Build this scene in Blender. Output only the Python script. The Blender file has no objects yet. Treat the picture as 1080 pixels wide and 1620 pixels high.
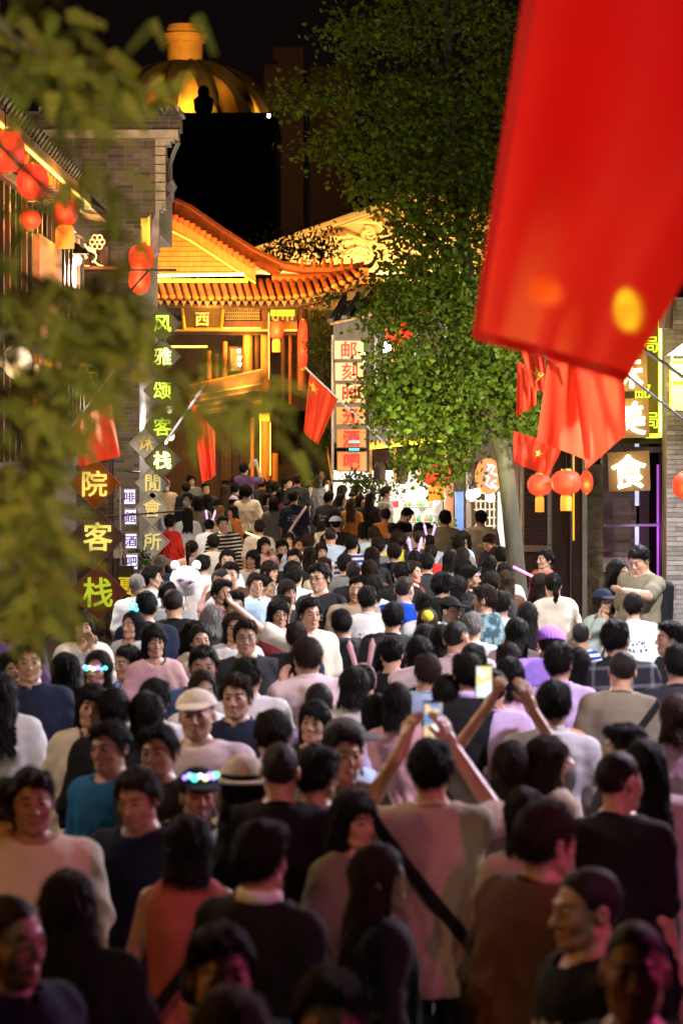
import bpy, math, random, time
import numpy as np
from mathutils import Vector, Matrix, Euler
R = math.radians
rng = random.Random(7)
nr = np.random.RandomState(11)
SC = bpy.context.scene
COL = SC.collection
T0 = time.time()

# ------------------------------------------------------------------ camera, world, exposure
F = 4500.0          # focal length in photograph pixels (1080 wide)
HC = 2.85           # camera height in metres
cam_data = bpy.data.cameras.new("camera")
cam = bpy.data.objects.new("camera", cam_data)
COL.objects.link(cam)
cam.location = (0, 0, HC)
cam.rotation_euler = (R(90), 0, 0)
cam_data.sensor_fit = 'VERTICAL'
cam_data.sensor_height = 36.0
cam_data.lens = F / 1620 * 36.0
cam_data.shift_y = -(810 - 690) / 1620.0
cam_data.clip_start = 0.1
cam_data.clip_end = 2000
cam_data.dof.use_dof = True
cam_data.dof.focus_distance = 36.0
cam_data.dof.aperture_fstop = 4.2
SC.camera = cam
SC.view_settings.view_transform = 'Standard'
SC.view_settings.look = 'None'
SC.view_settings.exposure = 0.0
SC.view_settings.gamma = 1.0
try:
    SC.view_settings.use_curve_mapping = False
except Exception:
    pass
SC.cycles.use_denoising = True
SC.cycles.max_bounces = 5
SC.cycles.diffuse_bounces = 2
SC.cycles.glossy_bounces = 2
SC.cycles.transmission_bounces = 3
SC.cycles.transparent_max_bounces = 8
SC.cycles.sample_clamp_indirect = 4.0
SC.cycles.use_light_tree = True

world = bpy.data.worlds.new("World")
SC.world = world
world.use_nodes = True
_n = world.node_tree.nodes
_l = world.node_tree.links
_bg = _n["Background"]
_sky = _n.new("ShaderNodeTexSky")
_sky.sky_type = 'NISHITA'
_sky.sun_disc = False
_sky.sun_elevation = R(-8)
_sky.sun_rotation = R(200)
_add = _n.new("ShaderNodeMixRGB")
_add.blend_type = 'ADD'
_add.inputs[0].default_value = 1.0
_add.inputs[2].default_value = (0.075, 0.045, 0.04, 1)   # city glow on the night sky
_l.new(_sky.outputs[0], _add.inputs[1])
_l.new(_add.outputs[0], _bg.inputs[0])
_bg.inputs[1].default_value = 0.05

def lamp(name, loc, watts, color, radius=0.15, spot=None, aim=None, blend=0.6, parent=None):
    d = bpy.data.lights.new(name, 'SPOT' if spot else 'POINT')
    d.energy = watts
    d.color = color
    d.shadow_soft_size = radius
    if spot:
        d.spot_size = R(spot)
        d.spot_blend = blend
    o = bpy.data.objects.new(name, d)
    COL.objects.link(o)
    o.location = loc
    if aim is not None:
        v = Vector(aim) - Vector(loc)
        o.rotation_euler = v.to_track_quat('-Z', 'Y').to_euler()
    if parent is not None:
        o.parent = parent
        o.location = Vector(loc) - parent.location
    return o

# street and shop lamps of the lane: (x, y, z, watts, colour)
WARM = (1.0, 0.52, 0.22); AMBER = (1.0, 0.42, 0.08); WHITE = (1.0, 0.9, 0.78); COOL = (0.82, 0.88, 1.0)
MAGENTA = (1.0, 0.08, 0.42); LILAC = (0.85, 0.6, 1.0)
STREET = [
    (-2.9, 7.0, 3.3, 95, AMBER), (2.6, 7.6, 2.7, 110, MAGENTA),
    (-3.3, 12.5, 3.8, 520, (1.0, 0.78, 0.58)), (3.2, 13.5, 3.9, 900, (0.95, 0.80, 1.0)),
    (-3.4, 18.5, 4.0, 1000, (1.0, 0.90, 0.80)), (3.5, 19.5, 4.2, 2000, (0.98, 0.95, 1.0)),
    (-3.25, 25.5, 4.4, 1000, (1.0, 0.95, 0.88)), (4.2, 26.0, 4.6, 2600, (0.94, 0.95, 1.0)),
    (4.5, 33.0, 4.2, 1300, (1.0, 0.95, 0.90)), (-3.2, 34.5, 4.9, 500, (1.0, 0.74, 0.48)),
]

# ------------------------------------------------------------------ pixel -> place
def W(px, py, Y):
    return Vector(((px - 540) * Y / F, Y, HC - (py - 690) * Y / F))

def ground_z(Y):
    return max(0.0, min(0.5, (Y - 42) / 13.0 * 0.5))

# ------------------------------------------------------------------ object helpers
def wloc(o):
    v = Vector((0, 0, 0))
    while o is not None:
        v = v + o.location
        o = o.parent
    return v

def props(o, label=None, cat=None, group=None, kind=None):
    if label: o['label'] = label
    if cat: o['category'] = cat
    if group: o['group'] = group
    if kind: o['kind'] = kind
    return o

def empty(name, loc, label=None, cat=None, group=None, rz=0.0):
    o = bpy.data.objects.new(name, None)
    o.empty_display_size = 0.1
    COL.objects.link(o)
    o.location = loc
    o.rotation_euler = (0, 0, rz)
    return props(o, label, cat, group)

def mesh_from(name, V, Fc, m=None, smooth=False, mats=None, midx=None):
    me = bpy.data.meshes.new(name)
    V = np.asarray(V, dtype=np.float32)
    if isinstance(Fc, np.ndarray) and Fc.ndim == 2:
        n, k = Fc.shape
        me.vertices.add(len(V)); me.vertices.foreach_set('co', V.ravel())
        me.loops.add(n * k); me.loops.foreach_set('vertex_index', Fc.astype(np.int32).ravel())
        me.polygons.add(n); me.polygons.foreach_set('loop_start', np.arange(0, n * k, k, dtype=np.int32))
        me.polygons.foreach_set('loop_total', np.full(n, k, dtype=np.int32))
        me.update(calc_edges=True)
    else:
        me.from_pydata([tuple(v) for v in V], [], Fc)
    if smooth:
        me.polygons.foreach_set('use_smooth', [True] * len(me.polygons))
    if mats:
        for x in mats: me.materials.append(x)
        if midx is not None: me.polygons.foreach_set('material_index', midx)
    elif m: me.materials.append(m)
    me.update()
    return me

def part(name, me, parent=None, loc=None):
    o = bpy.data.objects.new(name, me)
    COL.objects.link(o)
    if parent is not None: o.parent = parent
    if loc is not None: o.location = loc
    return o

class MB:
    """collects world-space pieces and links them as one mesh object"""
    def __init__(s): s.V = []; s.F = []
    def add(s, V, Fc):
        b = len(s.V); s.V += [tuple(v) for v in V]; s.F += [tuple(i + b for i in f) for f in Fc]; return s
    def box(s, a, b):
        x0, y0, z0 = (min(a[i], b[i]) for i in range(3)); x1, y1, z1 = (max(a[i], b[i]) for i in range(3))
        return s.add([(x0,y0,z0),(x1,y0,z0),(x1,y1,z0),(x0,y1,z0),(x0,y0,z1),(x1,y0,z1),(x1,y1,z1),(x0,y1,z1)],
                     [(0,3,2,1),(4,5,6,7),(0,1,5,4),(1,2,6,5),(2,3,7,6),(3,0,4,7)])
    def pbox(s, px0, py0, px1, py1, Y, d=0.1):
        a = W(px0, py0, Y); b = W(px1, py1, Y); return s.box((a.x, Y, a.z), (b.x, Y + d, b.z))
    def tube(s, pts, r, n=8, closed=False):
        pts = [Vector(p) for p in pts]; N = len(pts)
        rs = r if isinstance(r, (list, tuple)) else [r] * N
        rings = []
        ref = Vector((0.13, 0.31, 0.94)).normalized()
        for i, p in enumerate(pts):
            a = pts[(i - 1) % N] if (closed or i > 0) else p
            c = pts[(i + 1) % N] if (closed or i < N - 1) else p
            t = (c - a).normalized() if (c - a).length > 1e-9 else Vector((0, 0, 1))
            u = t.cross(ref)
            if u.length < 1e-3: u = t.cross(Vector((1, 0, 0)))
            u.normalize(); w = t.cross(u)
            rings.append([p + (u * math.cos(2*math.pi*k/n) + w * math.sin(2*math.pi*k/n)) * rs[i] for k in range(n)])
        V = [v for g in rings for v in g]; Fc = []
        M = N if closed else N - 1
        for i in range(M):
            j = (i + 1) % N
            for k in range(n):
                Fc.append((i*n+k, i*n+(k+1)%n, j*n+(k+1)%n, j*n+k))
        if not closed:
            Fc.append(tuple(reversed(range(n)))); Fc.append(tuple((N-1)*n+k for k in range(n)))
        return s.add(V, Fc)
    def lathe(s, c, prof, n=20, squash=(1, 1)):
        c = Vector(c); V = []; Fc = []
        for r, z in prof:
            for k in range(n):
                a = 2*math.pi*k/n
                V.append(c + Vector((r*math.cos(a)*squash[0], r*math.sin(a)*squash[1], z)))
        for i in range(len(prof)-1):
            for k in range(n):
                Fc.append((i*n+k, i*n+(k+1)%n, (i+1)*n+(k+1)%n, (i+1)*n+k))
        Fc.append(tuple(reversed(range(n)))); Fc.append(tuple((len(prof)-1)*n+k for k in range(n)))
        return s.add(V, Fc)
    def prism(s, pts, d):
        """polygon of world points (in a plane facing -Y) extruded back by d"""
        n = len(pts); V = [Vector(p) for p in pts] + [Vector(p) + Vector((0, d, 0)) for p in pts]
        Fc = [tuple(range(n)), tuple(reversed(range(n, 2*n)))] + [(i, n+i, n+(i+1) % n, (i+1) % n) for i in range(n)]
        return s.add(V, Fc)
    def build(s, name, m, parent=None, smooth=False, label=None, cat=None, group=None, kind=None):
        V = np.array(s.V, dtype=np.float64)
        if parent is not None:
            o0 = np.array(wloc(parent)); loc = None
        elif kind == 'structure':
            o0 = np.zeros(3); loc = None
        else:
            lo = V.min(0); hi = V.max(0); o0 = np.array([(lo[0]+hi[0])/2, (lo[1]+hi[1])/2, lo[2]]); loc = tuple(o0)
        me = bpy.data.meshes.new(name)
        me.from_pydata([tuple(v) for v in (V - o0)], [], s.F)
        if smooth:
            me.polygons.foreach_set('use_smooth', [True]*len(me.polygons))
            try: me.set_sharp_from_angle(angle=R(40))
            except Exception: pass
        me.materials.append(m)
        o = part(name, me, parent, loc)
        return props(o, label, cat, group, kind)

# ------------------------------------------------------------------ materials
MATS = {}
def mat(name, col, rough=0.7, emis=None, es=0.0, var=0.25, scale=8.0, bump=0.15, metal=0.0, stretch=(1, 1, 1), spec=0.4, trans=0.0, rand=0.0, tint=False, bscale=None):
    if name in MATS: return MATS[name]
    m = bpy.data.materials.new(name); m.use_nodes = True
    n = m.node_tree.nodes; l = m.node_tree.links
    b = n["Principled BSDF"]
    b.inputs['Roughness'].default_value = rough
    b.inputs['Metallic'].default_value = metal
    b.inputs['Specular IOR Level'].default_value = spec
    if trans: b.inputs['Transmission Weight'].default_value = trans
    tc = n.new('ShaderNodeTexCoord'); mp = n.new('ShaderNodeMapping'); mp.inputs['Scale'].default_value = stretch
    l.new(tc.outputs['Object'], mp.inputs[0])
    nz = n.new('ShaderNodeTexNoise'); nz.inputs['Scale'].default_value = scale; nz.inputs['Detail'].default_value = 5
    l.new(mp.outputs[0], nz.inputs['Vector'])
    rmp = n.new('ShaderNodeMapRange'); rmp.inputs['From Min'].default_value = 0.25; rmp.inputs['From Max'].default_value = 0.75
    rmp.inputs['To Min'].default_value = 1 - var; rmp.inputs['To Max'].default_value = 1 + var
    l.new(nz.outputs['Fac'], rmp.inputs['Value'])
    mx = n.new('ShaderNodeVectorMath'); mx.operation = 'SCALE'
    mx.inputs[0].default_value = col[:3]
    l.new(rmp.outputs[0], mx.inputs['Scale'])
    out = mx.outputs[0]
    if rand:
        oi = n.new('ShaderNodeObjectInfo'); r2 = n.new('ShaderNodeMapRange')
        r2.inputs['To Min'].default_value = 1 - rand; r2.inputs['To Max'].default_value = 1 + rand
        l.new(oi.outputs['Random'], r2.inputs['Value'])
        m2 = n.new('ShaderNodeVectorMath'); m2.operation = 'SCALE'; l.new(out, m2.inputs[0]); l.new(r2.outputs[0], m2.inputs['Scale']); out = m2.outputs[0]
    if tint:
        at = n.new('ShaderNodeAttribute'); at.attribute_name = 'tint'
        m3 = n.new('ShaderNodeVectorMath'); m3.operation = 'MULTIPLY'; l.new(out, m3.inputs[0]); l.new(at.outputs['Color'], m3.inputs[1]); out = m3.outputs[0]
    l.new(out, b.inputs['Base Color'])
    if bump:
        bp = n.new('ShaderNodeBump'); bp.inputs['Strength'].default_value = bump; bp.inputs['Distance'].default_value = 0.01
        src = nz
        if bscale:
            src = n.new('ShaderNodeTexNoise'); src.inputs['Scale'].default_value = bscale; src.inputs['Detail'].default_value = 3
            l.new(mp.outputs[0], src.inputs['Vector'])
        l.new(src.outputs['Fac'], bp.inputs['Height']); l.new(bp.outputs[0], b.inputs['Normal'])
    if emis:
        b.inputs['Emission Color'].default_value = (*emis[:3], 1); b.inputs['Emission Strength'].default_value = es
    MATS[name] = m
    return m

def glow(name, col, s, var=0.0, scale=3.0):
    """a thing that gives off light"""
    if name in MATS: return MATS[name]
    m = bpy.data.materials.new(name); m.use_nodes = True
    n = m.node_tree.nodes; l = m.node_tree.links; b = n["Principled BSDF"]
    b.inputs['Base Color'].default_value = (col[0]*.5, col[1]*.5, col[2]*.5, 1); b.inputs['Roughness'].default_value = 0.6
    b.inputs['Emission Color'].default_value = (*col, 1); b.inputs['Emission Strength'].default_value = s
    if var:
        tc = n.new('ShaderNodeTexCoord'); nz = n.new('ShaderNodeTexNoise'); nz.inputs['Scale'].default_value = scale
        l.new(tc.outputs['Object'], nz.inputs['Vector'])
        r = n.new('ShaderNodeMapRange'); r.inputs['From Min'].default_value = .3; r.inputs['From Max'].default_value = .7
        r.inputs['To Min'].default_value = s*(1-var); r.inputs['To Max'].default_value = s*(1+var)
        l.new(nz.outputs['Fac'], r.inputs['Value']); l.new(r.outputs[0], b.inputs['Emission Strength'])
    MATS[name] = m
    return m

def text_mesh(body, size, m, extrude=0.01, bold=0.0):
    c = bpy.data.curves.new('lettering', 'FONT'); c.body = body; c.size = 1.0
    c.resolution_u = 3
    o = bpy.data.objects.new('lettering', c); COL.objects.link(o)
    c.extrude = extrude / size
    bpy.context.view_layer.update()
    me = bpy.data.meshes.new_from_object(o.evaluated_get(bpy.context.evaluated_depsgraph_get()))
    bpy.data.objects.remove(o); bpy.data.curves.remove(c)
    V = np.empty(len(me.vertices)*3, dtype=np.float32); me.vertices.foreach_get('co', V); V = V.reshape(-1, 3)
    Fq = [tuple(q.vertices) for q in me.polygons]; bpy.data.meshes.remove(me)
    c0 = (V.min(0)+V.max(0))/2; V = (V - c0)*size
    V = np.stack([V[:, 0], -V[:, 2], V[:, 1]], 1)   # stand up, facing -Y
    allV = []; allF = []
    sh = [(0, 0)] if bold <= 0 else [(0, 0), (1, .2), (-1, -.2), (.2, 1), (-.2, -1), (.8, .8), (-.8, -.8), (.7, -.7), (-.7, .7)]
    for i, (dx, dz) in enumerate(sh):     # brush weight: nearly coincident strokes, each a hair deeper
        allV.append(V*np.array([1, 1, 1])+np.array([dx*bold*size, i*.0007, dz*bold*size])); allF += [tuple(q+i*len(V) for q in f) for f in Fq]
    return mesh_from('lettering', np.concatenate(allV), allF, m)
# ------------------------------------------------------------------ implicit-surface modelling (people, hair, clothes)
def surfnet(f, lo, hi, h):
    ax = [np.arange(lo[i], hi[i] + h, h, dtype=np.float32) for i in range(3)]
    X = ax[0][:, None, None]; Y = ax[1][None, :, None]; Z = ax[2][None, None, :]
    D = f(X, Y, Z).astype(np.float32)
    D = np.broadcast_to(D, (len(ax[0]), len(ax[1]), len(ax[2])))
    S = D < 0
    nx, ny, nz = D.shape
    cnt = np.zeros((nx-1, ny-1, nz-1), np.int8)
    for i in (0, 1):
        for j in (0, 1):
            for k in (0, 1):
                cnt += S[i:nx-1+i, j:ny-1+j, k:nz-1+k]
    act = (cnt > 0) & (cnt < 8)
    idx = -np.ones(act.shape, np.int64)
    ci, cj, ck = np.nonzero(act); N = len(ci)
    idx[ci, cj, ck] = np.arange(N)
    acc = np.zeros((N, 3)); w = np.zeros(N)
    cor = [(0,0,0),(1,0,0),(0,1,0),(1,1,0),(0,0,1),(1,0,1),(0,1,1),(1,1,1)]
    vals = [D[ci+a, cj+b, ck+c] for a, b, c in cor]
    for a in range(8):
        for b in range(a+1, 8):
            dlt = [cor[b][t]-cor[a][t] for t in range(3)]
            if sum(abs(q) for q in dlt) != 1: continue
            va, vb = vals[a], vals[b]
            mk = (va < 0) != (vb < 0)
            t = np.where(mk, va/np.where(mk, va-vb, 1), 0)
            for q in range(3):
                acc[:, q] += np.where(mk, cor[a][q] + t*dlt[q], 0)
            w += mk
    P = acc/w[:, None]
    V = np.stack([ax[0][ci]+P[:, 0]*h, ax[1][cj]+P[:, 1]*h, ax[2][ck]+P[:, 2]*h], 1)
    quads = []
    # edges along x
    for axis in range(3):
        sl0 = [slice(1, -1)]*3; sl1 = [slice(1, -1)]*3
        sl0[axis] = slice(0, -1); sl1[axis] = slice(1, None)
        s0 = S[tuple(sl0)]; s1 = S[tuple(sl1)]
        e = np.argwhere(s0 != s1)
        if len(e) == 0: continue
        flip = s0[e[:, 0], e[:, 1], e[:, 2]]
        off = np.ones(3, int); off[axis] = 0
        e = e + off
        u, v = [(1, 2), (2, 0), (0, 1)][axis]
        def at(du, dv):
            c = e.copy(); c[:, u] -= du; c[:, v] -= dv
            return idx[c[:, 0], c[:, 1], c[:, 2]]
        q = np.stack([at(1, 1), at(0, 1), at(0, 0), at(1, 0)], 1)
        q[~flip] = q[~flip][:, ::-1]
        quads.append(q)
    Q = np.concatenate(quads)
    Q = Q[(Q >= 0).all(1)]
    return V, Q

def rc(a, b, r1, r2, sy=1.0):
    a = np.array(a, float); b = np.array(b, float); ba = b-a; L = max((ba**2).sum(), 1e-9)
    def f(X, Y, Z):
        x, y, z = X-a[0], Y-a[1], Z-a[2]
        t = np.clip((x*ba[0]+y*ba[1]+z*ba[2])/L, 0, 1)
        return np.sqrt((x-t*ba[0])**2+((y-t*ba[1])/sy)**2+(z-t*ba[2])**2) - (r1+(r2-r1)*t)
    return f
def ell(c, r):
    def f(X, Y, Z):
        x, y, z = (X-c[0])/r[0], (Y-c[1])/r[1], (Z-c[2])/r[2]
        k = np.sqrt(x*x+y*y+z*z)
        g = np.sqrt((x/r[0])**2+(y/r[1])**2+(z/r[2])**2)+1e-6
        return k*(k-1)/g
    return f
def rbox(c, h, r):
    def f(X, Y, Z):
        x, y, z = abs(X-c[0])-h[0]+r, abs(Y-c[1])-h[1]+r, abs(Z-c[2])-h[2]+r
        return np.sqrt(np.maximum(x,0)**2+np.maximum(y,0)**2+np.maximum(z,0)**2)+np.minimum(np.maximum(x,np.maximum(y,z)),0)-r
    return f
def smin(a, b, k):
    h = np.clip(0.5+0.5*(b-a)/k, 0, 1)
    return b+(a-b)*h-k*h*(1-h)
def smax(a, b, k): return -smin(-a, -b, k)
def uni(fs, k):
    def f(X, Y, Z):
        d = fs[0](X, Y, Z)
        for g in fs[1:]: d = smin(d, g(X, Y, Z), k)
        return d
    return f
def folds(seed, amp, fz=1.0):
    r = np.random.RandomState(seed)
    ws = [(r.uniform(-22, 22), r.uniform(-22, 22), r.uniform(-18, 18)*fz, r.uniform(0, 6)) for _ in range(4)]
    us = [(r.uniform(-12, 12), r.uniform(-12, 12), r.uniform(-12, 12), r.uniform(0, 6)) for _ in range(4)]
    def f(X, Y, Z):
        s = 0
        for w, u in zip(ws, us):
            q = np.sin(w[0]*X+w[1]*Y+w[2]*Z+w[3]+1.6*np.sin(u[0]*X+u[1]*Y+u[2]*Z+u[3]))
            s = s + (1-np.abs(q))**2*1.6-.5
        return s*amp
    return f

# ---- head (head coordinates = standing adult, face towards -Y, eyes at z 1.606)
PIV = np.array([0, 0.012, 1.50])
def head_sdf(kind):
    w, jaw, nose, mw, ey, br, chin = {'m': (1.0, .058, 1.0, 1.0, .031, 1.0, 0), 'n': (1.07, .066, 1.1, 1.05, .032, .7, .004), 'o': (.96, .052, 1.2, .9, .030, 1.3, -.004), 'p': (1.03, .062, .85, 1.15, .0325, 1.1, .002),
        'f': (.95, .050, .82, .9, .031, .5, -.002), 'g': (1.0, .056, .75, 1.0, .0315, .4, 0), 'h': (.92, .047, .95, .85, .0295, .5, -.004), 'c': (1.03, .052, .65, .85, .031, .3, 0)}[kind]
    cran = ell((0, .012, 1.632), (.075*w, .094, .09))
    parts_ = [(ell((0, -.028, 1.566), (jaw, .060, .083)), .03), (ell((0, -.060, 1.507), (.028*jaw/.058, .026, .021+chin)), .028),
              (rc((0, .012, 1.56), (0, .02, 1.40), .054, .058), .02)]
    for s in (-1, 1):
        parts_ += [(ell((s*.040*w, -.052, 1.578), (.022, .022, .026)), .024), (rc((s*.052, -.01, 1.545), (s*.04, -.045, 1.515), .016, .014), .02)]
    parts_ += [(rc((-.028, -.076-.003*br, 1.627), (.028, -.076-.003*br, 1.627), .011, .011), .016)]
    def f(X, Y, Z):
        d = cran(X, Y, Z)
        for g, k in parts_: d = smin(d, g(X, Y, Z), k)
        for s in (-1, 1): d = smax(d, -ell((s*ey, -.104, 1.605), (.019, .018, .014))(X, Y, Z), .014)
        d = smin(d, rc((0, -.086, 1.612), (0, -.090-.014*nose, 1.572), .006, .0105*nose)(X, Y, Z), .012)
        for s in (-1, 1):
            d = smin(d, ell((s*.0115, -.092, 1.567), (.0075, .008, .0065))(X, Y, Z), .006)
            d = smin(d, ell((s*ey, -.080, 1.606), (.0165, .0105, .0105))(X, Y, Z), .004)
            d = smax(d, -ell((s*ey, -.092, 1.605), (.0135, .012, .0040))(X, Y, Z), .002)
            e = ell((s*.077*w, .016, 1.597), (.010, .020, .031))(X, Y, Z)
            d = smin(d, e, .006)
            d = smax(d, -ell((s*.088*w, .012, 1.600), (.007, .011, .019))(X, Y, Z), .004)
        d = smin(d, ell((0, -.087, 1.5410), (.019*mw, .0095, .0042))(X, Y, Z), .003)
        d = smin(d, ell((0, -.086, 1.5305), (.0165*mw, .0098, .0055))(X, Y, Z), .003)
        return d
    return f
HEADS = {}
def head_mesh(kind):
    if kind not in HEADS:
        V, Q = surfnet(head_sdf(kind), (-.105, -.135, 1.435), (.105, .125, 1.74), .0042)
        T = np.ones((len(V), 3))
        x, y, z = V[:, 0], V[:, 1], V[:, 2]
        lips = ((x/.023)**2+((z-1.536)/.0105)**2 < 1) & (y < -.075)
        T[lips] = (.85, .5, .5)
        ax_ = np.abs(x); zb = 1.6265+.004*np.sin((ax_-.012)/.036*math.pi)
        brow = (ax_ > .012) & (ax_ < .05) & (np.abs(z-zb) < .0048) & (y < -.03)
        T[brow] = (.16, .13, .13)
        slit = (((ax_-.031)/.0155)**2+((z-1.605)/.006)**2 < 1) & (y < -.07)
        T[slit] = (.3, .22, .2)
        ck = (((ax_-.042)/.02)**2+((z-1.572)/.02)**2 < 1) & (y < -.03)
        T[ck] = (1.04, .93, .91)
        HEADS[kind] = (V, Q, T)
    return HEADS[kind]

# ---- poses : elbow, wrist, hand direction for the figure's sides s=-1 (image left when facing us) and s=+1
def J(sx, e, w, h=None): return dict(s=sx, e=np.array(e, float), w=np.array(w, float), h=None if h is None else np.array(h, float))
def down(s, o=0.0): return J(s, (s*(.212+o), .03, 1.13), (s*(.222+o), -.05, .89))
POSES = {
 'stand': [down(-1), down(1)],
 'walk': [J(-1, (-.24, .08, 1.14), (-.24, .02, .90)), J(1, (.24, -.04, 1.13), (.23, -.17, .93))],
 'phone': [J(-1, (-.24, -.03, 1.13), (-.075, -.26, 1.20), (.5, -.3, .7)), J(1, (.24, -.03, 1.13), (.075, -.26, 1.20), (-.5, -.3, .7))],
 'photo': [J(-1, (-.25, -.20, 1.38), (-.09, -.33, 1.62), (.3, -.2, .9)), J(1, (.25, -.20, 1.38), (.09, -.33, 1.62), (-.3, -.2, .9))],
 'high': [J(-1, (-.27, -.14, 1.60), (-.10, -.24, 1.84), (.35, -.1, .9)), J(1, (.27, -.14, 1.60), (.10, -.24, 1.84), (-.35, -.1, .9))],
 'ear': [J(-1, (-.25, -.12, 1.15), (-.125, -.13, 1.42), (.05, .1, .95)), down(1)],
 'reach': [down(-1), J(1, (.24, -.22, 1.32), (.20, -.46, 1.36), (-.1, -1, .1))],
 'side': [down(-1), J(1, (.42, -.06, 1.33), (.66, -.12, 1.30), (1, -.2, 0))],
 'fold': [J(-1, (-.25, -.04, 1.13), (.0, -.20, 1.17), (1, -.05, .05)), J(1, (.25, -.04, 1.13), (-.02, -.215, 1.13), (-1, -.05, .05))],
 'chin': [down(-1), J(1, (.21, -.15, 1.17), (.07, -.15, 1.44), (-.35, .05, .9))],
 'wave': [J(-1, (-.40, -.02, 1.50), (-.60, -.04, 1.66), (-.7, 0, .6)), down(1)],
 'hold': [J(-1, (-.25, -.02, 1.13), (-.08, -.24, 1.12), (1, -.2, .1)), down(1)],
}
PHONE_AT = {'phone': (0, -.33, 1.27), 'photo': (0, -.385, 1.72), 'high': (0, -.275, 1.945), 'ear': (-.10, -.03, 1.54), 'reach': (.19, -.56, 1.40)}
ZS = [.76, .85, .93, 1.02, 1.10, 1.20, 1.30, 1.38, 1.43, 1.47, 1.5]
PROF = {'m': ([.15, .160, .162, .152, .146, .153, .166, .166, .138, .080, .05], [.09, .112, .118, .112, .110, .116, .122, .108, .085, .062, .05]),
        'n': ([.17, .190, .195, .195, .190, .185, .190, .188, .158, .088, .05], [.10, .130, .140, .150, .148, .138, .130, .112, .088, .066, .05]),
        'f': ([.155, .172, .168, .145, .132, .140, .155, .158, .132, .074, .05], [.09, .112, .112, .100, .094, .104, .110, .094, .075, .055, .045]),
        'c': ([.14, .150, .150, .145, .143, .146, .152, .152, .125, .075, .05], [.09, .105, .115, .118, .115, .110, .108, .095, .078, .058, .05])}
PROF['g'] = PROF['h'] = PROF['f']; PROF['o'] = PROF['p'] = PROF['m']
SHW = {'o': .160, 'p': .166, 'h': .138, 'm': .160, 'n': .176, 'f': .138, 'g': .140, 'c': .140}
def torso(kind, i, i2=0.0, z1=1.5, z0=.78):
    A, B = PROF[kind]
    def f(X, Y, Z):
        a = np.interp(Z, ZS, A)+i+i2*np.clip((1.2-Z)/.4, 0, 1); b = np.interp(Z, ZS, B)+i+i2*np.clip((1.25-Z)/.4, 0, 1)
        q = np.sqrt((X/a)**2+((Y-.008)/b)**2)
        return np.maximum(np.maximum((q-1)*np.minimum(a, b)*.95, Z-z1), z0-Z)
    return f
def shoulder(kind, s): return np.array([s*SHW[kind], .008, 1.395])
def hand_fs(j, wr):
    d = j['w']-j['e'] if j['h'] is None else j['h']
    d = d/np.linalg.norm(d); w = j['w']
    inn = np.array([-j['s'], -.25, 0.]) if j['h'] is None else np.array([-j['s']*.3, -.2, .5])
    n = inn-d*inn.dot(d); n /= np.linalg.norm(n)        # palm normal
    u = np.cross(d, n)
    if u[1] > 0 and j['h'] is None: u = -u
    fs = [rc(w-d*.02, w+d*.03, wr, wr*.95), rc(w+d*.03+u*.018, w+d*.085+u*.024, .016, .014), rc(w+d*.03-u*.012, w+d*.083-u*.018, .017, .013), rc(w+d*.03, w+d*.08, .02, .016)]
    for k, (off, L) in enumerate([(.028, .062), (.010, .072), (-.009, .067), (-.026, .052)]):
        p0 = w+d*.082+u*off; p1 = p0+d*L*.5+n*L*.16; p2 = p1+d*L*.38+n*L*.34
        fs += [rc(p0, p1, .0088, .0082), rc(p1, p2, .0082, .0070)]
    t0 = w+d*.03+u*.022; t1 = t0+d*.03+u*.026+n*.014; t2 = t1+d*.03+u*.006+n*.012
    fs += [rc(t0, t1, .012, .0098), rc(t1, t2, .0098, .0085)]
    return fs, w+d*.07
BODY = {}
def head_matrix(kind, hy, hp):
    hs = 1.20 if kind == 'c' else .90
    return Matrix.Translation(Vector(PIV)) @ Euler((hp, 0, hy)).to_matrix().to_4x4() @ Matrix.Scale(hs, 4) @ Matrix.Translation(-Vector(PIV))
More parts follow.
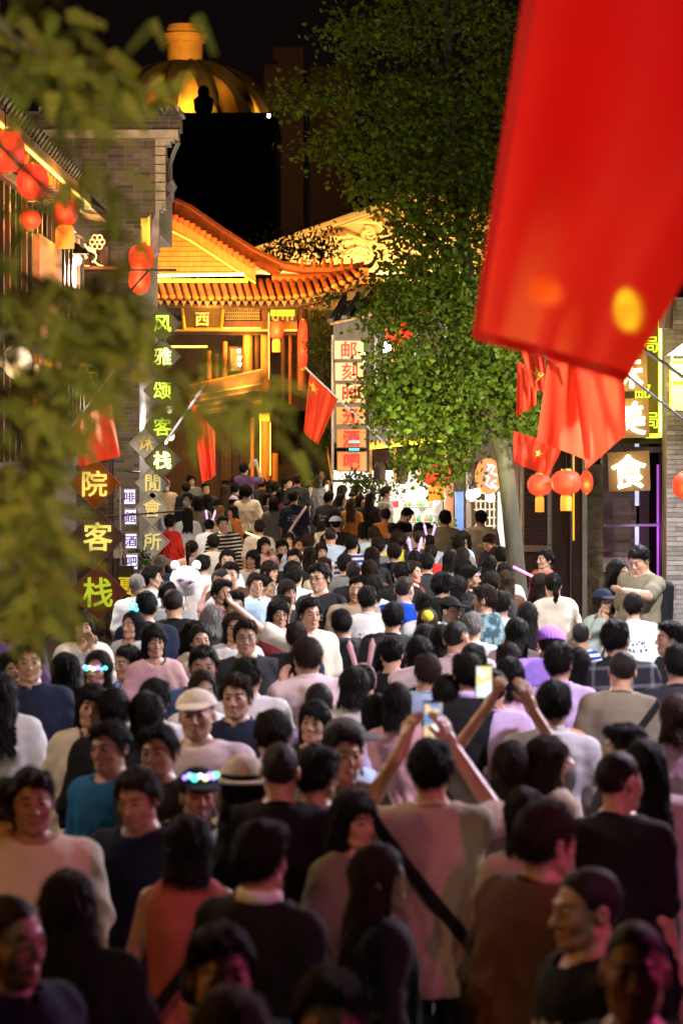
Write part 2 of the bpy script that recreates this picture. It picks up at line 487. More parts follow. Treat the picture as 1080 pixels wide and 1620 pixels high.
def body_mesh(kind, pose, hy, hp):
    key = (kind, pose, hy, hp)
    if key in BODY: return BODY[key]
    js = POSES[pose]
    fs = [torso(kind, 0.0), rc((0, .012, 1.42), (0, .012, 1.53), .05, .049)]
    st = .16 if pose == 'walk' else .0
    for s in (-1, 1):
        S = shoulder(kind, s)
        fs += [rc((0, .012, 1.445), S+np.array([-s*.02, 0, .0]), .038, .044)]
        k = (s*.095, -.02+s*st*.5, .49); an = (s*.10, .03+s*st, .085)
        fs += [rc((s*.088, .0, .86), k, .082, .053), rc(k, an, .054, .036)]
    for j in js:
        S = shoulder(kind, j['s']); th = .88 if kind in 'fgh' else 1.0
        fs += [rc(S, j['e'], .048*th, .037*th), rc(j['e'], j['w'], .037*th, .026*th)]
    Vs = []; Qs = []; Ts = []; b = 0
    mx = max(abs(j[k][0]) for j in js for k in 'ew')+.1; my = max(max(-j[k][1] for j in js for k in 'ew')+.1, .22); mz = max(max(j['w'][2] for j in js)+.05, 1.56)
    V, Q = surfnet(uni(fs, .022), (-mx, -my, .05), (mx, .26, mz), .0125)
    Vs.append(V); Qs.append(Q); Ts.append(np.ones((len(V), 3))); b += len(V)
    for j in js:
        hf, c = hand_fs(j, .027)
        V, Q = surfnet(uni(hf, .006), c-.135, c+.135, .0048)
        Vs.append(V); Qs.append(Q+b); Ts.append(np.ones((len(V), 3))); b += len(V)
    V, Q, T = head_mesh(kind)
    M = np.array(head_matrix(kind, hy, hp))
    V = V@M[:3, :3].T+M[:3, 3]
    Vs.append(V); Qs.append(Q+b); Ts.append(T)
    me = mesh_from('body', np.concatenate(Vs), np.concatenate(Qs), SKIN, smooth=True)
    T = np.concatenate(Ts); at = me.attributes.new('tint', 'FLOAT_COLOR', 'POINT')
    at.data.foreach_set('color', np.concatenate([T, np.ones((len(T), 1))], 1).astype(np.float32).ravel())
    BODY[key] = me
    return me

def top_sdf(kind, pose, typ, seed):
    js = POSES[pose]
    loose = {'tee': .022, 'shirt': .024, 'long': .024, 'hood': .036, 'coat': .038, 'tank': .010, 'dress': .014}[typ]
    flare = {'tee': .030, 'shirt': .028, 'long': .024, 'hood': .02, 'coat': .04, 'tank': .006, 'dress': .02}[typ]
    hem = {'tee': .80, 'shirt': .79, 'long': .82, 'hood': .80, 'coat': .62, 'tank': .84, 'dress': .84}[typ]
    t = torso(kind, loose, flare, 1.475, min(hem, .76)-.05)
    fs = [t]
    for s in (-1, 1):
        S = shoulder(kind, s)
        if typ != 'tank':
            fs.append(rc((0, .012, 1.440), S+np.array([-s*.02, 0, .004]), .046, .052+loose*.35))
        else:
            fs.append(rc((s*.06, .0, 1.40), (s*.085, .01, 1.44), .035, .025))
    for j in js:
        S = shoulder(kind, j['s'])
        if typ in ('tee', 'shirt', 'dress'):
            e2 = S+(j['e']-S)*.78
            fs.append(rc(S, e2, .054+loose*.25, .063+loose*.35))
        elif typ != 'tank':
            fs.append(rc(S, j['e'], .055+loose*.3, .052+loose*.3)); fs.append(rc(j['e'], j['w']-(j['w']-j['e'])*.03, .056+loose*.35, .046+loose*.2))
    sd_ = seed % 17
    am = {'tee': 1.35, 'dress': .9, 'tank': .6}.get(typ, 1.75)
    def fd(X, Y, Z):
        th = np.arctan2(X, -Y+1e-6)
        low = np.clip((1.36-Z)/.35, 0, 1)
        v = .0050*np.sin(th*7+2.2*np.sin(Z*9+sd_)+sd_)*low+.0030*np.sin(th*15+3*np.sin(Z*14+sd_*2))*low
        g = .0028*np.sin(Z*42+np.abs(X)*55+sd_+1.5*np.sin(X*18+Y*14))*np.exp(-((Z-1.08)/.2)**2)
        s = .0022*np.sin((Z+Y*.8)*62+X*30+sd_)*np.clip((np.abs(X)-.16)/.06, 0, 1)
        return am*(v+g+s)
    neck = rc((0, -.008, 1.43), (0, -.03, 1.60), .066, .085)
    hood = [ell((0, .088, 1.425), (.115, .055, .075)), ell((.07, .03, 1.445), (.05, .07, .04)), ell((-.07, .03, 1.445), (.05, .07, .04))]
    def f(X, Y, Z):
        d = uni(fs, .042)(X, Y, Z)
        if typ == 'hood':
            d = smin(d, uni(hood, .03)(X, Y, Z), .02)
        d = d+fd(X, Y, Z)
        d = np.maximum(d, hem-Z)
        d = smax(d, -neck(X, Y, Z), .008)
        if typ in ('shirt', 'coat'):
            n1 = rc((0, .004, 1.43), (0, -.012, 1.53), .071, .069)(X, Y, Z)
            c = np.maximum(np.abs(n1)-.0065, np.maximum(Z-(1.497-.25*(-Y)), 1.40-Z))
            c = np.maximum(c, .008-np.maximum(np.abs(X), Y+.04))
            d = smin(d, c, .004)
        if typ == 'coat':
            d = smax(d, -np.maximum(np.abs(X)-(.045+.02*np.clip(1.4-Z, 0, .6)), Y+.06), .01)
        return d
    return f, hem, js
TOPS = {}
def top_mesh(kind, pose, typ):
    key = (kind, pose, typ)
    if key not in TOPS:
        f, hem, js = top_sdf(kind, pose, typ, hash_(key))
        mx = max([abs(j[k][0]) for j in js for k in 'ew'])+.12; my = max([-j[k][1] for j in js for k in 'ew'])+.12; mz = max([j[k][2] for j in js for k in 'ew'])+.1
        if typ in ('tee', 'shirt', 'tank', 'dress'):
            mx = max([abs(j['e'][0]) for j in js])+.12; my = max([-j['e'][1] for j in js])+.12; mz = max([j['e'][2] for j in js])+.1
        V, Q = surfnet(f, (-mx, -max(my, .26), hem-.03), (mx, .3, max(mz, 1.54)), .0105)
        TOPS[key] = mesh_from('shirt', V, Q, None, smooth=True)
    return TOPS[key]
def hash_(k):
    s = 0
    for ch in str(k): s = (s*131+ord(ch)) % 99991
    return s
def strap_mesh(kind, pose, typ, side):
    key = (kind, pose, typ, 'strap', side)
    if key not in TOPS:
        f, hem, js = top_sdf(kind, pose, typ, hash_((kind, pose, typ)))
        t = torso(kind, .02, .016, 1.6, .7)
        def g(X, Y, Z):
            base = uni([t, rc((-.13, .01, 1.42), (.13, .01, 1.42), .062, .062)], .03)(X, Y, Z)
            pl = np.abs((X*side*.80+(Z-1.16)*.6))/1.0-.021
            return np.maximum(np.maximum(np.abs(base-.012)-.012, pl), .80-Z)
        V, Q = surfnet(g, (-.26, -.22, .78), (.26, .22, 1.52), .0085)
        TOPS[key] = mesh_from('strap', V, Q, None, smooth=True)
    return TOPS[key]
def legs_mesh(kind, walk, typ):
    key = (kind, walk, typ, 'legs')
    if key not in TOPS:
        st = .16 if walk else 0
        fs = [torso(kind, .012, 0, .93, .78)]
        if typ == 'skirt':
            def g(X, Y, Z):
                q = np.interp(Z, [.42, .95], [.28, .17]); r = np.interp(Z, [.42, .95], [.22, .125])
                th = np.arctan2(Y, X)
                return np.maximum(np.maximum((np.sqrt((X/q)**2+(Y/r)**2)-1-.03*np.sin(9*th))*.16, Z-.95), .42-Z)
            V, Q = surfnet(g, (-.32, -.28, .38), (.32, .28, .98), .014)
        else:
            zb = .12 if typ == 'trousers' else .50
            for s in (-1, 1):
                k = (s*.097, -.02+s*st*.5, .49); an = (s*.10, .03+s*st, .085)
                fs += [rc((s*.09, .0, .86), k, .094, .072), rc(k, an, .072, .060)]
            fd = folds(5, .005)
            V, Q = surfnet(lambda X, Y, Z: np.maximum(uni(fs, .02)(X, Y, Z)+fd(X, Y, Z), zb-Z), (-.26, -.2, .08), (.26, .3, .97), .0125)
        TOPS[key] = mesh_from('trousers', V, Q, None, smooth=True)
    return TOPS[key]
def shoe_mesh(s, walk):
    key = ('shoe', s, walk)
    if key not in TOPS:
        st = .16*s if walk else 0
        f = uni([rc((s*.10, .04+st, .05), (s*.115, -.13+st, .035), .045, .038), rc((s*.10, .035+st, .05), (s*.10, .035+st, .11), .045, .045)], .03)
        V, Q = surfnet(lambda X, Y, Z: np.maximum(f(X, Y, Z), .004-Z), (s*.105-.08, -.2+st, -.02), (s*.105+.08, .12+st, .18), .01)
        TOPS[key] = mesh_from('shoe', V, Q, None, smooth=True)
    return TOPS[key]

# ---- hair and headgear in head coordinates
HY = [-.13, -.085, -.06, -.035, -.012, .01, .03, .06, .1]
def hair_sdf(style):
    top = {'short': .015, 'fringe': .018, 'crew': .0055, 'thin': .004, 'long': .012, 'bob': .015, 'pony': .011, 'bun': .010, 'curly': .024, 'side': .018}[style]
    sd = {'short': .009, 'fringe': .014, 'crew': .003, 'thin': .004, 'long': .009, 'bob': .013, 'pony': .008, 'bun': .008, 'curly': .026, 'side': .010}[style]
    hz = {'short': [1.695, 1.682, 1.664, 1.628, 1.600, 1.606, 1.578, 1.548, 1.532], 'fringe': [1.648, 1.643, 1.640, 1.612, 1.585, 1.575, 1.56, 1.535, 1.52],
          'crew': [1.70, 1.688, 1.672, 1.64, 1.610, 1.612, 1.585, 1.555, 1.545], 'thin': [1.80, 1.80, 1.76, 1.66, 1.610, 1.610, 1.585, 1.555, 1.54],
          'long': [1.705, 1.695, 1.66, 1.60, 1.56, 1.55, 1.53, 1.50, 1.48], 'bob': [1.652, 1.648, 1.64, 1.59, 1.56, 1.55, 1.53, 1.50, 1.48],
          'pony': [1.70, 1.688, 1.665, 1.635, 1.60, 1.600, 1.575, 1.545, 1.535]}
    hz['bun'] = hz['pony']; hz['curly'] = hz['fringe']; hz['side'] = hz['short']
    H = hz[style]
    cr = ell((0, .012, 1.634), (.076+sd, .094+sd, .088+top))
    fr = np.random.RandomState(hash_(style))
    def f(X, Y, Z):
        th = np.arctan2(X, -(Y-.012)+1e-6)
        nz = .0032*np.sin(th*23+3*np.sin(Z*60))+.0022*np.sin(th*51+X*300*.3+4*np.sin(Z*35+1))+.0018*np.sin(X*260+Z*140)*np.sin(Y*230-Z*90)+.0045*np.sin(X*52+1.3+2*np.sin(Y*30))*np.sin(Y*44+Z*38)
        if style in ('crew', 'thin'): nz = nz*.25
        if style == 'curly': nz = nz*2.0+.004*np.sin(X*150)*np.sin(Y*150)*np.sin(Z*150)
        h = np.interp(Y, HY, H)
        if style in ('short', 'crew', 'pony', 'bun', 'thin', 'side'):
            h = h+np.where(Y < -.03, 0.9*np.abs(X)*0.12, 0)
        if style == 'side': h = h-np.where((Y < -.05), .02*np.clip((X+.02)/.05, -0.2, 1), 0)
        if style == 'fringe': h = h+.003*np.sin(X*220)
        d = smax(cr(X, Y, Z), (h-Z)*.75+.4*nz, .006)
        if style in ('short', 'side', 'fringe'):
            d = smin(d, smax(ell((.012, -.02, 1.692), (.060, .073, .034))(X, Y, Z), (h-Z)*.75, .006), .014)
        if style in ('long', 'bob'):
            zb = 1.275 if style == 'long' else 1.475
            cy = .02+np.clip(1.6-Z, 0, .4)*.22
            rx = .084+np.clip(1.6-Z, 0, .3)*.08; ry = .088
            q = (np.sqrt((X/rx)**2+((Y-cy)/ry)**2)-1)*.085
            cur = np.maximum(np.maximum(q, Z-1.64), zb-Z+.012*np.sin(X*70)+.006*np.sin(X*190+2))
            fy = -.052 if style == 'long' else -.05
            cur = smax(cur, -(ell((0, -.09, 1.50), (.066 if style == 'long' else .062, .105, .30))(X, Y, Z)), .008)
            cur = smax(cur, fy-Y, .01)
            if style == 'long': cur = smax(cur, -(rc((0, .0, 1.2), (0, .0, 1.44), .10, .05, .8)(X, Y, Z)), .01)
            d = smin(d, cur, .018)
        if style == 'pony':
            d = smin(d, rc((0, .10, 1.655), (0, .135, 1.63), .024, .026)(X, Y, Z), .012)
            d = smin(d, uni([rc((0, .135, 1.635), (0, .150, 1.53), .028, .030), rc((0, .150, 1.53), (0, .135, 1.36), .030, .010)], .01)(X, Y, Z), .008)
        if style == 'bun':
            d = smin(d, ell((0, .085, 1.70), (.042, .040, .038))(X, Y, Z), .01)
        return d+nz
    return f
GEO = {}
def hair_mesh(style):
    if style not in GEO:
        zb = {'long': 1.24, 'bob': 1.44, 'pony': 1.33}.get(style, 1.49)
        h = .0058 if style == 'long' else .0048
        V, Q = surfnet(hair_sdf(style), (-.145, -.13, zb), (.145, .215, 1.80), h)
        me0 = mesh_from('tmp', V, Q, None, smooth=True); N = np.empty(len(V)*3, np.float32); me0.vertices.foreach_get('normal', N); N = N.reshape(-1, 3); bpy.data.meshes.remove(me0)
        r = np.random.RandomState(hash_(style)+3)
        out = (V-np.array([0, .012, 1.60])); keep = np.nonzero((N*out).sum(1) > 0)[0]
        n = {'crew': 500, 'thin': 300, 'long': 3000, 'bob': 2600}.get(style, 2200)
        i = r.choice(keep, n); p0 = V[i]; nn = N[i]
        wh = np.array([.01, .05, 1.78]); fl = p0-wh; fl[:, 2] -= .02
        if style in ('long', 'bob'): fl[:, 2] -= .25
        if style == 'pony' or style == 'bun': fl = np.array([0, .14, 1.68])-p0
        fl = fl+r.normal(0, .035, fl.shape)
        fl -= nn*(fl*nn).sum(1)[:, None]; fl /= np.linalg.norm(fl, axis=1)[:, None]+1e-6
        L = r.uniform(.014, .038, n)*{'crew': .3, 'thin': .4, 'long': 1.7, 'bob': 1.3, 'curly': .8}.get(style, 1.0); lift = np.abs(r.normal(0, .0030, n))*(1 if style not in ('crew', 'thin', 'pony', 'bun') else .35)
        sd = np.cross(fl, nn)*.0013
        a = p0-nn*.001-sd; b_ = p0-nn*.001+sd; mid = p0+fl*(L*.55)[:, None]+nn*(lift*.9+.001)[:, None]; tip = p0+fl*L[:, None]+nn*(lift*1.1)[:, None]-np.array([0, 0, .15])*L[:, None]
        SV = np.stack([a, b_, mid+sd*.7, tip, tip+sd*.1, mid-sd*.7], 1).reshape(-1, 3); o = len(V)+np.arange(n)*6
        SQ = np.concatenate([np.stack([o, o+1, o+2, o+5], 1), np.stack([o+5, o+2, o+4, o+3], 1)])
        GEO[style] = mesh_from('hair', np.concatenate([V, SV]), np.concatenate([Q, SQ]), None, smooth=True)
    return GEO[style]
def gear(name):
    if name in GEO: return GEO[name]
    cr = ell((0, .012, 1.634), (.099, .118, .108)); lo = (-.2, -.26, 1.44); hi = (.2, .2, 1.80); h = .006
    if name == 'cap':
        br = ell((0, -.115, 1.655), (.078, .085, .011))
        f = lambda X, Y, Z: smin(np.maximum(cr(X, Y, Z), 1.655+Y*.10-Z), np.maximum(br(X, Y, Z+(Y+.1)*-.18), -cr(X, Y, Z)-.01), .006)
    elif name == 'bucket':
        f = lambda X, Y, Z: smin(np.maximum(ell((0, .012, 1.65), (.10, .118, .10))(X, Y, Z), 1.645-Z), np.maximum(np.maximum(np.abs(np.sqrt(X**2+((Y-.01)/1.12)**2)*.45+Z-1.702)-.006, np.sqrt(X**2+((Y-.01)/1.12)**2)-.155), .085-np.sqrt(X**2+((Y-.01)/1.12)**2)), .004)
    elif name == 'straw':
        f = lambda X, Y, Z: smin(np.maximum(ell((0, .012, 1.66), (.096, .112, .11))(X, Y, Z), 1.65-Z), np.maximum(np.abs(Z-1.655-.25*(X**2+Y**2))-.006, np.sqrt(X**2+(Y-.01)**2)-.185), .006)
    elif name == 'beanie':
        f = lambda X, Y, Z: np.maximum(cr(X, Y, Z)+.002*np.sin(np.arctan2(X, Y)*30), 1.63+Y*.25-Z)
    elif name == 'mask':
        b = uni([ell((0, -.028, 1.566), (.064, .068, .088)), ell((0, -.085, 1.56), (.03, .025, .03))], .03)
        f = lambda X, Y, Z: np.maximum(np.maximum(b(X, Y, Z)-.004, np.abs(Z-1.543)-.036), Y+.02)
        lo = (-.09, -.13, 1.49); hi = (.09, .0, 1.60); h = .005
    elif name == 'pack':
        f = uni([rbox((0, .215, 1.20), (.145, .085, .21), .06), rbox((0, .30, 1.12), (.11, .035, .11), .03)], .02)
        lo = (-.2, .08, .93); hi = (.2, .38, 1.46); h = .011
    elif name == 'band':
        f = lambda X, Y, Z: np.maximum(np.maximum(ell((0, .012, 1.634), (.094, .115, .112))(X, Y, Z), np.abs(Y-.0)-.009), 1.60-Z)
        h = .0045; lo = (-.12, -.03, 1.58); hi = (.12, .03, 1.78)
    elif name == 'ears':
        f = uni([rc((-.05, .0, 1.735), (-.085, .0, 1.86), .017, .020), rc((-.085, 0, 1.86), (-.075, 0, 1.90), .02, .008), rc((.05, .0, 1.735), (.075, .0, 1.87), .017, .020), rc((.075, 0, 1.87), (.09, 0, 1.90), .02, .008)], .01)
        lo = (-.13, -.04, 1.70); hi = (.13, .04, 1.94); h = .006
    elif name == 'ear_l' or name == 'ear_r':
        s = -1 if name == 'ear_l' else 1
        f = uni([rc((s*.05, .0, 1.735), (s*.08, .0, 1.86), .017, .020), rc((s*.08, 0, 1.86), (s*.083, 0, 1.90), .02, .008)], .01)
        lo = (-.13, -.04, 1.70); hi = (.13, .04, 1.94); h = .006
    elif name == 'scrunchie':
        f = lambda X, Y, Z: ell((0, .10, 1.67), (.055, .045, .055))(X, Y, Z)+.005*np.sin(X*180)*np.sin(Z*170)*np.cos(Y*150)
        lo = (-.09, .02, 1.58); hi = (.09, .18, 1.76)
    V, Q = surfnet(f, lo, hi, h)
    GEO[name] = mesh_from(name, V, Q, None, smooth=True)
    return GEO[name]
def simple_gear():
    m = MB()
    for s in (-1, 1):
        m.tube([(s*.032+.023*math.cos(a), -.098-.004*abs(math.cos(a)), 1.603+.018*math.sin(a)) for a in [2*math.pi*k/14 for k in range(14)]], .0019, 5, True)
        m.tube([(s*.056, -.095, 1.608), (s*.079, -.04, 1.608), (s*.082, .01, 1.605)], .0018, 5)
    m.tube([(-.010, -.100, 1.606), (.010, -.100, 1.606)], .0018, 5)
    V = m.V; GEO['glasses'] = mesh_from('glasses', V, m.F, None, True)
    # eye: ball with a dark iris facing -Y
    V = []; Fc = []; mi = []
    n, k = 12, 8
    for i in range(k+1):
        t = math.pi*i/k
        for j in range(n):
            a = 2*math.pi*j/n; V.append((.0115*math.sin(t)*math.cos(a), -.0115*math.cos(t), .0115*math.sin(t)*math.sin(a)))
    for i in range(k):
        for j in range(n):
            Fc.append((i*n+j, (i+1)*n+j, (i+1)*n+(j+1) % n, i*n+(j+1) % n)); mi.append(1 if i < 2 else 0)
    GEO['eye'] = mesh_from('eye', V, Fc, None, True, mats=[mat('eye_white', (.75, .72, .68), .3, var=0, bump=0), mat('iris', (.02, .012, .008), .2, var=0, bump=0)], midx=mi)
    m = MB(); m.lathe((0, 0, 0), [(.0, -.012), (.009, -.008), (.012, 0), (.009, .008), (.0, .012)], 8); GEO['led'] = mesh_from('led_light', m.V, m.F, None, True)
    m = MB()
    m.box((-.038, -.005, -.078), (.038, .005, .078)); GEO['phone'] = mesh_from('phone', m.V, m.F, None)
    m = MB(); m.box((-.034, .0055, -.070), (.034, .0085, .070)); GEO['screen'] = mesh_from('screen', m.V, m.F, None)
    m = MB(); m.box((-.032, -.008, .045), (-.008, -.0055, .070)); GEO['lens'] = mesh_from('camera_lens', m.V, m.F, None)
# ------------------------------------------------------------------ ground
STONE = mat('paving_stone', (.10, .095, .09), .55, var=.35, scale=3, bump=.3)
_nt = STONE.node_tree; _bt = _nt.nodes.new('ShaderNodeTexBrick'); _bt.inputs['Scale'].default_value = 1.0; _bt.inputs['Brick Width'].default_value = .9; _bt.inputs['Row Height'].default_value = .45; _bt.inputs['Mortar Size'].default_value = .012
_bt.inputs['Color1'].default_value = (1, 1, 1, 1); _bt.inputs['Color2'].default_value = (.7, .7, .7, 1); _bt.inputs['Mortar'].default_value = (.25, .25, .25, 1)
_tc = _nt.nodes.new('ShaderNodeTexCoord'); _nt.links.new(_tc.outputs['Object'], _bt.inputs['Vector']); _mm = _nt.nodes.new('ShaderNodeMixRGB'); _mm.blend_type = 'MULTIPLY'; _mm.inputs[0].default_value = 1
_src = _nt.nodes["Principled BSDF"].inputs['Base Color'].links[0].from_socket; _nt.links.new(_src, _mm.inputs[1]); _nt.links.new(_bt.outputs['Color'], _mm.inputs[2]); _nt.links.new(_mm.outputs[0], _nt.nodes["Principled BSDF"].inputs['Base Color'])
ys = [-30, 0, 10, 20, 30, 42, 44, 46, 48, 50, 52, 55, 60, 80, 120, 200, 600]
V = []; Fc = []
for y in ys:
    for x in (-400, -20, -4.5, 4.5, 20, 400): V.append((x, y, ground_z(y)))
for i in range(len(ys)-1):
    for j in range(5): Fc.append((i*6+j, i*6+j+1, (i+1)*6+j+1, (i+1)*6+j))
props(part('street_ground', mesh_from('street_ground', V, Fc, STONE)), kind='structure')
# street paving slabs that lie free in front of the gate and at the sides
pm = MB()
for i in range(12):
    for j in range(4):
        x0 = -2.4+j*1.2; y0 = 42.2+i*1.1
        g0, g1 = ground_z(y0+.02), ground_z(y0+1.08)
        pm.add([(x0+.02, y0+.02, g0+.02), (x0+1.18, y0+.02, g0+.02), (x0+1.18, y0+1.08, g1+.02), (x0+.02, y0+1.08, g1+.02)], [(0, 1, 2, 3)])
pm.build('paving_slabs', STONE, kind='structure')
stp = MB(); stp.box((1.75, 21.8, 0), (4.4, 25.2, .10)); stp.box((1.95, 22.6, .10), (4.4, 25.2, .25))
stp.build('stone_step', mat('step_stone', (.16, .15, .14), .7, var=.3), kind='structure')

WOODD = mat('dark_timber', (.035, .018, .011), .55, var=.35, scale=7, bump=.3, stretch=(3, 3, .4))
WOODR = mat('red_brown_timber', (.16, .055, .022), .5, var=.3, scale=7, bump=.3, stretch=(3, 3, .4))
WOODO = mat('ochre_timber', (.34, .16, .05), .5, var=.3, scale=9, bump=.35, stretch=(2, 2, .5))
PLASTER = mat('pale_plaster', (.38, .33, .27), .85, var=.2, scale=4, bump=.25)
MORTAR = mat('mortar', (.20, .165, .135), .9, var=.25, scale=10, bump=.3)
TILE = mat('grey_roof_tile', (.09, .085, .095), .7, var=.35, scale=12, bump=.4, rand=.2)
IRON = mat('black_iron', (.015, .015, .017), .45, var=.2, bump=.1, metal=.6)
STEEL = mat('pale_steel_pipe', (.35, .37, .42), .4, var=.15, bump=.1)
BRICKG = mat('grey_brick', (.115, .090, .070), .85, var=.3, scale=14, bump=.5, rand=.38, tint=True)
BRICKP = mat('pale_grey_brick', (.28, .27, .27), .85, var=.2, scale=14, bump=.5, rand=.2, tint=True)
BRICKB = mat('brown_grey_brick', (.15, .125, .085), .85, var=.3, scale=14, bump=.5, rand=.3, tint=True)

BRK = {}
def brick_wall(name, rects, Y, depth, m, parent=None, label=None, bw=.245, bh=.062, limit=280, seed=1):
    """rects: pixel rectangles (x0,y0,x1,y1) laid in running bond at distance Y"""
    rr = random.Random(seed)
    back = MB()
    for (a, b, c, d) in rects: back.pbox(a, b, c, d, Y, depth)
    root = back.build(name, MORTAR, parent, label=label, cat='wall' if parent is None else None)
    o0 = wloc(root)
    pieces = []
    for (a, b, c, d) in rects:
        p0 = W(a, d, Y); p1 = W(c, b, Y)
        z = p0.z; row = 0
        while z < p1.z-.02:
            h = min(bh, p1.z-z); x = p0.x-(0 if row % 2 else bw/2)
            while x < p1.x:
                w_ = bw if rr.random() > .3 else bw*.5
                x0 = max(x, p0.x+.002); x1 = min(x+w_, p1.x-.002)
                if x1-x0 > .03: pieces.append((x0, x1, z, z+h))
                x += w_
            z += bh; row += 1
    vis = [q for q in pieces if (q[2]+q[3])/2 > HC-(1000-690)*Y/F]
    rr.shuffle(vis); vis.sort(key=lambda q: -round((q[1]-q[0]), 2)); single = set(vis[:limit])
    if 'b' not in BRK:
        mb = MB(); mb.box((-.5, 0, -.5), (.5, 1, .5)); me = mesh_from('brick', mb.V, mb.F, None)
        at = me.attributes.new('tint', 'FLOAT_COLOR', 'POINT'); at.data.foreach_set('color', [1.0]*32); BRK['b'] = me
        me.materials.append(None)
    big = MB(); tint = []
    for q in pieces:
        j = .009; x0, x1, z0, z1 = q[0]+j/2, q[1]-j/2, q[2]+j/2, q[3]-j/2; pr = .006+rr.random()*.006
        if q in single:
            o = bpy.data.objects.new('brick', BRK['b']); COL.objects.link(o); o.parent = root
            o.location = ((x0+x1)/2-o0.x, Y-pr-o0.y, (z0+z1)/2-o0.z); o.scale = (x1-x0, pr+.01, z1-z0); setmat(o, m)
        else:
            big.box((x0, Y-pr, z0), (x1, Y+.01, z1)); t = rr.uniform(.62, 1.38); tint += [t, t, t, 1]*8
    if big.V:
        o = big.build('small_bricks', m, root, kind='stuff')
        at = o.data.attributes.new('tint', 'FLOAT_COLOR', 'POINT'); at.data.foreach_set('color', tint)
    return root
def setmat(o, m):
    o.material_slots[0].link = 'OBJECT'; o.material_slots[0].material = m

# ------------------------------------------------------------------ lanterns, bulbs
RLAN = glow('red_lantern_silk', (1.0, .05, .02), 1.1, .45, 9)
OLAN = glow('orange_lantern_silk', (1.0, .065, .02), 1.1, .4, 9)
TASS = glow('lit_tassel', (1.0, .38, .04), 1.0, .2, 6)
GOLD = mat('gold_trim', (.6, .38, .08), .35, var=.2, metal=.6, bump=.05)
def lantern(px, py, w, h, Y, label, m=RLAN, tassel=None, watts=12, rot=0):
    c = W(px, py, Y); rx = w/2*Y/F; rz = h/2*Y/F
    r = empty('red_lantern', c-Vector((0, 0, rz)), label, 'lantern', 'red lanterns hung along the lane')
    prof = [(rx*math.cos(t)**.75 if abs(math.cos(t)) > 1e-6 else 0.001, rz*math.sin(t)) for t in [(-.46+.92*i/12)*math.pi for i in range(13)]]
    b = MB(); b.lathe(c, prof, 24).build('silk_body', m, r, True)
    for s in (-1, 1):
        k = MB(); k.lathe(c+Vector((0, 0, s*rz*.99)), [(rx*.32, -.018), (rx*.36, 0), (rx*.32, .018)], 16).build('end_cap', GOLD, r)
    for q in range(12):
        a = 2*math.pi*q/12; t = MB(); t.tube([c+Vector((p_*1.01*math.cos(a), p_*1.01*math.sin(a), z_)) for p_, z_ in prof], .0035, 4)
        t.build('rib', m, r)
    k = MB(); k.tube([c+Vector((0, 0, rz)), c+Vector((0, 0, rz+.25))], .006); k.build('cord', IRON, r)
    if tassel:
        tw, th = tassel[0]/2*Y/F, tassel[1]*Y/F; z0 = c.z-rz
        k = MB(); k.lathe((c.x, c.y, z0-th), [(tw, 0), (tw, th*.8), (tw*.8, th)], 14).build('tassel', TASS, r, True)
    if watts: lamp('lantern_light', c+Vector((0, -rx*1.6, -rz*.3)), watts, (1, .2, .06), rx*.6)
    return r
BULB = glow('warm_bulb', (1.0, .82, .55), 30)
BULBW = glow('white_bulb', (.95, .97, 1.0), 30)
def bulb(px, py, r_px, Y, label, m=BULB, watts=60, col=(1, .82, .6)):
    c = W(px, py, Y); r = r_px*Y/F
    e = empty('light_bulb', c, label, 'lamp', 'bare bulbs at the stalls')
    MB().lathe(c, [(r*math.sin(t), -r*math.cos(t)*1.2) for t in [math.pi*i/8 for i in range(9)]], 14).build('glass', m, e, True)
    MB().lathe(c+Vector((0, 0, r)), [(r*.6, 0), (r*.6, r*.9), (r*.3, r*1.2)], 10).build('socket', IRON, e)
    MB().tube([c+Vector((0, 0, r*2)), c+Vector((0, 0, r*2+.3))], .006, 5).build('cord', IRON, e)
    if watts: lamp('bulb_light', c+Vector((0, -r*1.4, -r)), watts*.6, col, r)
    return e
# street lamps outside the picture, on posts along the house fronts
for i, (x, y, z, w_, c_) in enumerate(STREET):
    lab = '%s bracket lamp on the %s house front, %s' % (['amber', 'magenta', 'warm', 'lilac', 'peach', 'pale lilac', 'cream', 'cold white', 'soft white', 'ivory'][i], 'left' if x < 0 else 'right', 'far down the lane' if y > 24 else 'over the near crowd')
    e = empty('street_lamp', (x*1.06, y, z), lab, 'street lamp', 'bracket lamps along the lane')
    MB().tube([(x*1.10, y, z+.1), (x*1.06, y, z+.25), (x, y-.02, z+.28)], .02, 8).build('bracket', IRON, e)
    MB().lathe((x, y, z+.16), [(.14, 0), (.10, .06), (.02, .12)], 14).build('shade', IRON, e)
    MB().lathe((x, y, z+.08), [(.0, -.06), (.05, -.03), (.06, .02), (.03, .07)], 12).build('glass', glow('lamp_glass_%d' % i, c_, 6), e, True)
    lamp('street_light', (x, y, z-.08), w_, c_, .12, spot=150, aim=(x*.35, y, 0), blend=.45) if i != 9 else lamp('street_light', (x, y, z-.08), w_, c_, .12)

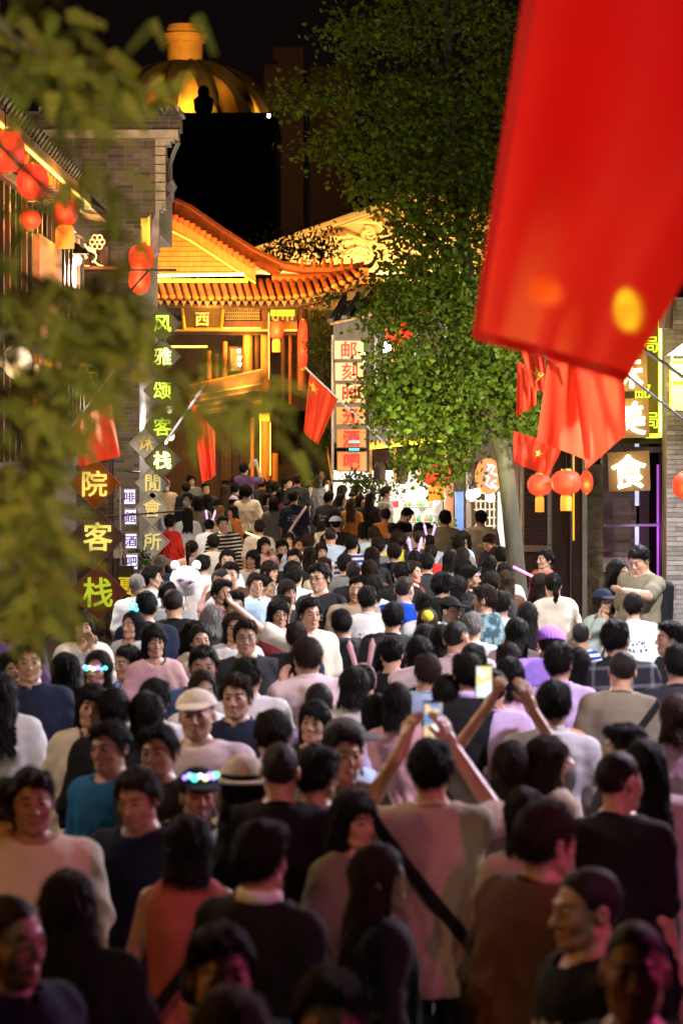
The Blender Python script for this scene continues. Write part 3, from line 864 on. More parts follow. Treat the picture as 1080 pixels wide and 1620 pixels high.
# ------------------------------------------------------------------ diamond and box signs
def sign_text(ch, px, py, spx, Y, m, parent, bold=.010, name='character', ex=.012, rot=0):
    me = text_mesh(ch, spx*Y/F*1.08, m, ex, bold)
    o = part(name, me, parent, W(px, py, Y)-wloc(parent)); o.rotation_euler = (0, R(rot), 0)
    return o
def diamond(px, py, half, Y, ch, bm, tm, label, size=None, bold=.014, rot=0, sq=1.0):
    c = W(px, py, Y); h = half*Y/F
    r = empty('diamond_sign', c-Vector((0, 0, h)), label, 'sign', 'diamond shop signs in a column')
    MB().prism([c+Vector((0, 0, -h)), c+Vector((h*sq, 0, 0)), c+Vector((0, 0, h)), c+Vector((-h*sq, 0, 0))], .05).build('board', bm, r)
    fr = MB(); pts = [c+Vector((0, -.012, -h)), c+Vector((h*sq, -.012, 0)), c+Vector((0, -.012, h)), c+Vector((-h*sq, -.012, 0))]
    for i in range(4): fr.tube([pts[i], pts[(i+1) % 4]], .010, 5)
    fr.build('frame', bm, r)
    if ch: sign_text(ch, px, py, size or half*.85, Y-.02, tm, r, bold, rot=rot)
    return r
NEONY = glow('neon_yellow_green', (.62, .95, .05), 2.2)
NEONYW = glow('neon_yellow_white', (.95, 1.0, .25), 4.0)
NEONC = glow('lit_gold_letter', (.95, .80, .16), 1.0)
BRDO = mat('orange_brown_board', (.42, .13, .035), .6, var=.2)
BRDP = mat('purple_grey_board', (.16, .11, .13), .6, var=.2)
BRDR = mat('red_brown_board', (.28, .09, .07), .6, var=.2)
BRDG = mat('grey_slate_board', (.26, .26, .25), .7, var=.2)
BRDK = mat('dark_olive_board', (.045, .045, .02), .6, var=.2)
diamond(150, 765, 40, 34, '院', BRDO, NEONC, 'orange brown diamond sign with the character 院, under the left red flag', 40)
diamond(155, 849, 44, 34, '客', BRDP, NEONC, 'purple grey diamond sign with the character 客', 44)
diamond(155, 937, 46, 34, '栈', BRDR, glow('lit_lime_letter', (.6, .75, .03), .7), 'red brown diamond sign with the character 栈, lowest of its column', 46)
diamond(141, 592, 36, 34, '府', BRDK, glow('lit_lime_letter', (.6, .75, .03), .7), 'dark diamond sign with the green character 府 among the left leaves', 38)
for ch, y, m_ in (('风', 512, NEONY), ('雅', 564, NEONYW), ('颂', 618, NEONY), ('客', 675, NEONY), ('栈', 728, NEONYW)):
    diamond(257, y, 29, 38, ch, BRDK, m_, 'dark diamond sign with a glowing green yellow character %s, %s of its column' % (ch, {512: 'topmost', 564: 'second', 618: 'middle', 675: 'fourth', 728: 'lowest'}[y]), 27, .016)
diamond(232, 702, 27, 38.4, '休', BRDG, mat('dull_gold_letter', (.55, .45, .16), .5), 'grey slate diamond sign with the faint gold character 休', 24, rot=12)
GLD = glow('pale_gold_letter', (.85, .7, .25), .55)
for ch, px, y in (('閒', 242, 764), ('會', 241, 804), ('所', 241, 857)):
    diamond(px, y, 27, 38.4, ch, BRDG, GLD, 'grey slate diamond sign with the pale gold character %s, %s' % (ch, {764: 'beside the lowest dark diamond', 804: 'crossed by the thin bracket arm', 857: 'lowest of the grey ones'}[y]), 27)
LBOX = glow('light_box_face', (.75, .7, 1.0), 1.6, .1)
for i, (ch, y) in enumerate((('啡', 786), ('館', 818), ('酒', 856), ('吧', 889))):
    r = empty('light_box_sign', W(205+i*1.2, y+13, 37.6), '%s white light box in the stack with the dark character %s' % (['topmost', 'second', 'third', 'bottom'][i], ch), 'sign', 'stacked light boxes')
    MB().pbox(195+i*1.2, y-13, 215+i*1.2, y+13, 37.6, .12).build('case', mat('box_case', (.12, .08, .12), .5), r)
    MB().pbox(197+i*1.2, y-11, 213.5+i*1.2, y+11, 37.585, .012).build('face', LBOX, r)
    sign_text(ch, 205+i*1.2, y, 17, 37.565, mat('dark_letter', (.05, .02, .12), .6), r, .014)
r = empty('narrow_sign', W(200, 960, 34), 'dark narrow sign with a yellow character beside the lowest diamond', 'sign')
MB().pbox(188, 895, 212, 962, 34.1, .05).build('board', BRDK, r)
sign_text('夏', 202, 928, 30, 34.05, glow('lit_amber_letter', (.95, .7, .03), .55), r, .014)
# iron brackets carrying the signs
for (x0, y0, x1, y1, Y_, lab) in ((130, 888, 292, 876, 36, 'low'), (195, 745, 222, 748, 38, 'upper')):
    MB().tube([W(x0, y0-68*(lab == 'low'), Y_), W(x1, y1-68*(lab == 'low'), Y_)], .012).build('iron_bracket', IRON, label='%s thin iron bracket arm across the grey diamond signs' % lab, cat='bracket')
MB().tube([W(190, 770, 35), W(192, 965, 35)], .012).build('thin_pipe', STEEL, label='thin pale pipe down the corner by the diamond signs', cat='pipe')

# ------------------------------------------------------------------ left houses
lb = empty('left_house', (-3.6, 24, 0), 'timber fronted house on the left with lit golden eaves', 'building')
MB().box((-3.9, 8, 0), (-3.35, 36, 5.6)).build('wall', WOODD, lb)
for i in range(56):
    y = 8.3+i*.5
    MB().box((-3.35, y, 2.6), (-3.24, y+.11, 5.3)).build('slat', WOODD if i % 3 else WOODR, lb)
MB().box((-3.38, 30.2, 2.9), (-3.2, 32.6, 5.0)).build('lit_panel', mat('orange_lit_plaster', (.55, .25, .10), .8, var=.2), lb)  # orange light put into the plaster's base colour
for z in (2.5, 3.5, 5.3): MB().box((-3.36, 8, z), (-3.18, 36, z+.10)).build('beam', WOODD, lb)
# eave: soffit, golden edge strip, rafters, tiled slope rising away from the lane
MB().add([(-3.35, 8, 5.62), (-2.95, 8, 5.55), (-2.95, 36, 5.55), (-3.35, 36, 5.62)], [(0, 1, 2, 3)]).build('soffit', WOODO, lb)
MB().box((-2.99, 8, 5.56), (-2.92, 33.2, 5.66)).build('fascia', WOODO, lb)
MB().tube([(-2.93, 8, 5.53), (-2.93, 33.2, 5.53)], .016, 5).build('light_strip', glow('golden_strip', (1, .62, .08), 5), lb)
for i in range(70):
    y = 8+i*.36; MB().box((-3.3, y, 5.44), (-2.98, y+.11, 5.54)).build('rafter_end', WOODO, lb)
tl = MB()
for i in range(100):
    y = 8+i*.28; tl.tube([(-2.90, y, 5.72), (-4.4, y, 6.72)], .075, 6)
MB().add([(-2.90, 8, 5.68), (-2.90, 36.1, 5.68), (-4.5, 36.1, 6.70), (-4.5, 8, 6.70)], [(0, 1, 2, 3)]).build('roof_bed', TILE, lb)
tl.build('roof_tile_rows', TILE, lb, True, kind='stuff')
for (y, w_) in ((14, 20), (20, 30), (25.5, 40), (29, 55), (31.5, 60)): lamp('eave_light', (-2.75, y, 5.2), w_, (1, .55, .12), .08)
lantern(9, 240, 62, 66, 24.6, 'largest red lantern under the left eaves, cut by the edge')
lantern(52, 288, 50, 56, 27.2, 'middle red lantern under the left eaves behind leaves')
lantern(103, 337, 42, 40, 30.2, 'rightmost small red lantern under the left eaves', tassel=(30, 36))
lantern(48, 348, 34, 30, 28, 'orange glowing lantern low behind the left leaves', m=OLAN)
for (x, y, rr_, Yq, lab) in ((28, 572, 24, 27, 'large round pale lantern behind leaves'), (78, 574, 8, 30, 'small amber lamp behind leaves, upper'), (48, 600, 10, 30, 'amber lamp below the pale lantern'), (60, 632, 11, 30, 'amber lamp lower behind leaves'), (10, 712, 9, 30, 'lone amber lamp at the left edge'), (60, 725, 10, 31, 'amber lamp by the brick corner'), (130, 566, 11, 33, 'amber lamp above the character 府')):
    bulb(x, y, rr_, Yq, lab, glow('pale_lantern', (1, .72, .45), .8, .2) if rr_ > 20 else glow('amber_lamp', (1, .5, .06), 1.5, .2), 15, (1, .6, .2))

# brick gable house
gw = brick_wall('brick_gable_house', [(60, 218, 246, 362), (60, 362, 221, 1012)], 40, 4.0, BRICKG, label='grey brick gable wall with pale band, behind the left diamond signs', limit=290)
o_ = gw
brick_wall('parapet_wall', [(60, 180, 286, 205)], 39.9, .5, BRICKG, parent=gw, limit=10)
MB().pbox(40, 205, 282, 218, 39.78, .5).build('pale_band', mat('pale_band', (.42, .34, .27), .85, var=.2), gw)
for i, (a, b, c, d) in enumerate(((262, 218, 276, 223), (262, 223, 270, 229), (246, 324, 257, 334), (246, 334, 252, 342))): MB().pbox(a, b, c, d, 39.85, .4).build('corbel', PLASTER, gw)
for i in range(8):
    y0 = 218+i*14.2; MB().pbox(246, y0, 262, y0+12.6, 39.92-.01*(i % 2), .4).build('quoin_stone', mat('quoin', (.42, .34, .27), .8, var=.3, scale=20), gw)
for i in range(9):
    x0 = 62+i*25; MB().lathe(W(x0+11, 176, 39.7), [(.075, -.05), (.085, 0), (.06, .06), (.0, .09)], 12).build('roof_tile', TILE, gw, True)
    MB().pbox(x0, 168, x0+22, 176, 39.65, .6).build('cap_tile', mat('cap_tile', (.30, .26, .24), .8), gw)
MB().pbox(40, 176, 290, 181, 39.7, .6).build('coping', TILE, gw)
for pts in ([(283, 225), (276, 240), (268, 262), (264, 285)], [(264, 290), (272, 286), (277, 296), (270, 308), (264, 305)], [(262, 310), (274, 302), (272, 318)]):
    MB().tube([W(x, y, 40.3) for x, y in pts], .035, 6).build('carved_bracket', mat('carved_grey', (.22, .22, .24), .7), gw)
MB().pbox(100, 868, 206, 883, 39.9, .3).build('pale_band', mat('dull_band', (.30, .24, .18), .85), gw)
MB().pbox(172, 700, 178, 1000, 39.7, .2).build('corner_post', WOODD, gw)
for k in range(7): MB().pbox(120+k*12, 884, 126+k*12, 1000, 39.8, .1).build('timber_board', WOODD, gw)
e = empty('roof_end_panel', W(238, 400, 39.5), 'pale curved roof end with a yellow lit edge above two red lanterns', 'roof end')
MB().prism([W(240, 405, 39.5), W(251, 400, 39.5), W(252, 330, 39.5), (W(246, 338, 39.5)), W(241, 350, 39.5)], .3).build('panel', mat('lilac_panel', (.30, .27, .33), .7), e)
MB().pbox(223, 345, 233, 393, 39.45, .1).build('amber_panel', glow('amber_panel', (1, .5, .04), .9, .2), e)
MB().pbox(234, 343, 236.5, 397, 39.4, .05).build('light_strip', glow('lime_strip', (.65, .9, .03), 2), e)
MB().pbox(237, 340, 238.5, 398, 39.4, .05).build('red_edge', glow('red_edge', (1, .05, .08), 1.2), e)
lantern(224, 408, 40, 44, 38.6, 'upper red lantern beside the gate roof', m=RLAN)
lantern(221, 442, 34, 46, 38.5, 'lower red lantern beside the gate roof on an iron arm', m=OLAN)
MB().tube([W(203, 427, 38.2), W(279, 427, 38.2)], .016).tube([W(205, 462, 38.2), W(235, 428, 38.2)], .016).build('sign_bracket', IRON, label='black iron arm with a diagonal stay beside the red lanterns', cat='bracket')
# neon ornament on its shelf
ne = empty('neon_ornament', W(140, 420, 38.8), 'orange neon animal with a flower shaped head on a shelf', 'neon ornament')
NEO = glow('neon_orange', (1, .45, .14), 4.5)
def nt(pts, nm='neon_tube', m=NEO, r=.011): MB().tube([W(x, y, 38.8) for x, y in pts], r, 6).build(nm, m, ne, True)
for k in range(6):
    a0 = k*math.pi/3; cx, cy = 154+7.5*math.cos(a0), 383+7.5*math.sin(a0)
    MB().tube([W(cx+4.6*math.cos(t), cy+4.6*math.sin(t), 38.8) for t in [2*math.pi*i/10 for i in range(10)]], .009, 5, True).build('petal', NEO, ne)
MB().tube([W(154+3.4*math.cos(t), 383+3.4*math.sin(t), 38.8) for t in [2*math.pi*i/10 for i in range(10)]], .009, 5, True).build('flower_centre', NEO, ne)
nt([(116, 400), (122, 398), (130, 393), (136, 386)]); nt([(118, 402), (119, 418)]); nt([(123, 401), (124, 418), (118, 419)])
nt([(135, 388), (141, 396), (149, 399), (153, 404), (151, 411), (146, 415)]); nt([(140, 390), (146, 396), (152, 398)]); nt([(131, 412), (132, 406), (136, 404), (138, 407), (135, 409)])
nt([(150, 414), (156, 419), (164, 421)]); nt([(132, 421), (142, 421)])
MB().pbox(92, 421, 190, 426, 38.5, .5).build('shelf', mat('shelf_wood', (.22, .10, .04), .6), ne)
for k in range(3): MB().pbox(98+k*30, 390, 112+k*30, 420, 39.4, .2).build('back_panel', WOODR, ne)
lamp('wall_wash', W(200, 250, 37.2), 160, (1, .72, .45), .3); lamp('wall_wash', W(190, 640, 36.5), 90, (1, .75, .5), .3)
lamp('ornament_glow', W(142, 400, 38.3), 8, (1, .4, .1), .1)
# floodlight glare behind the signs
fl = empty('floodlight', W(212, 690, 41.5), 'glaring white floodlight left of the diamond signs', 'floodlight')
MB().prism([W(206, 680, 41.4), W(214, 682, 41.4), W(231, 658, 41.4), W(218, 645, 41.4), W(206, 662, 41.4)], .1).build('lamp_face', glow('flood_white', (.95, .95, 1), 14), fl)
MB().pbox(204, 655, 232, 692, 41.55, .12).build('housing', IRON, fl)
MB().tube([W(226, 655, 41.6), W(226, 1000, 41.6)], .04).build('pole', IRON, fl)
lamp('flood_light', W(225, 670, 40.9), 500, (1, .95, .92), .15)
for i, (x, y, s_) in enumerate(((214, 622, 7), (222, 632, 6), (207, 648, 4), (268, 648, 6), (270, 690, 6), (262, 698, 4), (212, 705, 5))):
    bulb(x, y, s_, 42, ['upper left', 'upper right', 'tiny left', 'inner upper', 'inner lower', 'small inner', 'lowest left'][i]+' white glare bulb around the floodlight', glow('cream_bulb', (1, .85, .6), 4), 10)

# ------------------------------------------------------------------ pavilion gate
GY = 60.0
gt = empty('pavilion_gate', W(400, 904, GY), 'golden lit timber pavilion gate with tiled hip and gable roof', 'gate')
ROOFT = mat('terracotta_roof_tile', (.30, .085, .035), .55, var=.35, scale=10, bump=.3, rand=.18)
def GP(x, y, d=0.0): return W(x, y, GY+d)
# front skirt roof: curve of upper edge and eave edge
def up_y(x): return 447-max(0, (x-430)/150)**2*22
def ev_y(x): return 474-2*max(0, (330-x)/100)-max(0, (x-440)/135)**2*42
xs = [224+i*12.2 for i in range(29)]
bed = MB(); V = []; n_ = 30
for i in range(n_):
    x = 222+i*12.4; V += [GP(x-7, up_y(x)-2, .5), GP(x, ev_y(x)+1, -.65)]
bed.add(V, [(2*i, 2*i+1, 2*i+3, 2*i+2) for i in range(n_-1)]); bed.add([v-Vector((0, 0, .10)) for v in V], [(2*i, 2*i+2, 2*i+3, 2*i+1) for i in range(n_-1)])
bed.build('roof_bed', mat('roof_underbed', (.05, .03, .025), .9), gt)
for x in xs:
    a, c = GP(x-8, up_y(x-8)-4, .45), GP(x, ev_y(x)-3, -.70)
    for k in range(3):
        p, q = a.lerp(c, k/3), a.lerp(c, (k+1)/3+.02)
        MB().tube([p, q], [.052, .058], 8).build('roof_tile', ROOFT, gt, True)
    MB().lathe(c+Vector((0, -.02, 0)), [(0, -.06), (.06, -.03), (.066, 0), (.06, .03), (0, .06)], 10, (1, .4)).build('tile_end', ROOFT, gt, True)
    d = GP(x+6, ev_y(x+6)+7, -.66); MB().prism([d+Vector((-.07, 0, .07)), d+Vector((0, 0, -.06)), d+Vector((.07, 0, .07))], .03).build('drip_tile', TILE, gt)
MB().tube([GP(x, ev_y(x)+10, -.55) for x in range(224, 576, 16)], .07, 6).build('eave_beam', WOODD, gt)
for i in range(34):
    x = 228+i*10.2; MB().box(GP(x, ev_y(x)+11, -.6), GP(x+5, ev_y(x)+17, .5)).build('rafter', WOODD, gt)
# gable: planked triangle, bargeboards, lit strips, scalloped edge, dark main slope behind
apex = (272, 362)
for i in range(9):
    y0 = 366+i*8; xr = 272+(y0+4-362)*1.72; xl = 218
    MB().prism([GP(xl, y0+7.2, .25+.01*(i % 2)), GP(xr+6, y0+7.2, .25+.01*(i % 2)), GP(xr-6, y0, .25+.01*(i % 2)), GP(max(xl, 272-(y0-362)*1.7), y0, .25+.01*(i % 2))], .06).build('plank', WOODO, gt)
barge = [(214, 392), (240, 378), (272, 358), (300, 372), (340, 398), (380, 424), (404, 440)]
def band(pts, w0, w1, d, dep, nm, m):
    b = MB()
    for i in range(len(pts)-1):
        (x0, y0), (x1, y1) = pts[i], pts[i+1]
        b.prism([GP(x0, y0+w1, d), GP(x1, y1+w1, d), GP(x1, y1+w0, d), GP(x0, y0+w0, d)], dep)
    return b.build(nm, m, gt)
band(barge, -14, 6, .12, .1, 'bargeboard', WOODO)
YS = glow('lime_gold_strip', (.80, .78, .05), 2.6, .3, 3)
MB().tube([GP(x, y+8, .02) for x, y in barge], .018, 6).build('light_strip', YS, gt)
MB().tube([GP(206, 437, -.05), GP(386, 434, -.05)], .028, 6).build('light_strip', glow('white_gold_strip', (1, .85, .35), 9), gt)
MB().pbox(205, 441, 392, 447, GY+.05, .1).build('gold_ledge', glow('lit_ledge', (.8, .75, .05), 1.6, .4, 4), gt)
for i in range(24):
    t = i/23
    x = 216+t*200; 
    for j in range(len(barge)-1):
        if barge[j][0] <= x <= barge[j+1][0]:
            u = (x-barge[j][0])/(barge[j+1][0]-barge[j][0]); y = barge[j][1]+(barge[j+1][1]-barge[j][1])*u
    if x <= 404: MB().lathe(GP(x, y-17, .05), [(0, -.07), (.07, -.05), (.085, 0), (.07, .05), (0, .07)], 10, (1, .5)).build('edge_tile', ROOFT, gt, True)
slope = [(246, 342), (258, 326), (278, 320), (300, 331), (350, 366), (400, 398), (445, 420)]
lowr = [(246, 356), (262, 344), (272, 341), (300, 356), (345, 384), (392, 412), (436, 438)]
for i in range(len(slope)-1):
    MB().prism([GP(*lowr[i], .5), GP(*lowr[i+1], .5), GP(*slope[i+1], .7), GP(*slope[i], .7)], .3).build('main_roof_slope', ROOFT, gt)
MB().tube([GP(x, y, .8) for x, y in slope+[(480, 426), (520, 427), (560, 424), (577, 421)]], [.11]*7+[.12, .12, .11, .12], 8).build('hip_ridge', ROOFT, gt, True)
MB().tube([GP(x, y+8, .45) for x, y in [(430, 432), (480, 434), (530, 432), (574, 424)]], .12, 8).build('corner_ridge', ROOFT, gt, True)
MB().tube([GP(x, y, .3) for x, y in [(574, 424), (586, 420), (592, 412), (596, 402), (593, 398)]], [.07, .055, .04, .025, .012], 7).build('ridge_hook', WOODD, gt, True)
for i, x in enumerate((478, 497, 512, 524, 541, 556)):
    c = GP(x, 423, .3)
    MB().lathe(c, [(.0, -.04), (.05, 0), (.045, .06), (.025, .09), (.04, .13), (.02, .19), (0, .21)], 9).build('ridge_figure', ROOFT, gt, True)
MB().box(GP(568, 424, -.6), GP(582, 452, .3)).build('corner_end', WOODO, gt)
for i in range(12):
    MB().box(GP(492+i*7.2, 486-i*3.5, -.5+i*.03), GP(496+i*7.2, 478-i*3.5, .5)).build('corner_rafter', WOODO, gt)
# beams, frieze, name board
def gbox(nm, a, b, c, d, dd, dep, m): return MB().pbox(a, b, c, d, GY+dd, dep).build(nm, m, gt)
gbox('frieze_back', 205, 478, 425, 508, .35, .1, WOODD)
for i in range(16):
    x0 = 357+i*3.4; gbox('lattice_bar', x0, 482, x0+1.4, 506, .24, .05, GOLD)
for i in range(5): gbox('lattice_rail', 355, 483+i*5.4, 412, 484.4+i*5.4, .22, .05, GOLD)
gbox('beam', 205, 508, 470, 521, .2, .25, WOODO); gbox('beam', 205, 521, 470, 524, .1, .3, GOLD); gbox('beam', 205, 524, 470, 530, .2, .3, WOODD)
gbox('light_strip', 352, 518, 412, 520, .08, .03, glow('gold_strip_dim', (1, .6, .1), 3))
gbox('light_strip', 205, 547, 328, 550, .1, .04, glow('gold_strip_lime', (.95, .7, .08), 4))
nb = [GP(292, 521, -.1), GP(350, 521, -.1), GP(354, 484, -.35), GP(288, 484, -.35)]
MB().prism(nb, .06).build('name_board', mat('name_board', (.07, .05, .02), .5), gt)
for i in range(4): MB().tube([nb[i]-Vector((0, .03, 0)), nb[(i+1) % 4]-Vector((0, .03, 0))], .035, 6).build('board_frame', GOLD, gt)
sign_text('西', 320, 505, 22, GY-.3, glow('gold_letter', (1, .6, .12), 1.2), gt, .014)
# columns and upper storey
for (x0, x1, y0, y1, m_) in ((412, 428, 478, 620, WOODO), (470, 486, 488, 618, WOODR), (444, 452, 512, 640, WOODD), (456, 462, 512, 640, WOODR), (327, 335, 555, 600, WOODO), (352, 360, 540, 600, WOODO), (384, 400, 530, 590, WOODO), (402, 411, 530, 600, WOODD), (340, 346, 560, 598, WOODR)):
    MB().lathe(GP((x0+x1)/2, y1, .35), [((x1-x0)/2/75, 0), ((x1-x0)/2/75, (y1-y0)/75)], 16).build('column', m_, gt, True)
gbox('light_strip', 486, 490, 488.5, 600, .1, .04, glow('red_gold_strip', (1, .35, .05), 2.2)); gbox('light_strip', 424.5, 495, 426, 600, .0, .03, glow('gold_strip_dim', (1, .6, .1), 3))
gbox('upper_wall', 205, 530, 500, 650, 1.6, .2, WOODD)
gbox('window_frame', 362, 548, 384, 588, 1.0, .1, WOODO); gbox('window_glow', 365, 552, 381, 586, .97, .04, glow('window_amber', (1, .62, .15), .8, .7, 6))
for (x, y) in ((378, 555), (379, 566), (379, 576)): bulb(x, y, 2.6, 59.5, 'tiny white bulb in the gate window, %s' % {555: 'top', 566: 'middle', 576: 'bottom'}[y], BULB, 8)
gbox('hanging_panel', 428, 490, 466, 500, .2, .06, glow('lit_lime_panel', (.65, .75, .03), 1.3, .3, 8))
for i in range(5): gbox('carved_apron', 430+i*7.5, 500, 434+i*7.5, 506+2*(i % 2), .18, .05, GOLD)
# balcony
bp = [GP(222, 640, -.3), GP(420, 596, -.3)]
MB().prism([GP(300, 612, -.4), GP(412, 588, -.4), GP(414, 640, -.4), GP(300, 660, -.4)], .3).build('balcony_front', mat('balcony_bronze', (.26, .15, .05), .45, var=.4, scale=5), gt)
for i in range(4): MB().prism([GP(300, 626+i*9, -.46), GP(414, 606+i*9, -.46), GP(414, 608+i*9, -.46), GP(300, 628+i*9, -.46)], .05).build('balcony_rail', GOLD, gt)
MB().tube([GP(300, 611, -.45), GP(418, 585, -.45)], .035, 6).build('handrail', WOODO, gt)
# ground floor posts, amber lit
for (x0, x1, y0, y1) in ((411, 429, 655, 770), (396, 402, 664, 700), (429, 441, 720, 765)):
    MB().lathe(GP((x0+x1)/2, 820, -.1), [((x1-x0)/2/75, 0), ((x1-x0)/2/75, (820-y0)/75), ((x1-x0)/2/75*1.15, (820-y0)/75+.04)], 14).build('gate_post', WOODO, gt, True)
gbox('post_cap', 410, 654, 426, 666, -.45, .2, glow('lime_cap', (.7, .75, .03), 1.4))
gbox('light_strip', 411, 664, 413, 758, -.35, .03, glow('gold_strip_dim', (1, .6, .1), 3)); gbox('light_strip', 426.5, 668, 428, 752, -.35, .03, glow('gold_strip_dim', (1, .6, .1), 3))
gbox('lower_wall', 205, 650, 440, 905, 1.8, .2, WOODD)
gbox('doorway_panel', 350, 690, 366, 760, 1.5, .1, WOODD); gbox('doorway_panel', 380, 695, 396, 760, 1.5, .1, WOODD)
for (x, y, w_, dy) in ((260, 420, 120, -1.5), (330, 425, 150, -1.6), (400, 440, 120, -1.6), (470, 450, 110, -1.6), (540, 440, 90, -1.5), (330, 500, 40, -.9), (440, 530, 30, -.9), (385, 545, 25, .0), (380, 600, 35, -1.2), (400, 690, 30, -1.2), (350, 700, 25, -.6), (500, 470, 35, -.4), (420, 690, 22, -.9)):
    lamp('gate_light', GP(x, y, dy), w_*2.1, (1, .40, .045), .12)
for x_, y_, z_, w_ in ((-1.6, 47.5, 4.6, 420), (.6, 49, 4.8, 320), (-2.6, 52, 4.4, 300)): lamp('crowd_fill_light', (x_, y_, z_), w_, (1, .78, .5), .2)  # added lamps without fixtures, brighten the crowd before the gate
lantern(437, 522, 23, 30, 59.6, 'small red lantern hanging inside the gate bay', tassel=(13, 20), watts=14)
lantern(548, 484, 34, 14, 56, 'red lantern peeking from under the gate roof corner', watts=8)
lantern(479, 545, 16, 80, 60.1, 'long red silk lantern strip on the gate column', watts=6)
# dark stair beside the gate
st = empty('stone_stair', W(480, 900, 58), 'dark stone stair climbing beside the gate', 'stair')
for i in range(14):
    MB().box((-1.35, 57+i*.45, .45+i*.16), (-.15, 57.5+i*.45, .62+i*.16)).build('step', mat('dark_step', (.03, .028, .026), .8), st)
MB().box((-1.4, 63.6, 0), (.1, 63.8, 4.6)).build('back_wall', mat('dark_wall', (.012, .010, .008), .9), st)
MB().tube([W(516, 700, 57), W(530, 780, 54)], .03).build('handrail', WOODO, st)

# ------------------------------------------------------------------ pediment building behind, dome, far blocks
pb = empty('pediment_building', W(560, 900, 84), 'cream building with carved pediment floodlit from below', 'building')
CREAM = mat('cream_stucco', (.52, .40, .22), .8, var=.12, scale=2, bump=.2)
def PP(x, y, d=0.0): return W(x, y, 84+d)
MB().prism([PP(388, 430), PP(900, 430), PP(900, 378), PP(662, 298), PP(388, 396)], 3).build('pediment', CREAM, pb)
MB().prism([PP(388, 900), PP(900, 900), PP(900, 430), PP(388, 430)], 3).build('lower_wall', mat('dim_stucco', (.12, .09, .05), .85), pb)  # same stucco with the shade put in as a darker colour
for k, (o1, o2, dd) in enumerate(((0, 6, -.5), (8, 12, -.35), (14, 17, -.22))):
    MB().prism([PP(386, 397+o2, dd), PP(662, 299+o2, dd), PP(662, 299+o1, dd), PP(386, 397+o1, dd)], .6).build('cornice', CREAM, pb)
    MB().prism([PP(662, 299+o2, dd), PP(900, 380+o2, dd), PP(900, 380+o1, dd), PP(662, 299+o1, dd)], .6).build('cornice', CREAM, pb)
MB().pbox(380, 428, 900, 434, 83.2, .9).build('ledge', mat('ledge_stone', (.35, .3, .25), .8), pb)
for i in range(14): MB().pbox(582+i*6, 438, 585.5+i*6, 448, 83.5, .4).build('dentil', CREAM, pb)
def scroll(cx, cy, r0, turns, ph, sgn=1, w=.09):
    pts = []
    for i in range(int(26*turns)):
        t = i/26*2*math.pi; r = r0*(1-i/(26*turns)*.85); pts.append(PP(cx+sgn*r*math.cos(t+ph), cy+r*math.sin(t+ph)*.8, -.02))
    MB().tube(pts, [w*(1-.6*i/len(pts)) for i in range(len(pts))], 7).build('carved_scroll', CREAM, pb, True)
for a in ((585, 372, 17, 1.6, 0, 1), (612, 350, 9, 1.4, 2, -1), (560, 395, 20, 1.2, 3.4, 1), (600, 395, 14, 1.4, 1, -1), (640, 380, 22, 1.1, 2.6, 1), (638, 345, 18, .9, 3.5, -1), (625, 400, 12, 1.3, 0, 1), (583, 365, 9, 1.2, 4, 1), (655, 405, 13, 1.4, 3, -1)): scroll(*a)
for (p0, p1, p2) in (((515, 378), (550, 372), (590, 388)), ((530, 390), (560, 380), (600, 396)), ((540, 404), (570, 392), (598, 408)), ((508, 366), (540, 368), (575, 380)), ((560, 352), (600, 350), (640, 398)), ((520, 412), (560, 404), (596, 418))):
    MB().tube([PP(*p0, -.02), PP((p0[0]+p1[0])/2, (p0[1]+p1[1])/2-2, -.05), PP(*p1, -.05), PP((p2[0]+p1[0])/2, (p2[1]+p1[1])/2-1, -.05), PP(*p2, -.02)], [.03, .09, .12, .09, .03], 7).build('carved_leaf', CREAM, pb, True)
MB().pbox(508, 364, 548, 373, 83.7, .35).build('carved_tablet', mat('tablet', (.22, .12, .06), .8), pb)
for x, w_ in ((430, 260), (500, 340), (560, 480), (615, 560), (668, 420), (730, 300)): lamp('pediment_light', PP(x, 424, -1.1), w_*.42, (1, .55, .16), .15)

dm = empty('domed_building', W(290, 700, 160), 'dark domed building with a floodlit round lantern turret', 'building')
def DP(x, y, d=0.0): return W(x, y, 160+d)
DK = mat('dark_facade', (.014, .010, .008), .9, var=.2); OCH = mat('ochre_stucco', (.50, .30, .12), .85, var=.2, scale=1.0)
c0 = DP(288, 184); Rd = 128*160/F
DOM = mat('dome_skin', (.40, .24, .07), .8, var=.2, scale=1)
prof = [(Rd*math.cos(t), Rd*.72*math.sin(t)) for t in [math.pi/2*i/12 for i in range(12)]]+[(.3, Rd*.72)]
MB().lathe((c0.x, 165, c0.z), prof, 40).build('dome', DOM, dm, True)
for k in range(12):
    a = 2*math.pi*k/12+.35
    MB().tube([(c0.x+p*1.015*math.cos(a), 165+p*1.015*math.sin(a), c0.z+z_*1.015) for p, z_ in prof[:-1]], .55, 6).build('dome_rib', DK, dm, True)
s_ = 160/F; tz = DP(288, 96).z
MB().lathe((c0.x-.1, 165, tz), [(29*s_, 0), (29*s_, 46*s_), (33*s_, 48*s_), (33*s_, 54*s_), (36*s_, 56*s_), (36*s_, 61*s_), (30*s_, 62*s_), (28*s_, 66*s_), (31*s_, 68*s_), (28*s_, 76*s_), (10*s_, 79*s_), (0.01, 80*s_)], 28).build('lantern_turret', OCH, dm)
MB().lathe((c0.x-.1, 165, DP(288, 104).z), [(40*s_, 0), (38*s_, 9*s_), (.1, 9.5*s_)], 28).build('turret_base', DK, dm)
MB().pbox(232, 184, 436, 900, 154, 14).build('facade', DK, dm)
MB().pbox(250, 178, 438, 186, 153, 12).build('cornice', DK, dm)
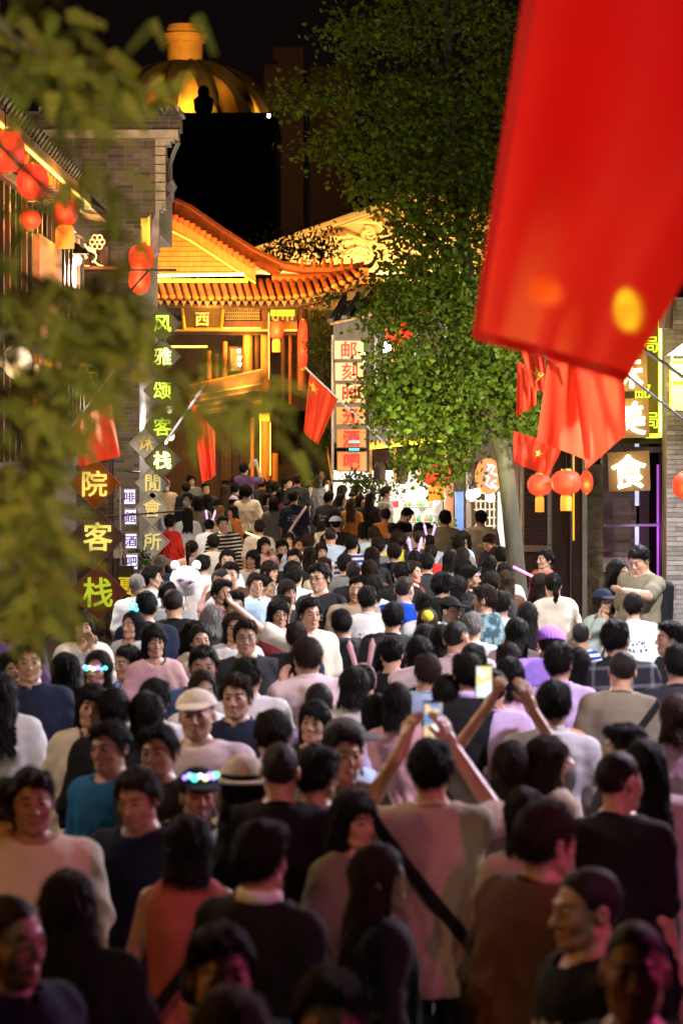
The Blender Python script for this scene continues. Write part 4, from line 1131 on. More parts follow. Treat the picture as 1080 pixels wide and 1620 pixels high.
MB().lathe(DP(322, 184, -7), [(.25, 0), (.5, .3), (.55, .9), (.3, 1.1), (.32, 1.4), (.2, 1.6), (0, 1.7)], 10).build('statue_silhouette', DK, dm, True)
for x_, y_, w_ in ((298, 173, 330), (324, 172, 330), (402, 175, 300)):
    t_ = math.acos(max(-1, min(1, (x_-288)/128))); lamp('dome_light', (c0.x+(Rd+.8)*math.cos(t_)*1.0, 165-(Rd+.8)*math.sin(t_), DP(0, y_).z), w_, (1, .52, .05), .4)
lamp('turret_light', DP(262, 98, -6), 2800, (1, .45, .06), .5, spot=70, aim=DP(284, 60, 5)); lamp('turret_light', DP(330, 100, -5), 2800, (1, .48, .08), .5, spot=70, aim=DP(290, 60, 5))
bulb(425, 183, 2.6, 150, 'lone tiny lamp right of the dome', BULB, 0)
fb = empty('far_tower_block', W(450, 900, 220), 'dim brown high rise behind the trees', 'building')
FB = mat('far_block', (.10, .055, .03), .9, var=.2)
MB().pbox(432, 75, 480, 900, 220, 12).build('upper_block', FB, fb); MB().pbox(418, 102, 440, 900, 219, 10).build('lower_block', FB, fb); MB().pbox(490, 105, 560, 900, 222, 10).build('side_block', FB, fb)
MB().pbox(434, 205, 441, 223, 218.8, .1).build('window', mat('dim_window', (.1, .07, .05), .4), fb)
lamp('city_glow', W(470, 200, 205), 1500, (1, .55, .3), 2)

# ------------------------------------------------------------------ stalls and bar on the right of the gate
bh = empty('bar_house', W(640, 990, 54), 'grey timber bar house with lattice windows behind the tree', 'building')
def bbx(nm, a, b, c, d, Y, dep, m): return MB().pbox(a, b, c, d, Y, dep).build(nm, m, bh)
GREYW = mat('grey_timber', (.14, .115, .095), .7, var=.3, scale=6, bump=.3, stretch=(2, 2, .5))
bbx('wall', 527, 500, 830, 700, 54, .3, GREYW); bbx('lower_wall', 700, 700, 832, 1000, 54, .3, GREYW)
for i in range(10):
    MB().tube([W(522+i*22, 508-i*4.5, 52.6), W(545+i*22, 470-i*4.5, 54.6)], .06, 6).build('roof_tile', TILE, bh)
MB().prism([W(520, 512, 52.7), W(760, 462, 52.7), W(760, 440, 54.6), W(545, 476, 54.6)], .08).build('roof_slope', TILE, bh)
MB().tube([W(522, 512, 52.5), W(600, 494, 52.5)], .03).build('eave_board', WOODO, bh)
for x in (592, 612, 628, 655, 702, 726): bbx('post', x, 510, x+5, 690, 53.7, .2, mat('pale_post', (.42, .38, .34), .6))
for (x0, x1) in ((598, 612), (634, 652), (662, 700), (735, 775)):
    bbx('window_pane', x0, 560, x1, 640, 53.9, .05, mat('night_pane', (.03, .03, .04), .15))
    for k in range(4): bbx('lattice_rail', x0, 560+k*26, x1, 563+k*26, 53.8, .08, GREYW)
    for k in range(3): bbx('lattice_bar', x0+(x1-x0)*(k+.5)/3-1, 560, x0+(x1-x0)*(k+.5)/3+1, 640, 53.82, .06, GREYW)
for (x, y, w_, h_, lab) in ((580, 566, 12, 15, 'left white box lamp beside the sign column'), (614, 549, 15, 17, 'right white box lamp under the bar eaves')):
    r = empty('wall_lamp', W(x, y+h_/2, 52.8), lab, 'wall lamp'); MB().pbox(x-w_/2, y-h_/2, x+w_/2, y+h_/2, 52.8, .16).build('glass', glow('lamp_white', (1, .92, .7), 8), r)
    MB().pbox(x-w_/2-2, y-h_/2-3, x+w_/2+2, y-h_/2-.5, 52.75, .25).build('hood', IRON, r); lamp('wall_light', W(x, y+4, 52.3), 45, (1, .88, .66), .1)
sc = empty('sign_column', W(552, 762, 51.5), 'column of six amber light boxes reading 邮刻时光酒吧 in red', 'sign')
LIT = [.95, .92, .85, .42, .20, .18]
for i, (ch, (y0, y1)) in enumerate(zip('邮刻时光酒吧', ((538, 569), (573, 603), (607, 638), (643, 673), (678, 709), (714, 746)))):
    x0 = 528+i*.9
    k = MB().pbox(x0, y0, x0+48, y1, 51.5, .35).build('light_box', mat('box_frame', (.2, .14, .09), .5), sc)
    MB().pbox(x0+1.5, y0+1.5, x0+46.5, y1-1.5, 51.48, .03).build('amber_face', glow('amber_face_%d' % i, (1, .58 if LIT[i] > .8 else .45, .26 if LIT[i] > .8 else .14), LIT[i], .25, 2.5), sc)
    sign_text(ch, x0+24, (y0+y1)/2, 26, 51.44, glow('red_letter', (1, .03, .03), .9), sc, .018)
MB().pbox(524, 530, 528, 765, 51.6, .2).build('mast', mat('pale_post', (.42, .38, .34), .6), sc); MB().pbox(578, 560, 584, 765, 51.6, .2).build('mast', WOODD, sc)
for y in (699, 711): MB().pbox(560-8, y-1.3, 560+8, y+1.3, 51.3, .05).build('cyan_tube', glow('cyan_tube', (.05, .75, 1), 3.5), sc)
lamp('sign_glow', W(552, 590, 50.6), 40, (1, .6, .25), .3)
# awning with golden light line, valance, hanging lamps
aw = empty('stall_awning', W(660, 760, 50.5), 'dark awning edged with a scalloped golden light line over the stall', 'awning')
MB().prism([W(585, 703, 50), W(745, 687, 50), W(745, 694, 50), W(585, 711, 50)][::-1], .1).build('gold_edge', glow('gold_edge', (1, .50, .04), 1.6, .3, 5), aw)
MB().tube([W(585, 709, 49.95), W(745, 692, 49.95)], .018, 6).build('light_line', glow('lime_line', (.85, .85, .05), 5), aw)
for i in range(22): MB().prism([W(587+i*7.2, 705-i*.72, 49.9), W(593+i*7.2, 704-i*.72, 49.9), W(590+i*7.2, 696-i*.72, 49.9)], .04).build('scallop', glow('amber_scallop', (1, .42, .03), 1.5), aw)
for (a, b) in ((588, 622), (627, 662), (666, 700), (704, 738)): MB().pbox(a, 712-(a-588)*.05, b, 738, 50.1, .08).build('valance', mat('maroon_valance', (.05, .02, .022), .8), aw)
for x in (584, 622, 662, 702, 742): MB().pbox(x, 700, x+4.5, 765, 50.05, .12).build('post', mat('lit_post', (.45, .28, .10), .6), aw)
for x in (600, 636, 752): MB().lathe(W(x, 766, 49.8), [(.05, 0), (.10, .06), (.11, .30), (.06, .38)], 12).build('hanging_tassel', mat('brown_tassel', (.03, .015, .012), .8), aw)
# lit stall
sl = empty('food_stall', W(630, 900, 51.6), 'brightly lit food stall with glass cabinet', 'stall')
def sbx(nm, a, b, c, d, Y, dep, m): return MB().pbox(a, b, c, d, Y, dep).build(nm, m, sl)
sbx('back_wall', 527, 744, 700, 900, 53.2, .15, mat('stall_white', (.5, .48, .42), .6, var=.25, scale=3))
sbx('front_panel', 528, 748, 585, 758, 51.2, .1, glow('lit_panel_white', (.95, 1, .95), 1.6)); sbx('shelf_board', 525, 759, 600, 763, 51.1, .3, WOODD)
sbx('cabinet', 636, 776, 690, 850, 51.8, .5, mat('cabinet_white', (.7, .7, .66), .4)); sbx('cabinet_lit', 640, 781, 662, 845, 51.76, .05, glow('cabinet_glow', (.95, 1, .92), .9, .9, 6)); sbx('cabinet_lit', 666, 781, 687, 845, 51.76, .05, glow('cabinet_glow2', (1, .95, .75), .8, .9, 7))
for k in range(5): sbx('shelf', 637, 790+k*12, 689, 791.5+k*12, 51.6, .2, STEEL)
for k in range(14):
    x = 642+(k % 7)*6.4; y = 801+(k//7)*24; MB().lathe(W(x, y, 51.55), [(.03, 0), (.035, .05), (.02, .09), (.012, .12)], 8).build('bottle', mat('bottle_%d' % (k % 3), [(.5, .2, .05), (.1, .3, .12), (.6, .55, .4)][k % 3], .2), sl)
sbx('counter', 600, 862, 705, 905, 51, .8, mat('counter_steel', (.5, .5, .5), .3)); sbx('red_notice', 613, 793, 630, 803, 52, .02, mat('red_card', (.6, .05, .06), .6))
for (x, y, w_) in ((666, 776, 5), (690, 789, 7), (745, 783, 8), (754, 779, 6), (775, 786, 7), (838, 787, 5)):
    bulb(x, y, w_, 49.6 if x < 700 else 48.6, {666: 'small bulb over the stall cabinet', 690: 'bulb hanging under the orange box lantern', 745: 'largest bare bulb left of the round sign', 754: 'bulb just right of the largest bare bulb', 775: 'bulb under the round sign', 838: 'bulb right of the tree trunk'}[x], BULB if x != 690 else BULBW, 90)
lamp('stall_light', W(600, 780, 52.2), 75, (1, .97, .88), .3); lamp('stall_light', W(670, 770, 51.2), 75, (1, .98, .92), .3); lamp('stall_light', W(545, 765, 52.3), 60, (1, .9, .7), .3)
bbx('brown_post', 703, 760, 717, 905, 50, .3, WOODR); bbx('blue_panel', 720, 778, 733, 905, 49.5, .1, mat('blue_panel', (.05, .14, .45), .5)); bbx('white_panel', 787, 778, 800, 905, 49.5, .1, mat('white_panel', (.6, .64, .7), .5))
for k in range(5): bbx('lattice_bar', 752+k*7, 790, 754+k*7, 850, 49.6, .06, mat('pale_lattice', (.5, .45, .4), .6))
for k in range(5): bbx('lattice_rail', 750, 792+k*13, 784, 794+k*13, 49.56, .06, mat('pale_lattice', (.5, .45, .4), .6))
for k, x in enumerate((738, 790, 802, 812, 822)): bbx('column', x, 700, x+7, 905, 49.9, .25, WOODR if k % 2 else GREYW)
rs = empty('round_light_sign', W(775, 782, 48.2), 'rounded orange and white light box sign with brush strokes', 'sign')
MB().tube([W(772+17*math.cos(t)*(1 if math.cos(t) < 0 else .95), 754+25*math.sin(t), 48.2) for t in [2*math.pi*i/18 for i in range(18)]], .05, 6, True).build('rim', glow('rim_orange', (1, .22, .05), 1.4), rs)
V = [W(772+16*math.cos(t), 754+24*math.sin(t), 48.2) for t in [2*math.pi*i/24 for i in range(24)]]
MB().prism(V[::-1], .08).build('face', glow('sign_face', (.8, .25, .08), .7), rs)
for pts in ([(770, 735), (782, 738), (776, 748), (786, 752)], [(765, 748), (773, 756), (768, 766), (778, 772)], [(784, 760), (776, 764), (786, 774)], [(778, 735), (770, 744)]):
    MB().tube([W(x, y, 48.1) for x, y in pts], .02, 6).build('brush_stroke', glow('blue_white_stroke', (.75, .82, 1), 2), rs, True)
lamp('sign_glow', W(776, 755, 47.5), 30, (.8, .85, 1), .2)
lantern(630, 526, 44, 36, 46, 'orange red lantern high on the bar front behind ginkgo leaves', m=OLAN, tassel=(22, 28), watts=16)
lantern(690, 751, 46, 36, 47, 'orange lantern above the lit stall, half behind leaves', m=OLAN, tassel=(28, 24), watts=18)
# gaps of foliage-dark wall behind the middle flag
MB().pbox(486, 490, 528, 760, 58.5, .3).build('dark_side_wall', mat('mossy_wall', (.030, .034, .014), .9, var=.5, scale=5, bump=.6), label='mossy dark wall between the gate and the sign column', cat='wall')

# ------------------------------------------------------------------ right houses
rh = empty('right_house', W(900, 1100, 38.4), 'grey brick shop house with dark columns on the right', 'building')
def rbx(nm, a, b, c, d, Y, dep, m): return MB().pbox(a, b, c, d, Y, dep).build(nm, m, rh)
brick_wall('brick_wall', [(828, 560, 872, 1060)], 38.6, .4, mat('purple_brown_brick', (.075, .052, .050), .8, var=.3, scale=14, bump=.4, rand=.25, tint=True), parent=rh, limit=90, seed=3)
brick_wall('brick_wall', [(953, 520, 1006, 1060)], 38.8, .4, BRICKB, parent=rh, limit=140, seed=4)
rbx('pale_course', 828, 863, 872, 873, 38.52, .2, PLASTER); rbx('plinth', 953, 882, 1006, 905, 38.7, .2, PLASTER)
for i in range(6): rbx('downpipe', 866, 725+i*46, 872.5, 769.5+i*46, 37.9, .06, STEEL)
rbx('column', 875, 640, 901, 1060, 37.8, .25, WOODD); rbx('column', 906, 640, 921, 1060, 37.6, .25, WOODD); rbx('white_door_gap', 901, 640, 906, 1060, 38.8, .05, mat('pale_door', (.35, .33, .4), .7))
rbx('light_strip', 905.5, 715, 908, 855, 37.5, .04, glow('amber_strip', (1, .42, .03), 1.3)); rbx('steel_edge', 921, 700, 928, 1060, 37.5, .1, STEEL)
sp = rbx('stone_pillar', 928, 735, 953, 1060, 37.9, .3, mat('carved_stone', (.30, .26, .16), .85, var=.35, scale=9, bump=.8))
for (cx, cy, r0) in ((941, 760, 9), (940, 835, 8), (943, 845, 6), (941, 890, 9), (938, 918, 10), (944, 930, 8), (941, 960, 9), (940, 985, 8)):
    pts = [W(cx+r0*(1-i/20)*math.cos(i*.6), cy+r0*(1-i/20)*math.sin(i*.6), 37.88) for i in range(18)]
    MB().tube(pts, .018, 6).build('carved_relief', mat('carved_stone', (.30, .26, .16)), rh, True)
for (a, b) in ((735, 742), (786, 790), (868, 872)): rbx('pillar_moulding', 926, a, 955, b, 37.8, .15, mat('carved_stone', (.30, .26, .16)))
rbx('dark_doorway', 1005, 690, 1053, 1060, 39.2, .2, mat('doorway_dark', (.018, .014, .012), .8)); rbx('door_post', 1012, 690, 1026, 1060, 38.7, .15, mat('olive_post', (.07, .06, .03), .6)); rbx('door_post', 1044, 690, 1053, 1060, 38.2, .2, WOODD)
for (y0, y1) in ((702, 735), (745, 800), (832, 862), (905, 925)): rbx('pale_sign_edge', 1004, y0, 1010, y1, 38.5, .05, glow('pale_edge', (.7, .8, 1), .8, .5, 4))
rbx('purple_tube', 1038.5, 735, 1041.5, 1010, 38.3, .04, glow('purple_neon', (.55, .12, .75), .8)); lamp('purple_light', W(1040, 850, 38.0), 8, (.75, .2, 1), .2)
MB().tube([W(955, 832, 38.3), W(1052, 830, 38.3)], .02).build('pipe', STEEL, rh)
rbx('eave_beam', 810, 690, 1053, 702, 37.4, .5, mat('moss_beam', (.09, .09, .03), .7)); rbx('pale_beam', 985, 707, 1053, 716, 37.7, .3, PLASTER)
rbx('upper_wall', 830, 200, 1060, 690, 39.4, .3, mat('shop_upper_wall', (.10, .055, .025), .8))
cw = brick_wall('corner_brick_wall', [(1053, 470, 1190, 1070)], 36.6, .5, BRICKP, label='pale brick corner wall at the right edge, lit white', limit=200, seed=5)
lamp('wall_wash', W(1085, 960, 34.6), 30, (.75, .87, 1), .2); lamp('wall_wash', W(1078, 560, 35.4), 16, (1, .5, .2), .2)
MB().tube([W(1052, 520, 36.4), W(1054, 470, 36.4), W(1062, 440, 36.4), W(1080, 418, 36.4), W(1110, 405, 36.4)], .09).build('arch_rim', mat('pale_arch', (.25, .21, .19), .7), cw, True)
lantern(853, 767, 38, 34, 34.5, 'left red lantern below the red flags by the dark column', m=OLAN, tassel=(14, 26))
lantern(895, 763, 48, 38, 34.2, 'widest red lantern between the dark columns', m=OLAN, tassel=(18, 26))
lantern(927, 763, 20, 34, 36.0, 'sliver of a red lantern behind the carved pillar', m=OLAN)
lantern(1081, 768, 36, 40, 33, 'red lantern cut by the right edge before the brick wall', m=OLAN)
# 美食 signs
WHN = glow('white_gold_neon', (1.0, .93, .50), 5)
TANB = mat('tan_sign_board', (.20, .11, .05), .7, var=.15)
for ch, x, y, lab in (('食', 994, 746, 'square tan sign board with the glowing character 食'), ('美', 993, 662, 'tan sign board with the glowing character 美 half behind the red flag'), ('味', 990, 588, 'topmost glowing sign character mostly behind the big red flag')):
    r = empty('character_sign', W(x, y+33, 36.8), lab, 'sign', 'glowing food sign boards')
    MB().prism([W(x-31, y+32, 36.8), W(x+34, y+30, 36.8), W(x+32, y-33, 36.8), W(x-33, y-30, 36.8)], .08).build('board', TANB, r)
    sign_text(ch, x, y, 52, 36.72, WHN, r, .022, rot=-3)
    lamp('sign_glow', W(x, y, 36.0), 5, (1, .75, .3), .15)
MB().tube([W(985, 706, 36.9), W(988, 714, 36.9)], .01).build('sign_hook', IRON, label='small hook holding the tan food sign', cat='hook')
gn = empty('green_neon_sign', W(1015, 692, 37.2), 'dark sign framed in lime neon with small green characters 邮局', 'sign')
LIME = glow('lime_neon', (.62, .88, .03), 2.6)
MB().pbox(960, 440, 1046, 693, 37.3, .06).build('board', mat('brown_sign_board', (.13, .07, .025), .6), gn)
MB().pbox(1041, 470, 1048, 692, 37.15, .05).build('neon_side', LIME, gn); MB().pbox(1021, 686, 1041, 693, 37.15, .05).build('neon_foot', LIME, gn); MB().pbox(1043.5, 480, 1045.5, 688, 37.1, .03).build('neon_core', glow('lime_core', (1, .95, .4), 6), gn)
for ch, x, y in (('局', 1027, 545), ('邮', 1016, 620), ('局', 1028, 665)): sign_text(ch, x, y, 26, 37.1, LIME, gn, .0)
lamp('sign_glow', W(1020, 600, 36.4), 25, (.9, .85, .2), .3)
pl_ = empty('palace_lantern', W(1072, 652, 34), 'lime yellow palace lantern with pale roof at the right edge', 'lantern')
MB().pbox(1063, 572, 1105, 648, 34, .35).build('glass', glow('lime_lantern', (.62, .78, .04), 1.1, .4, 6), pl_)
MB().prism([W(1054, 562, 33.9), W(1110, 562, 33.9), W(1110, 538, 33.9), W(1086, 538, 33.9)], .5).build('roof', mat('cream_lantern_roof', (.6, .52, .3), .6), pl_)
for x in (1061, 1083, 1103): MB().pbox(x, 562, x+3, 652, 33.95, .05).build('frame_bar', GOLD, pl_)
for y in (568, 600, 646): MB().pbox(1061, y, 1106, y+3, 33.93, .05).build('frame_rail', GOLD, pl_)
# ------------------------------------------------------------------ flags
def flagmat(name, col, transp, trans):
    m = bpy.data.materials.new(name); m.use_nodes = True; n = m.node_tree.nodes; l = m.node_tree.links
    n.remove(n["Principled BSDF"]); out = n['Material Output']
    d = n.new('ShaderNodeBsdfDiffuse'); t = n.new('ShaderNodeBsdfTranslucent'); g = n.new('ShaderNodeBsdfGlossy'); tr = n.new('ShaderNodeBsdfRefraction'); tr.inputs['IOR'].default_value = 1.12; tr.inputs['Roughness'].default_value = .5
    tc = n.new('ShaderNodeTexCoord'); w = n.new('ShaderNodeTexNoise'); w.inputs['Scale'].default_value = 3; l.new(tc.outputs['Object'], w.inputs['Vector'])
    cr = n.new('ShaderNodeMixRGB'); cr.inputs[1].default_value = (*[c*.8 for c in col], 1); cr.inputs[2].default_value = (*[min(1, c*1.15) for c in col], 1); l.new(w.outputs['Fac'], cr.inputs[0])
    l.new(cr.outputs[0], d.inputs[0]); l.new(cr.outputs[0], t.inputs[0]); tr.inputs[0].default_value = (1, .45, .3, 1); g.inputs[0].default_value = (.9, .5, .4, 1); g.inputs['Roughness'].default_value = .45
    wv = n.new('ShaderNodeTexNoise'); wv.inputs['Scale'].default_value = 400; bp = n.new('ShaderNodeBump'); bp.inputs['Strength'].default_value = .2; l.new(tc.outputs['Object'], wv.inputs['Vector']); l.new(wv.outputs['Fac'], bp.inputs['Height'])
    l.new(bp.outputs[0], d.inputs['Normal'])
    m1 = n.new('ShaderNodeMixShader'); m1.inputs[0].default_value = trans; l.new(d.outputs[0], m1.inputs[1]); l.new(t.outputs[0], m1.inputs[2])
    m2 = n.new('ShaderNodeMixShader'); m2.inputs[0].default_value = .012; l.new(m1.outputs[0], m2.inputs[1]); l.new(g.outputs[0], m2.inputs[2])
    m3 = n.new('ShaderNodeMixShader'); m3.inputs[0].default_value = transp; l.new(m2.outputs[0], m3.inputs[1]); l.new(tr.outputs[0], m3.inputs[2])
    l.new(m3.outputs[0], out.inputs[0]); return m
FLAG = flagmat('red_flag_cloth', (.80, .052, .020), .04, .5)
FLAGB = flagmat('big_red_flag_cloth', (.70, .004, .006), .12, .5)
STARM = mat('flag_star_yellow', (.85, .55, .04), .7, emis=None, var=.05, bump=0)
def patch(q, u, v, Y, amp, ph, folds_=2.6):
    """point of a hanging cloth; q = corners TL,TR,BR,BL in pixels at distance Y"""
    tl, tr_, br, bl = q
    x = (tl[0]*(1-u)+tr_[0]*u)*(1-v)+(bl[0]*(1-u)+br[0]*u)*v
    y = (tl[1]*(1-u)+tr_[1]*u)*(1-v)+(bl[1]*(1-u)+br[1]*u)*v
    sag = math.sin(u*math.pi)*(tr_[0]-tl[0])*.0
    s = math.sin(u*folds_*2*math.pi+ph+1.1*v)*amp*(.35+.65*v)+.4*amp*math.sin(u*folds_*4.3*math.pi+ph*2-2*v)+.3*amp*math.sin(v*5+u*3)
    x += 1.6*math.sin(u*folds_*2*math.pi+ph+v)*(v if v > .3 else .3)*amp*18
    p = W(x, y+sag, Y); p.y += s
    k = (Y+s)/Y
    return Vector((p.x*k, p.y, HC+(p.z-HC)*k)) if False else p
def flag(q, Y, label, pole=None, m=None, amp=.035, ph=0.0, stars=None, folds_=2.6, pole_m=None, pr=.012):
    root = empty('flag', W((q[0][0]+q[2][0])/2, max(a[1] for a in q), Y), label, 'flag', 'red flags hung over the lane')
    N = 26; V = []; Fc = []
    for j in range(N+1):
        for i in range(N+1): V.append(patch(q, i/N, j/N, Y, amp, ph, folds_)-root.location)
    for j in range(N):
        for i in range(N): Fc.append((j*(N+1)+i, (j+1)*(N+1)+i, (j+1)*(N+1)+i+1, j*(N+1)+i+1))
    part('cloth', mesh_from('cloth', V, Fc, m or FLAG, smooth=True), root)
    if pole:
        MB().tube([W(*pole[0], Y-.02), W(*pole[1], Y+.05)], pr, 8).build('pole', pole_m or mat('white_pole', (.6, .6, .62), .4), root)
        MB().lathe(W(*pole[0], Y-.02), [(0, -.03), (.022, -.01), (.022, .01), (0, .03)], 8).build('finial', GOLD, root, True)
    for (u, v, r, rot) in (stars or []):
        c = patch(q, u, v, Y, amp, ph, folds_)
        pts = []
        du = r; 
        for k in range(10):
            rr_ = r if k % 2 == 0 else r*.4; a = math.pi/2+k*math.pi/5+rot
            uu, vv = u+rr_*math.cos(a)*1.0, v-rr_*math.sin(a)*abs(q[1][0]-q[0][0])/max(1, abs(q[3][1]-q[0][1]))
            pts.append(patch(q, max(0, min(1, uu)), max(0, min(1, vv)), Y, amp, ph, folds_)+Vector((0, -.006, 0)))
        c2 = c+Vector((0, -.006, 0)); sm = MB(); sm.add([c2]+pts, [(0, 1+k, 1+(k+1) % 10) for k in range(10)]); sm.build('star', STARM, root)
    return root
bq = [(850, -160), (1420, -160), (992, 606), (745, 535)]
bf = flag(bq, 7.0, 'huge blurred red flag hanging over the upper right', m=FLAGB, amp=.03, ph=.6, folds_=1.0, pole=((1440, -150), (1500, 300)))
for nm_, pts_ in (('side_hem', [(u_, v_) for v_ in [i/20 for i in range(21)] for u_ in (.0, .045)]), ('bottom_hem', [(u_, v_) for u_ in [i/20 for i in range(21)] for v_ in (.978, 1.0)])):
    hv_ = [patch(bq, u_, v_, 7.0, .03, .6, 1.0)+Vector((0, -.002, 0)) for u_, v_ in pts_]; hb = MB(); hb.add(hv_, [(2*i, 2*i+1, 2*i+3, 2*i+2) for i in range(20)]); hb.build(nm_, flagmat('flag_hem_cloth', (.30, .003, .004), .0, .2), bf, True)
lamp('flag_fill_light', (2.4, 4.6, 4.4), 140, (1, .80, .72), .25, spot=60, aim=(.85, 7, 3.6)); lamp('flag_back_fill', (1.5, 9.3, 3.4), 55, (1, .6, .5), .25, spot=80, aim=(.9, 7, 3.4))  # added spots without fixtures, brighten the big flag and shine through it
flag([(822, 545), (862, 560), (862, 622), (838, 612)], 25.5, 'red flag with large yellow star behind the long red flags', pole=((836, 545), (880, 580)), stars=[(.62, .62, .36, .2)], ph=1, amp=.02, folds_=1)
flag([(868, 557), (938, 583), (932, 730), (848, 697)], 24.5, 'long narrow orange red flag left of the wide folded one', pole=((838, 545), (905, 600)), ph=2.2, amp=.045, folds_=1.1)
flag([(905, 570), (986, 598), (990, 688), (925, 744)], 24.2, 'wide folded orange red flag beside the glowing food sign', pole=((984, 588), (1085, 668)), ph=.3, amp=.05, folds_=.9, pole_m=mat('grey_pole', (.3, .3, .3), .4))
flag([(812, 682), (890, 706), (868, 754), (811, 731)], 26, 'low red flag with a blurred star above the left lantern', stars=[(.58, .45, .09, 0)], ph=1.4, amp=.04, folds_=1.4)
flag([(818, 570), (846, 590), (848, 640), (815, 660)], 26.4, 'red flag edge behind the ginkgo leaves', ph=.4, amp=.03, folds_=1.3)
MB().tube([W(1008, 545, 23), W(1090, 604, 23)], .016).build('white_flag_pole', mat('white_pole', (.6, .6, .62)), label='bright white bare pole slanting at the right edge', cat='pole')
flag([(490, 586), (534, 632), (502, 704), (479, 683)], 36, 'red flag on a slanting white pole in front of the dark stair', pole=((483, 582), (622, 714)), stars=[(.2, .20, .20, .3)], ph=.5, amp=.04, folds_=1.2)
flag([(599, 652), (627, 655), (624, 668), (599, 669)], 44, 'tiny red flag beside the sign column', pole=((574, 598), (618, 631)), ph=.5, amp=.02, folds_=1, pole_m=mat('red_pole', (.5, .08, .06), .5))
flag([(300, 632), (341, 684), (342, 752), (318, 766)], 27, 'red flag hanging above the crowd left of the gate', pole=((322, 612), (262, 700)), ph=.8, amp=.05, folds_=1.6)
flag([(116, 664), (176, 640), (189, 722), (124, 739)], 30, 'red flag above the diamond sign 院', pole=((95, 700), (185, 580)), ph=.1, amp=.05, folds_=1.2)
flag([(66, 655), (92, 660), (96, 720), (84, 712)], 31, 'narrow red flag sliver behind the left leaves', ph=.3, amp=.03, folds_=1)
for (x, y, Y, w_) in ((900, 660, 23.4, 20), (940, 640, 25.4, 26), (500, 650, 34.8, 16), (320, 720, 25.8, 14), (150, 700, 28.8, 12)): lamp('flag_spot', W(x-25, y+60, Y), w_, (1, .72, .5), .2)

for (x, y, rx, rz, lab, c_, s_) in ((985, 488, 34, 64, 'lime yellow paper lamp glowing through the huge red flag', (.55, 1, .03), 11), (866, 462, 34, 44, 'dim amber paper lamp behind the huge red flag', (1, .5, .03), 3.5)):
    r0 = empty('paper_lamp', W(x, y+rz/2, 7.35), lab, 'lamp')  # added glowing orbs, standing in for light spots seen through the cloth
    MB().lathe(W(x, y, 7.35), [(rx/2*7.35/F*math.sin(t), -rz/2*7.35/F*math.cos(t)) for t in [math.pi*i/10 for i in range(11)]], 18).build('paper', glow('paper_'+lab[:4], c_, s_, .5, 25), r0, True)
    MB().tube([W(x, y-rz/2, 7.35), W(x+60, y-rz/2-60, 7.4)], .002, 5).build('cord', IRON, r0)
# ------------------------------------------------------------------ vegetation
def leafmat(name, col, trans=.35):
    m = bpy.data.materials.new(name); m.use_nodes = True; n = m.node_tree.nodes; l = m.node_tree.links
    b = n["Principled BSDF"]; b.inputs['Roughness'].default_value = .6; b.inputs['Specular IOR Level'].default_value = .12; out = n['Material Output']
    at = n.new('ShaderNodeAttribute'); at.attribute_name = 'tint'; mx = n.new('ShaderNodeVectorMath'); mx.operation = 'MULTIPLY'; mx.inputs[1].default_value = col
    l.new(at.outputs['Color'], mx.inputs[0]); l.new(mx.outputs[0], b.inputs['Base Color'])
    t = n.new('ShaderNodeBsdfTranslucent'); l.new(mx.outputs[0], t.inputs[0]); ms = n.new('ShaderNodeMixShader'); ms.inputs[0].default_value = trans
    l.new(b.outputs[0], ms.inputs[1]); l.new(t.outputs[0], ms.inputs[2]); l.new(ms.outputs[0], out.inputs[0]); return m
def leaf_cloud(name, P, size, shape, m, parent, kind='stuff', tintr=(.55, 1.35), seed=0, droop=.0, label=None, cat=None):
    """many small leaves (shape = local verts, faces) at points P, randomly turned"""
    r = np.random.RandomState(seed); n = len(P); sv = np.array(shape[0]); sf = np.array(shape[1]); k = len(sv)
    a, b, c = r.uniform(0, 2*np.pi, n), r.normal(0, .75, n)+droop, r.normal(0, .8, n)
    ca, sa, cb, sb, cc, sc_ = np.cos(a), np.sin(a), np.cos(b), np.sin(b), np.cos(c), np.sin(c)
    Rm = np.empty((n, 3, 3))
    Rm[:, 0, 0] = ca*cc-sa*sb*sc_; Rm[:, 0, 1] = -sa*cb; Rm[:, 0, 2] = ca*sc_+sa*sb*cc
    Rm[:, 1, 0] = sa*cc+ca*sb*sc_; Rm[:, 1, 1] = ca*cb; Rm[:, 1, 2] = sa*sc_-ca*sb*cc
    Rm[:, 2, 0] = -cb*sc_; Rm[:, 2, 1] = sb; Rm[:, 2, 2] = cb*cc
    s = size*r.uniform(.7, 1.25, n)
    V = np.einsum('nij,kj->nki', Rm, sv)*s[:, None, None]+P[:, None, :]
    Fq = (sf[None]+(np.arange(n)*k)[:, None, None]).reshape(-1, sf.shape[1])
    o0 = np.array(wloc(parent)) if parent is not None else P.mean(0)
    me = mesh_from(name, V.reshape(-1, 3)-o0, Fq, m)
    t = r.uniform(*tintr, n)[:, None]*np.stack([r.uniform(.8, 1.3, n), np.ones(n), r.uniform(.6, 1.1, n), np.ones(n)], 1); t[:, 3] = 1
    at = me.attributes.new('tint', 'FLOAT_COLOR', 'POINT'); at.data.foreach_set('color', np.repeat(t, k, axis=0).astype(np.float32).ravel())
    o = part(name, me, parent, None if parent is not None else tuple(o0)); return props(o, label, cat, None, kind)
FAN = ([(0, 0, 0), (-.5, .05, .55), (-.22, 0, .82), (0, -.03, .66), (.22, 0, .82), (.5, .05, .55)], [(0, 2, 1), (0, 3, 2), (0, 4, 3), (0, 5, 4)])
OVAL = ([(0, 0, 0), (-.28, .04, .4), (-.16, 0, .8), (0, 0, 1), (.16, 0, .8), (.28, .04, .4)], [(0, 2, 1), (0, 3, 2), (0, 4, 3), (0, 5, 4)])
